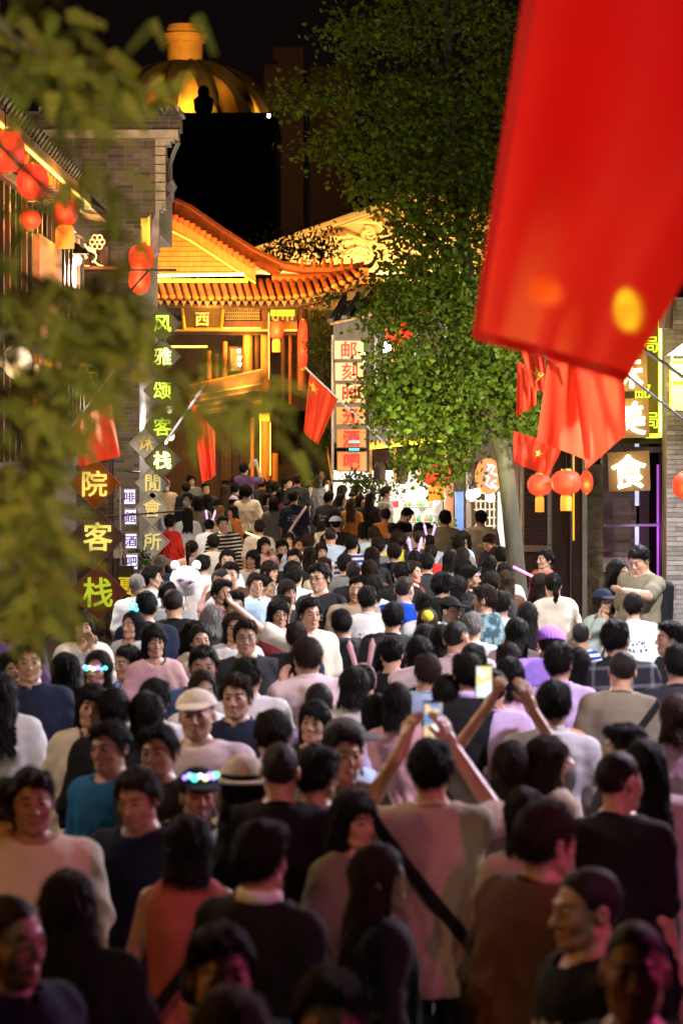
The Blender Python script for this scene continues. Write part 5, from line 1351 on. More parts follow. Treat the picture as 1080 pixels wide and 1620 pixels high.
BARK = mat('ginkgo_bark', (.075, .064, .042), .9, var=.35, scale=9, bump=.9, stretch=(2, 2, .35))
# ginkgo: trunk, limbs, leaf clumps on the limbs
GYT = 29.0
gk = empty('ginkgo_tree', W(830, 1132, GYT), 'tall ginkgo with a slender grey green trunk standing in the crowd', 'tree')
def GT(x, y, d=0.0): return W(x, y, GYT+d)
trunk = [(834, 1132), (826, 1000), (820, 940), (812, 860), (804, 780), (796, 720), (782, 660), (768, 600), (752, 520), (738, 420), (726, 300), (716, 180), (708, 60), (704, -60), (700, -200)]
MB().tube([GT(*p) for p in trunk[:8]], [.105, .098, .094, .090, .088, .086, .083, .078], 14).build('trunk', BARK, gk, True)
MB().tube([GT(*p) for p in trunk[7:]], [.077, .072, .066, .058, .050, .042, .034, .02], 12).build('limb', mat('shaded_bark', (.030, .024, .015), .9, var=.3, bump=.8), gk, True)  # upper trunk and limbs: shade put in as a darker bark colour
limbs = [([(790, 690), (770, 668), (748, 650), (720, 645), (690, 640)], .032), ([(768, 600), (740, 585), (700, 590), (650, 610), (590, 620)], .036), ([(752, 520), (700, 480), (650, 470), (610, 480)], .034), ([(760, 560), (800, 560), (830, 590), (845, 640)], .03),
         ([(738, 420), (690, 380), (640, 370), (600, 380)], .034), ([(730, 330), (670, 280), (600, 250), (540, 235), (490, 235)], .036), ([(726, 300), (760, 250), (780, 180)], .03), ([(718, 200), (650, 160), (560, 150), (480, 160), (440, 140)], .034),
         ([(712, 120), (650, 60), (580, 40), (520, 30)], .03), ([(708, 60), (760, 0), (790, -60)], .03), ([(704, 0), (640, -60), (560, -80)], .03), ([(782, 660), (760, 700), (720, 730), (690, 740)], .02), ([(745, 470), (780, 430), (790, 350)], .026)]
for pts, r_ in limbs:
    MB().tube([GT(x, y, (-.25 if i % 2 else .2)*i*.3) for i, (x, y) in enumerate(pts)], [r_*(1-.75*i/len(pts)) for i in range(len(pts))], 7).build('limb', mat('shaded_bark', (.045, .035, .022), .9, var=.3, bump=.8), gk, True)
def blob_points(blobs, Yc, seed, clump=.14, per=26):
    """clumps of leaves: blobs = (px, py, rx, ry, depth_m, clumps)"""
    r = np.random.RandomState(seed); out = []
    for (cx, cy, rx, ry, dz, n) in blobs:
        for _ in range(n):
            while True:
                u, v, w_ = r.uniform(-1, 1, 3)
                if u*u+v*v+w_*w_ < 1: break
            c = W(cx+u*rx, cy+v*ry, Yc); c = np.array(c)+np.array([0, w_*dz, 0])
            m_ = r.poisson(per); q = r.normal(0, 1, (m_, 3))*clump*np.array([1, 1, .72]); out.append(c+q)
    return np.concatenate(out)
GB = [(640, 35, 110, 50, 1.4, 30), (760, 30, 60, 60, 1.0, 20), (560, 70, 50, 40, .9, 18), (610, 165, 80, 34, 1.1, 34), (480, 155, 50, 20, .8, 17), (700, 170, 80, 60, 1.2, 44), (530, 232, 55, 20, .8, 18), (620, 235, 80, 40, 1.1, 46), (740, 260, 50, 70, 1.0, 34),
      (650, 300, 70, 40, 1.1, 44), (690, 370, 70, 50, 1.1, 60), (730, 440, 50, 60, 1.0, 46), (650, 440, 42, 40, .9, 36), (660, 500, 60, 40, 1.0, 46), (740, 520, 42, 50, .9, 40), (790, 560, 50, 40, .9, 46),
      (640, 575, 60, 26, .8, 34), (602, 622, 26, 18, .6, 15), (660, 625, 60, 34, .8, 60), (740, 610, 60, 36, .9, 66), (815, 620, 36, 44, .8, 60), (640, 665, 50, 18, .6, 26), (720, 670, 50, 26, .7, 40), (825, 675, 26, 26, .6, 30), (660, 720, 26, 26, .5, 14), (700, 745, 34, 18, .4, 12), (730, 700, 22, 20, .5, 12), (600, 505, 20, 26, .5, 10),
      (700, -40, 150, 60, 1.4, 30), (790, 120, 40, 100, 1.0, 30), (770, 330, 30, 80, .9, 26), (585, 300, 22, 14, .5, 8)]
GP_ = blob_points(GB, GYT, 3)
GLEAF = leafmat('ginkgo_leaf', (.060, .092, .007), .45)
leaf_cloud('crown', GP_, .062, FAN, GLEAF, gk, seed=5)
lamp('tree_light', GT(760, 860, -2.2), 600, (1, .95, .45), .2, spot=58, aim=GT(745, 630, 0)); lamp('tree_light', GT(640, 800, -1.5), 300, (1, .95, .7), .2, spot=60, aim=GT(660, 590, 0)); lamp('tree_light', GT(560, 500, -6.5), 800, (1, .88, .5), .2, spot=70, aim=GT(640, 200, 0))
# near tree on the left: feathery leaves on drooping twigs
NYT = 6.6
nt_ = empty('feathery_tree', (-1.35, NYT, 0), 'blurred feathery leaved tree hanging in from the left edge', 'tree')
MB().tube([(-1.35, NYT, 0), (-1.33, NYT+.05, 1.5), (-1.22, NYT, 3.0), (-1.25, NYT+.1, 4.2), (-1.3, NYT, 5.2)], [.10, .09, .075, .06, .04], 12).build('trunk', BARK, nt_, True)
br_l = [((-1.22, NYT, 3.0), (20, 520), (140, 600), (250, 640)), ((-1.24, NYT, 3.6), (0, 420), (120, 470), (330, 500)), ((-1.25, NYT, 4.0), (30, 260), (110, 330), (180, 420)), ((-1.27, NYT, 4.4), (20, 60), (140, 120), (290, 150)), ((-1.2, NYT, 2.8), (0, 780), (60, 850), (110, 930)), ((-1.2, NYT, 2.9), (10, 620), (60, 580), (150, 600)), ((-1.2, NYT, 3.2), (120, 570), (260, 600), (420, 650))]
for k, (b0, *ps) in enumerate(br_l):
    MB().tube([Vector(b0)]+[W(x, y, NYT+.15*((k+i) % 3-1)) for i, (x, y) in enumerate(ps)], [.018, .010, .006, .003], 6).build('branch', BARK, nt_, True)
NB_ = [(40, 40, 110, 60, 40), (90, 110, 110, 50, 34), (190, 140, 110, 40, 24), (270, 20, 40, 20, 3), (60, 190, 60, 40, 8), (150, 180, 60, 30, 8), (150, 300, 60, 60, 13), (60, 330, 70, 50, 12), (190, 380, 34, 50, 7), (60, 400, 60, 40, 7),
       (100, 475, 110, 46, 54), (180, 500, 50, 50, 20), (60, 540, 70, 60, 34), (150, 560, 80, 50, 38), (235, 540, 30, 50, 5), (300, 590, 50, 36, 9), (90, 630, 100, 50, 40), (340, 640, 80, 22, 16), (40, 700, 60, 60, 34), (300, 660, 40, 26, 7), (150, 650, 30, 20, 3), (420, 620, 40, 22, 4),
       (30, 790, 60, 60, 44), (40, 870, 62, 60, 44), (50, 950, 60, 40, 28), (100, 950, 20, 20, 3), (455, 695, 30, 30, 3), (20, 990, 40, 20, 5)]
r_ = np.random.RandomState(21); FP = []; 
stem = MB(); LV = []; LT = []; LF = []
for (cx, cy, rx, ry, n) in NB_:
    for _ in range(int(n*1.5)):
        a = r_.uniform(0, 6.283); q = math.sqrt(r_.uniform(0, 1))
        p0 = W(cx+q*rx*math.cos(a), cy+q*ry*math.sin(a), NYT+r_.uniform(-.5, .5))
        d = Vector((r_.normal(.25, .7), r_.normal(0, .5), r_.normal(-.55, .45))).normalized(); L = r_.uniform(.06, .13)
        side = d.cross(Vector((r_.normal(0, .4), -1, r_.normal(0, .4)))).normalized(); nrm = d.cross(side)
        t_ = r_.uniform(.55, 1.35); tr2 = r_.uniform(.9, 1.4)
        stem.tube([p0, p0+d*L], .0012, 3)
        for k in range(11):
            f_ = (k+.5)/11; c = p0+d*L*f_+Vector((0, 0, -.012*f_*f_)); ll = .022*(1-.55*f_)
            for s in (-1, 1):
                tip = (side*s*.9+d*.5+nrm*.2*s).normalized(); w2 = d*.0045
                b = len(LV); LV += [tuple(c), tuple(c+tip*ll*.5+w2), tuple(c+tip*ll), tuple(c+tip*ll*.5-w2)]; LF.append((b, b+1, b+2, b+3)); LT += [(t_*tr2, t_, t_*.8, 1)]*4
stem.build('twigs', BARK, nt_, kind='stuff')
me = mesh_from('crown', np.array(LV)-np.array(wloc(nt_)), np.array(LF), leafmat('feathery_leaf', (.105, .125, .018), .45))
at = me.attributes.new('tint', 'FLOAT_COLOR', 'POINT'); at.data.foreach_set('color', np.array(LT, dtype=np.float32).ravel()); props(part('crown', me, nt_), kind='stuff')
lamp('near_tree_fill', (.1, 2.0, 1.5), 2100, (1, .84, .42), .2, spot=44, aim=(-.55, 6.6, 3.55), blend=.9)  # added spot without a fixture, brightens the near leaves
# bushes before the pediment, ivy by the stair, pot plants
SHR = leafmat('shrub_leaf', (.05, .075, .02), .3)
for (blobs, Y_, nm, lab, sz) in (([(445, 396, 32, 22, .8, 30)], 74, 'shrub', 'rounded dark shrub before the pediment, nearer the gate roof', .11), ([(506, 392, 22, 22, .7, 22)], 74, 'shrub', 'rounded dark shrub before the pediment scrolls', .11),
        ([(508, 560, 18, 60, .4, 30), (514, 680, 14, 50, .4, 24)], 56.5, 'climbing_plant', 'dark climbing plant on the mossy wall by the gate', .09), ([(340, 368, 20, 20, .6, 8), (370, 360, 16, 14, .5, 6)], 90, 'distant_shrub', 'dim shrub top above the gate roof', .12),
        ([(520, 470, 30, 10, .4, 6)], 55, 'shrub', 'leafy sprig under the gate roof corner', .08), ([(600, 775, 30, 16, .3, 18), (560, 765, 20, 14, .3, 12), (650, 855, 16, 12, .3, 14), (700, 845, 20, 14, .3, 16)], 49.2, 'pot_plant', 'leafy plants hanging over the lit stall front', .07),
        ([(70, 970, 40, 24, .4, 26), (60, 990, 40, 20, .3, 16)], 31, 'pot_plant', 'pale green plants in pots under the left leaves', .05), ([(222, 885, 16, 14, .3, 10)], 38.5, 'pot_plant', 'small green plant behind the grey diamond signs', .05)):
    r0 = empty(nm, (W(blobs[0][0], blobs[0][1]+blobs[0][3], Y_)), lab, 'plant')
    cl = .28 if Y_ > 70 else .10
    P = blob_points(blobs, Y_, int(Y_)+len(lab), cl, 24)
    leaf_cloud('foliage', P, sz, OVAL, SHR, r0, seed=9)
    MB().tube([W(blobs[0][0], blobs[0][1]+blobs[0][3]*1.2, Y_), W(blobs[0][0]+3, blobs[0][1], Y_)], [.03, .01], 6).build('stem', BARK, r0)
# ------------------------------------------------------------------ the crowd
SKIN = mat('skin', (.47, .27, .175), .40, var=.14, scale=22, bump=.10, rand=.24, spec=.5, tint=True, bscale=180)
def hairmat(name, c):
    return mat(name, c, .5, var=.45, scale=40, bump=.8, stretch=(1, 1, .15), spec=.13, bscale=200, rand=.3)
HAIRS = {'k': hairmat('black_hair', (.0065, .0052, .0046)), 'b': hairmat('brown_hair', (.035, .018, .010)), 'g': hairmat('grey_hair', (.16, .15, .14)), 'd': hairmat('dark_brown_hair', (.022, .012, .008)), 'c': hairmat('cropped_hair', (.017, .013, .011)), 'o': hairmat('bleached_hair', (.33, .17, .06))}
CC = {'bk': (.010, .010, .011), 'nv': (.014, .020, .045), 'dg': (.030, .032, .036), 'gy': (.13, .13, .13), 'lg': (.48, .48, .50), 'wh': (.68, .67, .66), 'cr': (.70, .62, .50),
      'tn': (.46, .37, .27), 'kh': (.20, .175, .12), 'br': (.11, .05, .028), 'mr': (.16, .018, .022), 'rd': (.62, .03, .02), 'or': (.62, .20, .04), 'oc': (.42, .20, .04), 'yl': (.70, .62, .06),
      'pk': (.66, .38, .40), 'lp': (.78, .62, .64), 'lv': (.50, .40, .62), 'pu': (.13, .07, .18), 'bl': (.01, .07, .55), 'lb': (.42, .56, .74), 'db': (.045, .09, .20), 'te': (.015, .12, .30),
      'mt': (.50, .60, .48), 'gn': (.02, .22, .08), 'ol': (.12, .11, .05), 'rs': (.45, .12, .10), 'gg': (.28, .33, .30)}
CNAME = {'bk': 'black', 'nv': 'navy', 'dg': 'charcoal', 'gy': 'grey', 'lg': 'light grey', 'wh': 'white', 'cr': 'cream', 'tn': 'tan', 'kh': 'khaki', 'br': 'brown', 'mr': 'maroon', 'rd': 'red', 'or': 'orange',
         'oc': 'ochre', 'yl': 'yellow', 'pk': 'pink', 'lp': 'pale pink', 'lv': 'lavender', 'pu': 'purple', 'bl': 'bright blue', 'lb': 'light blue', 'db': 'denim blue', 'te': 'blue', 'mt': 'mint', 'gn': 'green',
         'ol': 'olive', 'rs': 'rust', 'gg': 'grey green', 'st': 'striped', 'pl': 'dark plaid', 'cm': 'mottled denim', 'bp': 'blue patterned', 'sg': 'shiny pink', 'sb': 'blue and white striped', 'pg': 'grey plaid'}
def cloth(code):
    nm = 'cloth_'+code
    if nm in MATS: return MATS[nm]
    if code.endswith('*'):
        c0_ = CC[code[:-1]]; m = mat(nm, c0_, .88, var=.16, scale=6, bump=.6, spec=.2, rand=.10, bscale=17); n = m.node_tree.nodes; l = m.node_tree.links; b = n["Principled BSDF"]
        tc = n.new('ShaderNodeTexCoord'); sp = n.new('ShaderNodeSeparateXYZ'); l.new(tc.outputs['Object'], sp.inputs[0])
        def box_(axis, lo, hi):
            a = n.new('ShaderNodeMath'); a.operation = 'SUBTRACT'; l.new(sp.outputs[axis], a.inputs[0]); a.inputs[1].default_value = (lo+hi)/2
            c = n.new('ShaderNodeMath'); c.operation = 'ABSOLUTE'; l.new(a.outputs[0], c.inputs[0]); d = n.new('ShaderNodeMath'); d.operation = 'LESS_THAN'; l.new(c.outputs[0], d.inputs[0]); d.inputs[1].default_value = (hi-lo)/2; return d.outputs[0]
        vx = n.new('ShaderNodeTexVoronoi'); vx.inputs['Scale'].default_value = 38; l.new(tc.outputs['Object'], vx.inputs['Vector']); th_ = n.new('ShaderNodeMath'); th_.operation = 'LESS_THAN'; th_.inputs[1].default_value = .42; l.new(vx.outputs['Distance'], th_.inputs[0])
        a1 = n.new('ShaderNodeMath'); a1.operation = 'MULTIPLY'; l.new(box_(0, -.09, .09), a1.inputs[0]); l.new(box_(2, 1.22, 1.32), a1.inputs[1]); a2 = n.new('ShaderNodeMath'); a2.operation = 'MULTIPLY'; l.new(a1.outputs[0], a2.inputs[0]); l.new(th_.outputs[0], a2.inputs[1])
        mx = n.new('ShaderNodeMixRGB'); l.new(a2.outputs[0], mx.inputs[0]); l.new(b.inputs['Base Color'].links[0].from_socket, mx.inputs[1]); lum = sum(c0_)/3
        mx.inputs[2].default_value = (.55, .53, .5, 1) if lum < .2 else (.05, .06, .12, 1); l.new(mx.outputs[0], b.inputs['Base Color']); return m
    if code in CC:
        return mat(nm, CC[code], .88, var=.16, scale=6, bump=.6, spec=.2, rand=.10, bscale=17)
    m = mat(nm, (1, 1, 1), .85, var=.08, scale=5, bump=.3, spec=.25, bscale=26)
    n = m.node_tree.nodes; l = m.node_tree.links; b = n["Principled BSDF"]
    tc = n.new('ShaderNodeTexCoord'); sp = n.new('ShaderNodeSeparateXYZ'); l.new(tc.outputs['Object'], sp.inputs[0])
    mx = n.new('ShaderNodeMixRGB')
    def stripe(axis, per, duty):
        a = n.new('ShaderNodeMath'); a.operation = 'MULTIPLY'; a.inputs[1].default_value = 1/per; l.new(sp.outputs[axis], a.inputs[0])
        c = n.new('ShaderNodeMath'); c.operation = 'FRACT'; l.new(a.outputs[0], c.inputs[0])
        d = n.new('ShaderNodeMath'); d.operation = 'LESS_THAN'; d.inputs[1].default_value = duty; l.new(c.outputs[0], d.inputs[0])
        return d.outputs[0]
    if code in ('st', 'sb'):
        l.new(stripe(2, .052 if code == 'st' else .06, .62 if code == 'st' else .5), mx.inputs[0])
        mx.inputs[1].default_value = (.70, .68, .64, 1); mx.inputs[2].default_value = (.012, .012, .014, 1) if code == 'st' else (.02, .05, .35, 1)
    elif code in ('pl', 'pg'):
        add = n.new('ShaderNodeMath'); add.operation = 'ADD'; l.new(stripe(0, .11, .18), add.inputs[0]); l.new(stripe(2, .11, .18), add.inputs[1])
        mu = n.new('ShaderNodeMath'); mu.operation = 'MULTIPLY'; mu.inputs[1].default_value = .5; l.new(add.outputs[0], mu.inputs[0]); l.new(mu.outputs[0], mx.inputs[0])
        mx.inputs[1].default_value = (.02, .022, .028, 1) if code == 'pl' else (.16, .15, .15, 1); mx.inputs[2].default_value = (.20, .21, .24, 1) if code == 'pl' else (.5, .48, .45, 1)
    else:
        nz = n.new('ShaderNodeTexNoise'); nz.inputs['Scale'].default_value = 16 if code != 'sg' else 9; nz.inputs['Detail'].default_value = 3; l.new(tc.outputs['Object'], nz.inputs['Vector'])
        cr = n.new('ShaderNodeValToRGB'); l.new(nz.outputs['Fac'], cr.inputs[0])
        a, c = {'cm': ((.03, .07, .09), (.16, .24, .27)), 'bp': ((.015, .06, .42), (.25, .42, .75)), 'sg': ((.45, .25, .38), (.70, .50, .62))}[code]
        cr.color_ramp.elements[0].position = .45; cr.color_ramp.elements[0].color = (*a, 1); cr.color_ramp.elements[1].position = .55; cr.color_ramp.elements[1].color = (*c, 1)
        l.new(cr.outputs[0], mx.inputs[1]); mx.inputs[0].default_value = 0
        if code == 'sg': b.inputs['Roughness'].default_value = .35
    l.new(mx.outputs[0], b.inputs['Base Color'])
    return m
BLACKM = mat('black_plastic', (.012, .012, .014), .35, var=.1, bump=.05)
simple_gear()
SCREENS = []
for i_, (c1, c2) in enumerate((((.9, .6, .2), (.1, .25, .5)), ((.2, .35, 1), (.1, .15, .5)), ((.6, .85, 1), (.9, .7, .25)))):
    m_ = glow('screen_picture_%d' % i_, (.5, .5, .5), 1.3); n = m_.node_tree.nodes; l = m_.node_tree.links
    tc = n.new('ShaderNodeTexCoord'); nz = n.new('ShaderNodeTexNoise'); nz.inputs['Scale'].default_value = 22; l.new(tc.outputs['Object'], nz.inputs['Vector']); cr = n.new('ShaderNodeValToRGB'); l.new(nz.outputs['Fac'], cr.inputs[0])
    cr.color_ramp.elements[0].position = .42; cr.color_ramp.elements[0].color = (*c2, 1); cr.color_ramp.elements[1].position = .56; cr.color_ramp.elements[1].color = (*c1, 1); e_ = cr.color_ramp.elements.new(.62); e_.color = (1, 1, 1, 1)
    l.new(cr.outputs[0], n["Principled BSDF"].inputs['Emission Color']); SCREENS.append(m_)

def setmat(o, m):
    o.material_slots[0].link = 'OBJECT'; o.material_slots[0].material = m
def child(name, me, par, m=None, M=None, label=None):
    if len(me.materials) == 0: me.materials.append(None)
    o = bpy.data.objects.new(name, me); COL.objects.link(o); o.parent = par
    if m is not None: setmat(o, m)
    if M is not None: o.matrix_local = M
    if label: o['label'] = label
    return o

PEOPLE = []
def solve_Y(py, k, z0, hz):
    lo, hi = 3.0, 90.0
    for _ in range(60):
        Y = (lo+hi)/2; g = ground_z(Y) if z0 is None else z0
        p = 690+F*(HC-g-hz*k)/Y
        if p > py: lo = Y
        else: hi = Y
    return Y
def person(line):
    spec, label = line.split('|'); t = spec.split(); label = label.strip()
    px, py, k, yaw = float(t[0]), float(t[1]), float(t[2]), float(t[3])
    pose, kind, hair, typ, tc, bc = t[4:10]
    ex = t[10].split(',') if len(t) > 10 else []
    z0 = None; hy = 0; hp = 0
    for e in ex:
        if e.startswith('z='): z0 = float(e[2:])
        if e.startswith('h='): hy = int(e[2:])
        if e.startswith('p='): hp = int(e[2:])
    if pose == 'phone' and hp == 0: hp = 18
    hz = 1.60 if kind != 'c' else 1.625
    bk_ = kind
    if kind == 'm': kind = 'mop'[hash_(label) % 3]
    if kind == 'f': kind = 'fgh'[hash_(label) % 3]
    kt = {'o': 'm', 'p': 'm', 'g': 'f', 'h': 'f'}.get(kind, kind)
    Y = solve_Y(py, k, z0, hz)
    X = (px-540)*Y/F
    g = ground_z(Y) if z0 is None else z0
    root = empty('person', (X, Y, g), label, 'person', rz=R(yaw)); hv = hash_(label+'v'); kx = .94+.12*((hv % 97)/97); root.rotation_euler = (R(((hv//7) % 9-4)*.9), R(((hv//11) % 9-4)*.9), R(yaw)); root.scale = (k*kx, k*(.96+.08*((hv % 53)/53)), k)
    hyr, hpr = R(hy), R(hp)
    me = body_mesh(kind, pose, hyr, hpr)
    child('body', me, root, None)
    hairc = hair[-1] if hair[-1] in 'kbgo' and '.' in hair else 'k'; hs = hair.split('.')[0]
    M = head_matrix(kind, hyr, hpr)
    front = math.cos(R(yaw+hy)+math.atan2(X, Y)) > -.35
    if front:
        for s in (-1, 1):
            e = child('eye', GEO['eye'], root, None, M @ Matrix.Translation((s*.031, -.0785, 1.6055)))
    lsd = typ not in ('tank',)
    if typ == 'tee' and hash_(label+'q') % 4 == 0 and tc in CC and 'plain' not in label: tc = tc+'*'
    tm = child('dress' if typ == 'dress' else {'coat': 'coat', 'hood': 'hooded_jacket', 'long': 'jumper'}.get(typ, 'shirt'), top_mesh(kt, pose, typ), root, cloth(tc))
    if typ == 'coat':
        inner = [e[3:] for e in ex if e.startswith('in=')]
        child('inner_shirt', top_mesh(kt, 'stand', 'tank'), root, cloth(inner[0] if inner else 'wh'))
    if typ in ('tee', 'long', 'hood'):
        nbm = MB(); nbm.tube([(.068*math.cos(a_), .010+.066*math.sin(a_), 1.455+.034*math.sin(a_)) for a_ in [2*math.pi*i/20 for i in range(20)]], .0075, 6, True)
        child('neckband', GEO.setdefault('neckband', mesh_from('neckband', nbm.V, nbm.F, None, True)), root, cloth(tc.rstrip('*')), Matrix.Diagonal((.90 if kt == 'f' else 1.0, 1, 1, 1)))
    walk = pose == 'walk'
    lt = 'skirt' if typ == 'dress' or bc.startswith('s:') else 'shorts' if bc.startswith('h:') else 'trousers'
    bcol = bc.split(':')[-1] if ':' in bc else bc
    child('skirt' if lt == 'skirt' else 'shorts' if lt == 'shorts' else 'trousers', legs_mesh(kt, walk, lt), root, cloth(bcol))
    if Y < 60:
        for s in (-1, 1): child('shoe', shoe_mesh(s, walk), root, cloth('dg' if hash_(label) % 3 else 'wh'))
    cov = {'cap', 'bucket', 'straw', 'beanie'} & {e.split(':')[0] for e in ex}
    if hs == 'crew' and hairc == 'k': hairc = 'c'
    if hairc == 'k' and hash_(label+'h') % 4 == 0 and 'black' not in label: hairc = 'd'
    if hs != 'none':
        if cov and hs in ('short', 'fringe', 'side', 'curly'): hs = 'crew'
        fl_ = -1 if hv % 2 else 1; ho = child('hair', hair_mesh(hs), root, HAIRS[hairc], M @ Matrix.Translation((0, .012, 1.62)) @ Matrix.Diagonal((fl_*(.99+.04*((hv % 31)/31)), 1.0+.04*((hv % 29)/29), 1.0+.05*((hv % 23)/23), 1)) @ Matrix.Translation((0, -.012, -1.62)))
    for e in ex:
        nm, _, c = e.partition(':')
        if nm in ('cap', 'bucket', 'straw', 'beanie'):
            hat = child({'bucket': 'bucket_hat', 'straw': 'straw_hat'}.get(nm, nm), gear(nm), root, (mat('violet_knit', (.30, .12, .6), .9) if c == 'pu' else cloth(c or 'bk')), M @ (Matrix.Scale(1.06, 4, (1, 0, 0)) if nm != 'bucket' else Matrix()))
            if nm == 'straw':
                rb = MB(); rb.lathe((0, .012, 1.665), [(.1005, 0), (.102, .006), (.0985, .022), (.096, .024)], 28, (1, 1.16))
                me2 = GEO.setdefault('ribbon', mesh_from('ribbon', rb.V, rb.F, None, True)); child('ribbon', me2, root, cloth('bk'), M)
        elif nm == 'mask': child('face_mask', gear('mask'), root, cloth(c or 'wh'), M)
        elif nm == 'glasses': child('glasses', GEO['glasses'], root, BLACKM, M)
        elif nm in ('leds', 'crown'):
            cols = [((.2, .3, 1), 3.5), ((1, 1, 1), 3.5), ((.3, .2, 1), 3.5), ((.1, 1, .8), 2.5), ((1, .9, .4), 2.5)] if nm == 'leds' else [((.25, .35, 1), 3), ((.7, .95, 1), 3.5), ((.1, .7, 1), 3)]
            pos = [(.088*math.sin(-1.0+2*i/7), .012-.120*math.cos(-1.0+2*i/7), (1.695 if c != 'blue' else 1.612)+.009*(i % 2)) for i in range(8)] if nm == 'leds' else [(-.03, -.02, 1.775), (.0, -.02, 1.815), (.035, -.02, 1.78), (.018, -.02, 1.748), (-.016, -.02, 1.752), (.05, -.02, 1.745)]
            for i, q in enumerate(pos):
                cc = (i*3+hash_(label)) % len(cols); child('led_light', GEO['led'], root, glow('%s_%d' % (nm, cc), *cols[cc]), M @ Matrix.Translation(q) @ Matrix.Scale(1.0+.25*(i % 3), 4))
        elif nm == 'ears':
            child('headband', gear('band'), root, cloth('lp'), M)
            for q in ('ear_l', 'ear_r'):
                child('bunny_ear', gear(q), root, (cloth('pk') if c == 'pink' else glow('ear_glow', (.75, .45, 1), 1.2, .8, 25)), M)
        elif nm == 'band': child('headband', gear('band'), root, cloth(c or 'wh'), M)
        elif nm == 'scrunchie': child('scrunchie', gear('scrunchie'), root, cloth(c or 'yl'), M)
        elif nm == 'pack': child('backpack', gear('pack'), root, cloth(c or 'bk'))
        elif nm == 'strapL' or nm == 'strapR': child('strap', strap_mesh(kt, pose, typ, 1 if nm == 'strapL' else -1), root, cloth(c or 'bk'))
        elif nm == 'collar':
            mb = MB(); mb.lathe((0, .014, 1.462), [(.064, 0), (.072, .004), (.069, .036), (.062, .038)], 28)
            child('collar', GEO.setdefault('collar', mesh_from('collar', mb.V, mb.F, None, True)), root, cloth(c or 'wh'), Matrix.Translation((0, 0, 1.47)) @ Matrix.Rotation(R(8), 4, 'X') @ Matrix.Translation((0, .0, -1.465)))
    bpy.context.view_layer.update() if False else None
    if 'ph' in [e.split(':')[0] for e in ex]:
        e = [e for e in ex if e.split(':')[0] == 'ph'][0]; c = int(e.split(':')[1]) if ':' in e else hash_(label) % 3
        l0 = Vector(PHONE_AT[pose]); rot = Matrix.Rotation(R(yaw), 4, 'Z')
        p = Vector((X, Y, g)) + rot @ (l0*k)
        short = ' '.join(label.split()[:11])
        pr = empty('phone', p, 'lit phone held by the '+short, 'phone', 'phones held up by people')
        pr.rotation_euler = (R(-25 if pose == 'phone' else -6), R(90 if pose in ('photo',) and hash_(label) % 2 else 0), R(yaw)); pr.scale = (k, k, k)
        child('phone_body', GEO['phone'], pr, BLACKM); child('screen', GEO['screen'], pr, SCREENS[c]); child('camera_lens', GEO['lens'], pr, BLACKM)
    PEOPLE.append((root, X, Y, label))
    return root
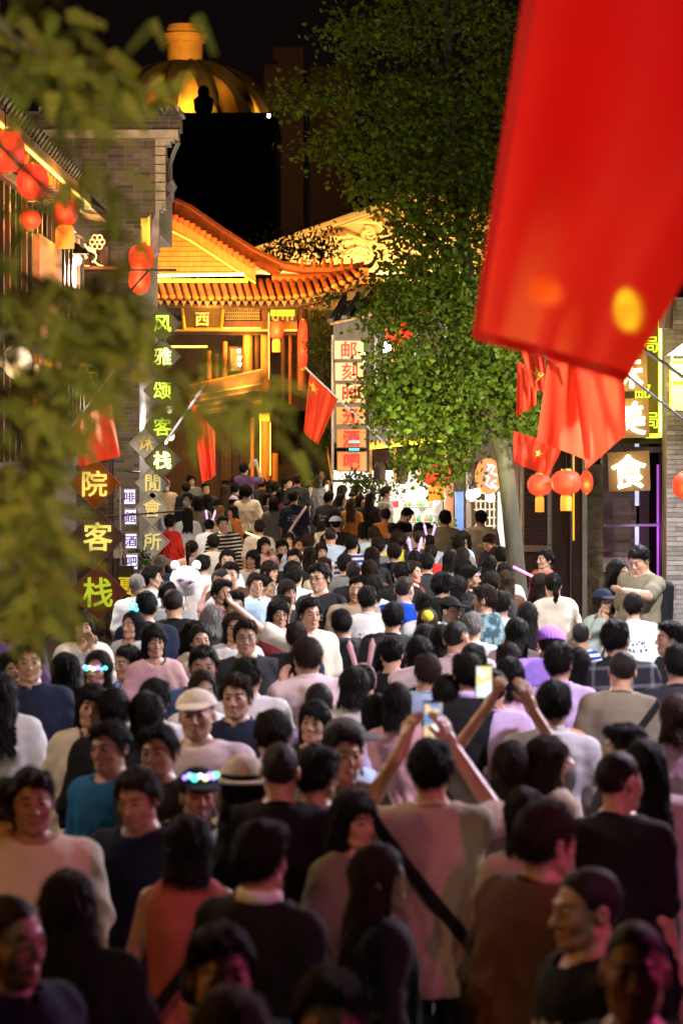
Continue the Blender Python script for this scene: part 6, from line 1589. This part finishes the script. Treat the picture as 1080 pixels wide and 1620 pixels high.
# px py k yaw pose kind hair top topcolour trousers extras | label
CROWD = '''
985 1545 1.03 -6 stand n crew tee bk bk | round-faced man in black, red light on his face, lowest face at bottom right
952 1440 1.0 -70 stand m crew tee bk bk | close-cropped man in black turned left, directly above the red-lit round face
405 1540 .99 12 stand m short long bk bk | man in black looking down, half orange half magenta face, bottom centre left
557 1612 1.0 0 stand n short tee bk bk | man cut off by the bottom edge, only forehead and eyes showing at centre
775 1695 .98 180 stand m crew tee bk bk | cropped scalp barely rising over the bottom edge right of centre
332 1650 .96 185 stand f long.b tee bk bk | brown-haired crown at the bottom edge left of the looking-down man
18 1470 1.02 50 stand m crew shirt nv bk h=5 | man in navy at the left edge, right cheek lit magenta
165 1432 .96 180 stand f long long bk bk | woman with very long black hair and black top, seen from behind, lower left
408 1345 1.0 150 stand m short tee bk bk collar:wh | man from behind in black with a white collar, magenta-lit ear
78 1270 1.0 12 stand n short tee cr dg | man in a plain cream T-shirt near the left edge facing us
12 1278 .97 10 stand m short tee br bk bucket:bk | man in a black bucket hat half cut by the left edge
232 1258 .97 -25 stand m short tee nv bk p=12 | young man in a navy T-shirt looking down beside the cream T-shirt man
290 1328 .92 180 stand f bob tank rs bk strapL:bk | short-haired woman from behind in a rust sleeveless top with dark strap
207 1180 .97 -35 stand m short tee te dg | man in a blue T-shirt turned left, behind the navy T-shirt man
285 1188 .97 -20 stand m short tee dg bk | dark-shirted man between the blue T-shirt man and the white cap man
312 1262 .93 15 stand m short tee wh bk cap:bk,leds:mix | person in a dark cap with flashing coloured lights across the front
386 1240 .93 180 stand f bob tee cr dg straw:cr | person in a straw hat with black ribbon, seen from behind
432 1218 1.0 180 stand n crew tee bk bk | stout cropped man in black seen from behind, neck lit orange
487 1228 .98 150 stand m short tee bk bk | black-haired man in black turned away right, beside the stout cropped man
556 1290 .93 40 stand f bob tee kh bk | woman with bobbed dark hair facing right below the lilac-lit older men
620 1392 .93 100 stand f long long bk bk | woman in profile facing right, cheek lit red, lower centre
690 1210 1.02 180 photo m short tee tn dg strapR:bk,ph:0 | broad man from behind in a tan T-shirt with black strap, filming on a phone
770 1213 .94 180 high f bob tee gy dg ph:2 | short-haired woman from behind lifting a phone high with both arms
800 1322 1.02 125 stand n short long br bk | heavy man in dark brown from behind, reddened ear, lower right
868 1288 .93 185 stand f bob tee tn dg mask:wh | woman from behind with black bobbed hair and a tan top
985 1240 1.01 135 stand n crew tee bk bk | crop-haired man in a black T-shirt turned away right, right side
904 1205 .95 110 stand f bob shirt tn dg | short-haired woman in a tan shirt facing right with an earring
962 1182 .96 -110 stand m short tee dg bk | dark-haired man facing left behind the crop-haired man in black
1064 1135 .95 175 stand f bob.b shirt sg dg | brown-haired woman in a shiny pink shirt at the right edge
893 1046 1.0 168 stand m short shirt lv nv | man in a lavender shirt from behind, black hair, right of centre
957 1060 .98 182 stand m crew tee kh dg strapL:bk | crop-haired man from behind in khaki with a black sling strap
997 1012 1.03 165 stand n short shirt pl bk | broad man in a dark plaid shirt seen from behind at right
1044 1010 .98 -80 stand m short shirt dg bk | man in a charcoal shirt facing left beside the plaid shirt
932 1005 .76 180 stand c crew tee sb nv | small boy in a blue and white striped T-shirt from behind
865 1022 .86 178 hold c short long sg dg beanie:pu | child in a purple glowing knitted hat and shiny pink top
838 975 .95 180 chin f long tee pk dg | woman in pink from behind with long straight dark hair to her waist
888 925 .97 184 stand f pony hood cr dg | ponytailed woman in a cream hooded jacket seen from behind
846 925 .93 115 stand f bob long bk bk | dark-haired woman facing right just beside the tree trunk
965 950 .92 28 ear f long coat gg dg cap:nv,in=mt,z=.0 | woman in a navy cap and grey green coat, hand raised near her chin
972 905 1.0 55 stand f long coat bk dg in=br,z=.1 | long-haired woman in black over brown, facing right by the carved pillar
1000 881 1.0 -45 reach m short tee kh dg pack:bk,p=25,z=.25 | tall man bowing his head, khaki T-shirt and black backpack
848 884 .95 -60 stand m short tee rs dg | man in rust behind the tree trunk at the dark brick wall
767 948 .99 -112 stand n short hood cm dg | man in a mottled denim hooded jacket facing left
716 965 .93 60 stand m short shirt lb db cap:bk,glasses | youth with black cap and glasses in a light blue shirt facing right
744 1010 1.0 170 side n crew shirt lp dg h=-20 | man in a pale pink shirt stretching his arm to the right
708 1063 1.0 195 stand m short tee bk bk collar:lv | man with thick black hair in black over a lavender collar, from behind
851 1116 1.0 182 stand m short shirt lg dg | man from behind in a light grey T-shirt left of the orange top
896 1118 .90 180 stand f pony tee or dg | ponytailed girl from behind in a bright orange top
600 1078 .92 184 stand f bun tee rs dg ears:pink | woman with pink rabbit ears on her head, rusty red top, from behind
594 1130 .89 180 stand f bob long bk bk | dark-haired person in black from behind, in front of the pink rabbit ears
637 1035 .93 180 stand f bun tank bk dg | woman in a black sleeveless top with bare shoulders, from behind
686 1032 .93 178 stand f long long bk bk | long-haired woman in black directly left of the pale pink shirt
602 1034 .90 55 chin f long long br dg band:lg | woman with a grey hairband facing right, hand at her mouth
514 1036 .99 182 stand n short shirt lp dg | man from behind in a pale pink shirt, centre of the crowd
475 1040 .95 -4 ear f long shirt wh db glasses,ph:2 | woman in a white shirt holding a phone at her cheek, wearing glasses
402 1008 1.0 4 stand n short tee dg dg glasses | man in glasses and a charcoal T-shirt facing us, centre left
488 970 1.0 25 wave m short tee cr dg | man in cream with one arm stretched up to the left
434 968 .95 20 stand f bob tee mr dg glasses | person in maroon with glasses under the stretched arm
463 963 .95 30 stand m short tee mr dg | dark-haired face squeezed between the maroon person and the raised-arm man
516 978 .74 5 stand c short tee mr lb mask:wh | small child in maroon wearing a white face mask
518 914 1.05 -32 stand m short tee dg dg glasses | tall man in charcoal T-shirt and glasses facing left
548 932 1.0 -15 stand n short tee tn dg | man in a tan T-shirt behind the tall charcoal man
567 905 1.0 165 stand m crew long bk bk | close-cut man in a black jumper from behind beside the tan T-shirt
635 932 1.0 155 stand n crew hood bl nv | man in a bright blue hooded jacket from behind
660 985 .93 178 stand f bob long dg dg scrunchie:yl | woman with a fluffy yellow scrunchie in grey, from behind
690 927 .97 150 stand f curly hood bk bk | person with thick curly hair in a bulky black jacket
735 912 .98 85 stand m short long bk bk | man in black facing right with an orange-lit face, near the denim jacket
720 930 .95 140 stand f bob long bk bk | bobbed head in black in front of the orange-lit man
332 1132 1.0 -6 stand n crew tee lp dg cap:cr | man in a cream cap and pale pink T-shirt facing us
356 1078 .92 4 stand f bob tee dg dg | bobbed woman peering between the cream cap man and the glasses man
388 1102 .99 -10 stand m short shirt nv dg | lean man in a dark navy shirt right of the cream cap
321 1052 .98 6 stand m short tee db dg | smiling man in denim blue above the cream cap
258 1012 .96 18 fold f bob tee pk dg | short-haired woman in a pink T-shirt with folded arms
291 953 1.0 178 stand m crew tee bk bk | fade-haired man from behind in black near the striped jumper
266 940 1.0 165 stand n thin shirt lg dg | balding man in a light grey shirt seen from behind
233 960 1.0 188 stand n short tee nv dg | thick-haired man in navy from behind at the diamond signs
192 988 .93 -38 stand f long tee lg dg crown | woman wearing a lit crown of blue bulbs, facing left
198 1048 .80 -50 stand c short tee bp lb | small child in a blue patterned top turned to the left
228 1050 .80 175 stand c short tee bp lb | small child in a blue patterned top seen from behind
131 1057 .95 -18 stand f long tee bk dg leds:blue,glasses | long-haired woman in black with flashing blue glasses
62 1047 1.02 6 stand m short shirt nv dg | man in a navy polo shirt facing us at the left edge
121 1118 .97 4 stand f bob coat cr dg in=mr | older woman in a cream coat over a maroon dress
30 1092 .95 178 stand f long shirt wh dg | woman with long black hair and white shirt, left edge from behind
136 990 .95 10 chin f bob coat cr dg in=wh | woman in a cream cardigan partly behind the left leaves
22 985 1.02 10 stand m short shirt pu dg | man in a dim purple shirt under the left foliage
2 1062 .92 40 stand m short tee bk bk | face at the very left edge above the long black hair
331 980 .92 182 stand f bob.g tee dg dg | grey-haired woman seen from behind beside the pink T-shirt
311 1006 .93 62 stand f bob tee tn dg | woman in profile facing right just left of the smiling man
337 1013 .92 20 stand f bun tee tn dg band:bk | woman with a black hairband behind the smiling denim-blue man
371 992 .95 8 stand f long tee wh db | long-haired girl in a white top, left of the glasses man
371 958 .97 20 stand m short tee mt dg | man in mint green above the long-haired girl in white
351 938 .98 45 stand m short tee mr dg | red-lit man facing right in maroon
407 925 .95 20 stand m short shirt lb dg | older man in a light blue collar shirt looking right
361 918 1.0 62 stand n crew tee lg dg glasses | crop-haired man in profile with glasses, facing right
378 908 1.0 -4 stand n short tee br dg | man with brown top facing us, smiling boy at his shoulder
416 903 .93 60 stand f bob tee lg dg | bobbed woman facing right below the pink jacket
458 934 .95 30 stand f bob tee dg dg | orange-faced woman facing right left of the tall charcoal man
430 928 .90 70 stand f pony tee bk dg | ponytailed girl with hair clips facing right
451 903 .93 115 stand f bob tee dg dg | woman turned away right with an earbud
458 884 .97 -12 stand m short tee bk dg | dark-faced man in black looking at us beyond the earbud woman
434 889 .72 178 stand c short tee tn dg | small brown-haired child from behind next to the dark-faced man
467 861 .93 18 stand m short hood lb dg | pale-faced youth in a light blue hooded jacket
448 853 .90 -20 stand f bob tee dg dg band:wh | girl with a white hairband left of the light blue jacket
452 868 .82 10 stand c short tee gy dg p=15 | child looking down under the white hairband girl
411 862 .92 30 chin f bob long pk dg | woman in a pink jumper, hand to her face
423 876 .80 15 stand c bob tee lp dg | pale child at the pink jumper's side
397 850 .86 25 stand m short tee cr dg strapL:yl | boy in cream with a glowing yellow strap
408 834 .98 180 stand m short tee cr dg | man from behind in a cream T-shirt near the striped jumper
363 888 .74 4 hold c short tee wh dg z=.40 | smiling little boy in white lifted above the crowd
362 828 1.0 14 walk n short long st db | man in a black and white striped jumper
320 832 .93 172 stand f bun shirt wh bk strapL:bk,ears | woman in a white shirt with glowing rabbit ears and black strap
272 827 .77 170 stand c short long rd te z=.40 | child in a red jacket lifted above the crowd
285 790 1.0 -35 hold m short tee dg te mask:lb | man in charcoal T-shirt and blue jeans with a pale blue face mask
267 768 1.0 5 stand m short tee tn dg cap:rd,mask:wh | man in a red cap and white face mask
261 892 .88 -15 stand f bob tee db dg bucket:gy,p=20 | person in a grey bucket hat looking down behind the plush ring
230 924 .95 182 stand m crew.g tee wh dg | grey-haired man from behind in white, first under the light boxes
254 914 .96 95 stand m short tee lb dg | man facing right behind the balding grey-shirted man
350 810 .93 150 stand f pony.o long cr dg | bleached-blonde woman from behind in a cream jumper
371 809 .93 -55 stand f bob tee or dg | woman in orange facing left behind the striped jumper
322 795 .98 178 stand f bob long kh dg | person in a khaki jumper from behind above the rabbit ears
361 793 .92 180 stand f bob tee dg dg beanie:lv | person in a lavender knitted hat at the back
326 773 .97 20 stand m short tee dg bk | man in charcoal facing us at the foot of the red flag
349 777 .97 180 stand f long.b tee bk bk | brown long-haired head at the back under the red flag
373 773 .97 170 stand m short long bk bk | black-clad back right of the brown long hair at the gate
384 788 .97 80 stand m short tee bk bk | dark man facing right in front of the gate
397 778 1.05 178 stand f curly tee cr dg | big dark curly head over a cream T-shirt from behind
418 789 .93 40 stand f bob tee dg bk | bobbed woman in charcoal right of the curly head
442 796 .96 180 stand f bob long gy db | woman in a grey jumper and blue jeans from behind
388 742 .97 150 photo m short shirt pu dg ph:1,z=.70 | man in dim purple filming the gate with a phone
356 716 .95 80 stand m short tee oc dg z=.97 | amber-lit man in profile in front of the gate doorway
402 715 .93 -80 stand f bob tee oc dg z=1.0 | amber-lit woman facing left beside the gate post
474 787 1.03 172 stand n short tee nv dg strapL:lp | man in navy from behind with a pale sling strap
459 765 1.0 55 stand m short long bk bk | tall dark-clad man facing right at the stair foot
485 774 .97 70 stand m short tee dg bk | dark man in profile behind the navy man
509 750 .95 -10 stand m short tee bk bk z=.6 | highest face on the dark stair
508 768 .96 60 stand f bob tee dg bk | woman in profile on the dark stair
512 788 1.0 150 fold m short tee dg bk | man in charcoal with a bent arm from behind, near the stair
530 776 .97 120 stand f bob long bk bk | black-clad woman turned away right below the sign column
539 791 .93 80 stand f long tee dg bk | long-haired woman in profile below the sign column
564 775 .95 95 phone f bob long oc dg | woman in an ochre jumper facing right, nearest the stall counter
551 797 .93 178 stand f long.b long oc bk | woman in ochre with long brown hair from behind
603 780 1.02 100 stand m short shirt pg dg | man in a grey plaid shirt facing right at the stall
587 789 .97 140 stand f long long bk bk | long black hair left of the grey plaid shirt
575 792 .93 60 stand f bob tee dg bk | bobbed woman between the ochre jumper and long black hair
512 828 1.0 172 stand m short shirt tn dg strapR:cr | man in a tan shirt from behind with a cream strap
539 828 1.0 182 stand m short tee bk dg cap:lg,strapL:gy | person in a light grey cap and black T-shirt from behind
529 848 1.0 180 stand n crew tee lb dg strapL:bk | man in a light blue T-shirt from behind
546 871 .93 178 stand f bob tee nv dg crown | person wearing blue flashing bulbs on the head, from behind
565 861 1.0 160 stand m short long sb dg | man in a pale striped jumper from behind, centre
605 815 .97 184 stand m short tee or dg strapR:dg | man in an orange T-shirt from behind at the stall
615 838 .95 178 stand m short tee dg dg cap:bk | person in a black cap from behind below the orange T-shirt
630 812 1.0 60 stand m short tee bk dg p=30 | man in black bowing over the stall, face lit orange
696 820 1.05 170 side m short long kh dg h=20 | tall man in a khaki jumper from behind with one arm out
672 838 .93 120 stand f bob tee or dg | woman in orange beside the khaki jumper
755 820 1.04 182 stand n short tee cr dg | big man in a cream T-shirt from behind by the blue panel
732 852 .97 -50 stand f pony long lb dg cap:bk,mask:lb | woman in black cap and blue face mask facing left
763 856 .97 -60 stand m short hood nv dg p=30,pack:nv | man in navy bowing his head to the left
784 877 .92 20 phone f long tee db dg p=20 | long-haired woman lit blue, looking down at pink light
651 852 1.0 155 stand m crew tee dg dg | man with shaved sides from behind, near the orange woman
676 858 .92 180 stand m short hood lb rd ears | person with small glowing rabbit ears and a light blue jacket
633 856 .98 178 stand m short hood yl dg | man in a yellow jacket from behind
648 884 .94 180 stand f long tee bk dg ears,band:wh | dark-haired girl with bright glowing rabbit ears and white hairband
598 863 .97 178 stand m short tee gy dg | short-haired man in grey from behind, left of the yellow jacket
591 880 .95 183 stand f bob tee dg dg | bobbed head from behind in front of the grey man
617 848 .95 176 stand f bob long bk dg strapR:lg | bobbed woman in black from behind the yellow jacket
616 874 .97 180 stand m short tee nv dg | navy-clad man from behind next to the yellow jacket
682 891 .96 180 stand m short tee dg rd | short-haired man in charcoal right of the glowing ears
714 886 .93 150 stand f bob tee lg dg | bobbed woman in light grey turned right
763 894 .93 178 stand f long long bk dg | very long black hair from behind, right of the bobbed grey woman
592 902 .95 178 stand f bob tee br dg pack:br | woman with a brown backpack from behind
622 906 .97 184 stand m short long bk dg | man in a black jumper behind the blue hooded jacket
661 905 .97 70 stand m short tee mr dg | red-faced man facing right in maroon, above the blue hooded jacket
691 876 .95 178 stand f pony tee rd dg | ponytail and red top from behind, under the khaki jumper
742 900 .95 75 stand f bob tee or dg | woman with orange-lit face looking right, near the very long hair
792 920 .94 178 stand f long.b tee br bk | long brown hair from behind left of the tree trunk
768 922 .96 182 stand m short tee dg dg | dark short hair just above the mottled denim jacket
545 893 .97 180 stand m short tee gy dg | short-haired man in grey behind the tan T-shirt man
499 898 .95 15 stand m short tee tn dg | face peeking out left of the tall charcoal man
478 1142 .93 -12 stand f bob tee dg dg | round-faced dark-haired woman tilting her head, centre left
521 1188 .98 25 stand n short shirt kh dg | older man in a khaki shirt, face lit orange, centre
563 1172 .96 55 stand m thin.g shirt lb dg glasses,cap:gy | older man in grey cap, glasses and light blue shirt
751 992 .94 170 stand m short.g tee lg dg | grey-haired man from behind, just above the pale pink shirt
655 1008 .92 180 stand f long tee dg dg | woman with long dark hair in front of the scrunchie
693 1012 .93 176 stand f bob tee gy dg | bobbed woman in grey left of the grey-haired man
600 975 .97 178 stand m short tee dg dg | dark-haired man from behind left of the blue hooded jacket
560 985 .93 182 stand m short hood dg dg | person in a charcoal hooded jacket right of the masked child
450 1005 .93 172 stand m short tee nv dg | navy back between the glasses man and the phone woman
656 1110 .93 178 stand f bob tee pk dg | bobbed woman in pink from behind, right of the rabbit ears
800 1085 .95 176 stand f bun tee lv dg | woman in lavender from behind, left of the purple hat child
770 1048 .95 182 stand m short tee wh dg | white-shirted back below the pale pink stretched arm
835 1070 .95 182 stand f bob long sg dg | woman in shiny pink holding a purple glowing bag
1070 1050 .97 178 stand m short tee dg dg | charcoal back at the right edge beside the plaid shirt
1050 1205 .97 185 stand f long tee lp dg | long-haired woman in pale pink at the right edge, from behind
165 1125 .96 176 stand m short long bk bk | black back behind the cream coat woman
240 1130 .95 182 stand f bob long bk bk | black bobbed head below the blue patterned children
430 1165 .97 178 stand m short tee br bk | brown-shirted back under the lean navy-shirt man
300 772 .97 175 stand m short tee dg bk | dark back between the blue mask man and the red flag
310 760 .96 20 stand f bob tee gy dg | face at the back just left of the red flag tip
337 790 .93 185 stand f long long dg bk | long-haired charcoal back above the bleached blonde woman
366 762 .97 170 stand m short tee nv dg | navy back at the very back beside the gate wall
382 760 .95 185 stand f bob tee bk bk | bobbed black back below the man filming the gate
410 765 .97 178 stand m short tee dg bk | charcoal back at the foot of the gate post
428 768 .95 190 stand f long tee bk bk | long-haired black back right of the gate post
440 772 1.0 172 stand m short long nv bk | navy jumper back between gate post and stair
452 782 .95 160 stand f bob tee mr bk | maroon back at the stair foot
470 760 .96 182 stand m short tee dg bk z=.55 | charcoal back low on the dark stair
494 760 .93 186 stand f bob tee gy bk z=.55 | grey back in the middle of the dark stair
520 764 .95 20 stand m short tee dg bk | face at the right side of the dark stair
242 770 .95 10 stand f bob tee wh dg | woman in white behind the grey diamond signs
250 800 .96 150 stand m short tee lb dg | light blue back beside the grey diamond signs
299 812 .95 185 stand f long tee wh dg | long-haired white back left of the khaki jumper
344 858 .94 182 stand m short tee wh dg | white back in front of the striped jumper
299 868 .93 160 stand f pony tee lp dg | pale pink ponytailed back below the red jacket child
322 893 .95 175 stand m short tee wh dg | white back just above the plush balloon
338 905 .93 20 stand f bob tee pk dg | pink-topped face right of the plush balloon
395 884 .93 -25 stand f bob tee wh dg | woman in white under the yellow strap boy
476 912 .96 165 stand m short tee wh dg | white back right of the orange-faced woman
483 878 .93 182 stand f long tee lb dg | light blue long-haired back in the centre crowd
497 858 .95 178 stand m short tee wh dg | white back below the tan shirt with cream strap
508 872 .92 20 stand f bob tee lp dg | pale pink face left of the blue flashing bulbs
572 838 .95 180 stand f bob tee wh dg | white back between the grey cap and orange T-shirt
585 845 .97 176 stand m short tee lb dg | light blue back left of the orange T-shirt
655 838 .95 182 stand f bob tee wh dg | white back right of the orange T-shirt
712 862 .95 178 stand m short tee wh dg | white back left of the black cap and blue mask
735 880 .94 182 stand f long tee lv dg | lavender long-haired back by the navy bowing man
806 880 .95 182 stand m short tee wh dg | white back beside the tree trunk
812 905 .93 176 stand f bob tee lg dg | light grey bobbed back against the tree trunk
577 925 .94 172 stand f bob tee wh dg | white back left of the blue hooded jacket
590 948 .96 182 stand m short tee wh nv | white-shirted man from behind, below the brown backpack
672 958 .93 182 stand f bun tee wh dg | white back above the yellow scrunchie
788 955 .94 176 stand m short tee wh dg | white back between the denim jacket and tree trunk
800 1000 .93 184 stand f long tee lp dg | pale pink long-haired back left of the pink long-haired woman
810 1045 .95 178 stand m short tee wh dg | white back under the stretched pink arm end
770 965 .92 182 stand f bob tee lb db | light blue back in front of the denim jacket
920 1052 .93 176 stand f bob tee wh dg | white back between lavender shirt and khaki sling man
1012 960 .95 182 stand m short tee wh dg | white back right of the navy cap woman
700 1098 .93 182 stand f long tee wh dg | white long-haired back under the lavender collar man
660 1060 .94 184 stand m short tee lb db | light blue back right of the bare-shouldered woman
545 1085 .93 175 stand f bob tee wh dg | white back left of the pink rabbit ears
420 1068 .95 176 stand m short tee wh dg | white back in front of the glasses man
290 1090 .94 20 stand f long tee wh dg | long-haired woman in white left of the cream cap
215 1105 .95 184 stand m short tee wh dg | white back under the blue patterned children
100 1060 .93 172 stand f bob tee wh dg | white bobbed back between the navy polo and flashing glasses
520 1110 .95 180 stand m crew tee lv dg | lavender back below the pale pink shirt at the centre
'''
for _ln in CROWD.strip().split('\n'):
    person(_ln)
_lab = [p[3] for p in PEOPLE]
for s_ in set(_lab):
    if _lab.count(s_) > 1: print('DUPLICATE LABEL', s_)
print('people', len(PEOPLE), 'time', round(time.time()-T0, 1))
# things held by people
def held(name, me_parts, loc, label, cat):
    r = empty(name, loc, label, cat)
    for nm, mb, m in me_parts:
        mb.build(nm, m, r, True)
    return r
p = W(294, 915, 26.5)
a = MB(); a.lathe(p-Vector((0, 0, .02)), [(.0, -.15), (.09, -.13), (.14, -.06), (.15, .02), (.12, .09), (.06, .13), (0, .14)], 22, (1, .5))
b = MB(); b.lathe(p+Vector((0, -.03, 0)), [(.0, -.10), (.06, -.085), (.095, -.03), (.095, .03), (.06, .075), (0, .09)], 20, (1, .75))
c = MB(); [c.lathe(p+Vector((s*.10, .0, .12)), [(0, -.05), (.035, -.03), (.045, .01), (.03, .04), (0, .05)], 12) for s in (-1, 1)]
d = MB(); d.lathe(p+Vector((-.045, -.09, -.01)), [(0, -.02), (.04, 0), (0, .02)], 10); d.lathe(p+Vector((.045, -.09, -.03)), [(0, -.02), (.04, 0), (0, .02)], 10)
e = MB(); e.tube([p-Vector((0, -.02, .14)), p-Vector((.02, -.02, .6))], .006)
held('plush_balloon', [('ruffle', a, cloth('wh')), ('face', b, cloth('lp')), ('round_ear', c, cloth('wh')), ('bow', d, cloth('pu')), ('stick', e, cloth('wh'))], p, 'fluffy white and pink plush balloon with purple bow on a stick', 'balloon')
p = W(845, 1062, 15.9)
a = MB(); a.lathe(p, [(0, -.11), (.10, -.09), (.16, -.02), (.15, .04), (.08, .07), (.0, .075)], 20, (1, .55))
held('light_bag', [('bag', a, mat('shiny_purple', (.35, .2, .6), .2, emis=(.45, .25, 1), es=.7, var=.5, scale=25, bump=.6))], p, 'crumpled purple glowing bag held between the pink top and lavender shirt', 'bag')
for (x, y, Y, w, lab) in ((828, 905, 27, .10, 'pink light wand held left of the tree trunk'), (403, 848, 37, .12, 'yellow light stick held below the striped jumper')):
    a = MB(); q = W(x, y, Y); a.tube([q-Vector((w, 0, -.05)), q+Vector((w, 0, -.05))], .012)
    held('light_stick', [('tube', a, glow('stick_'+lab.split()[0], (1, .2, .6) if 'pink' in lab else (1, .9, .25), 3))], q, lab, 'light stick')
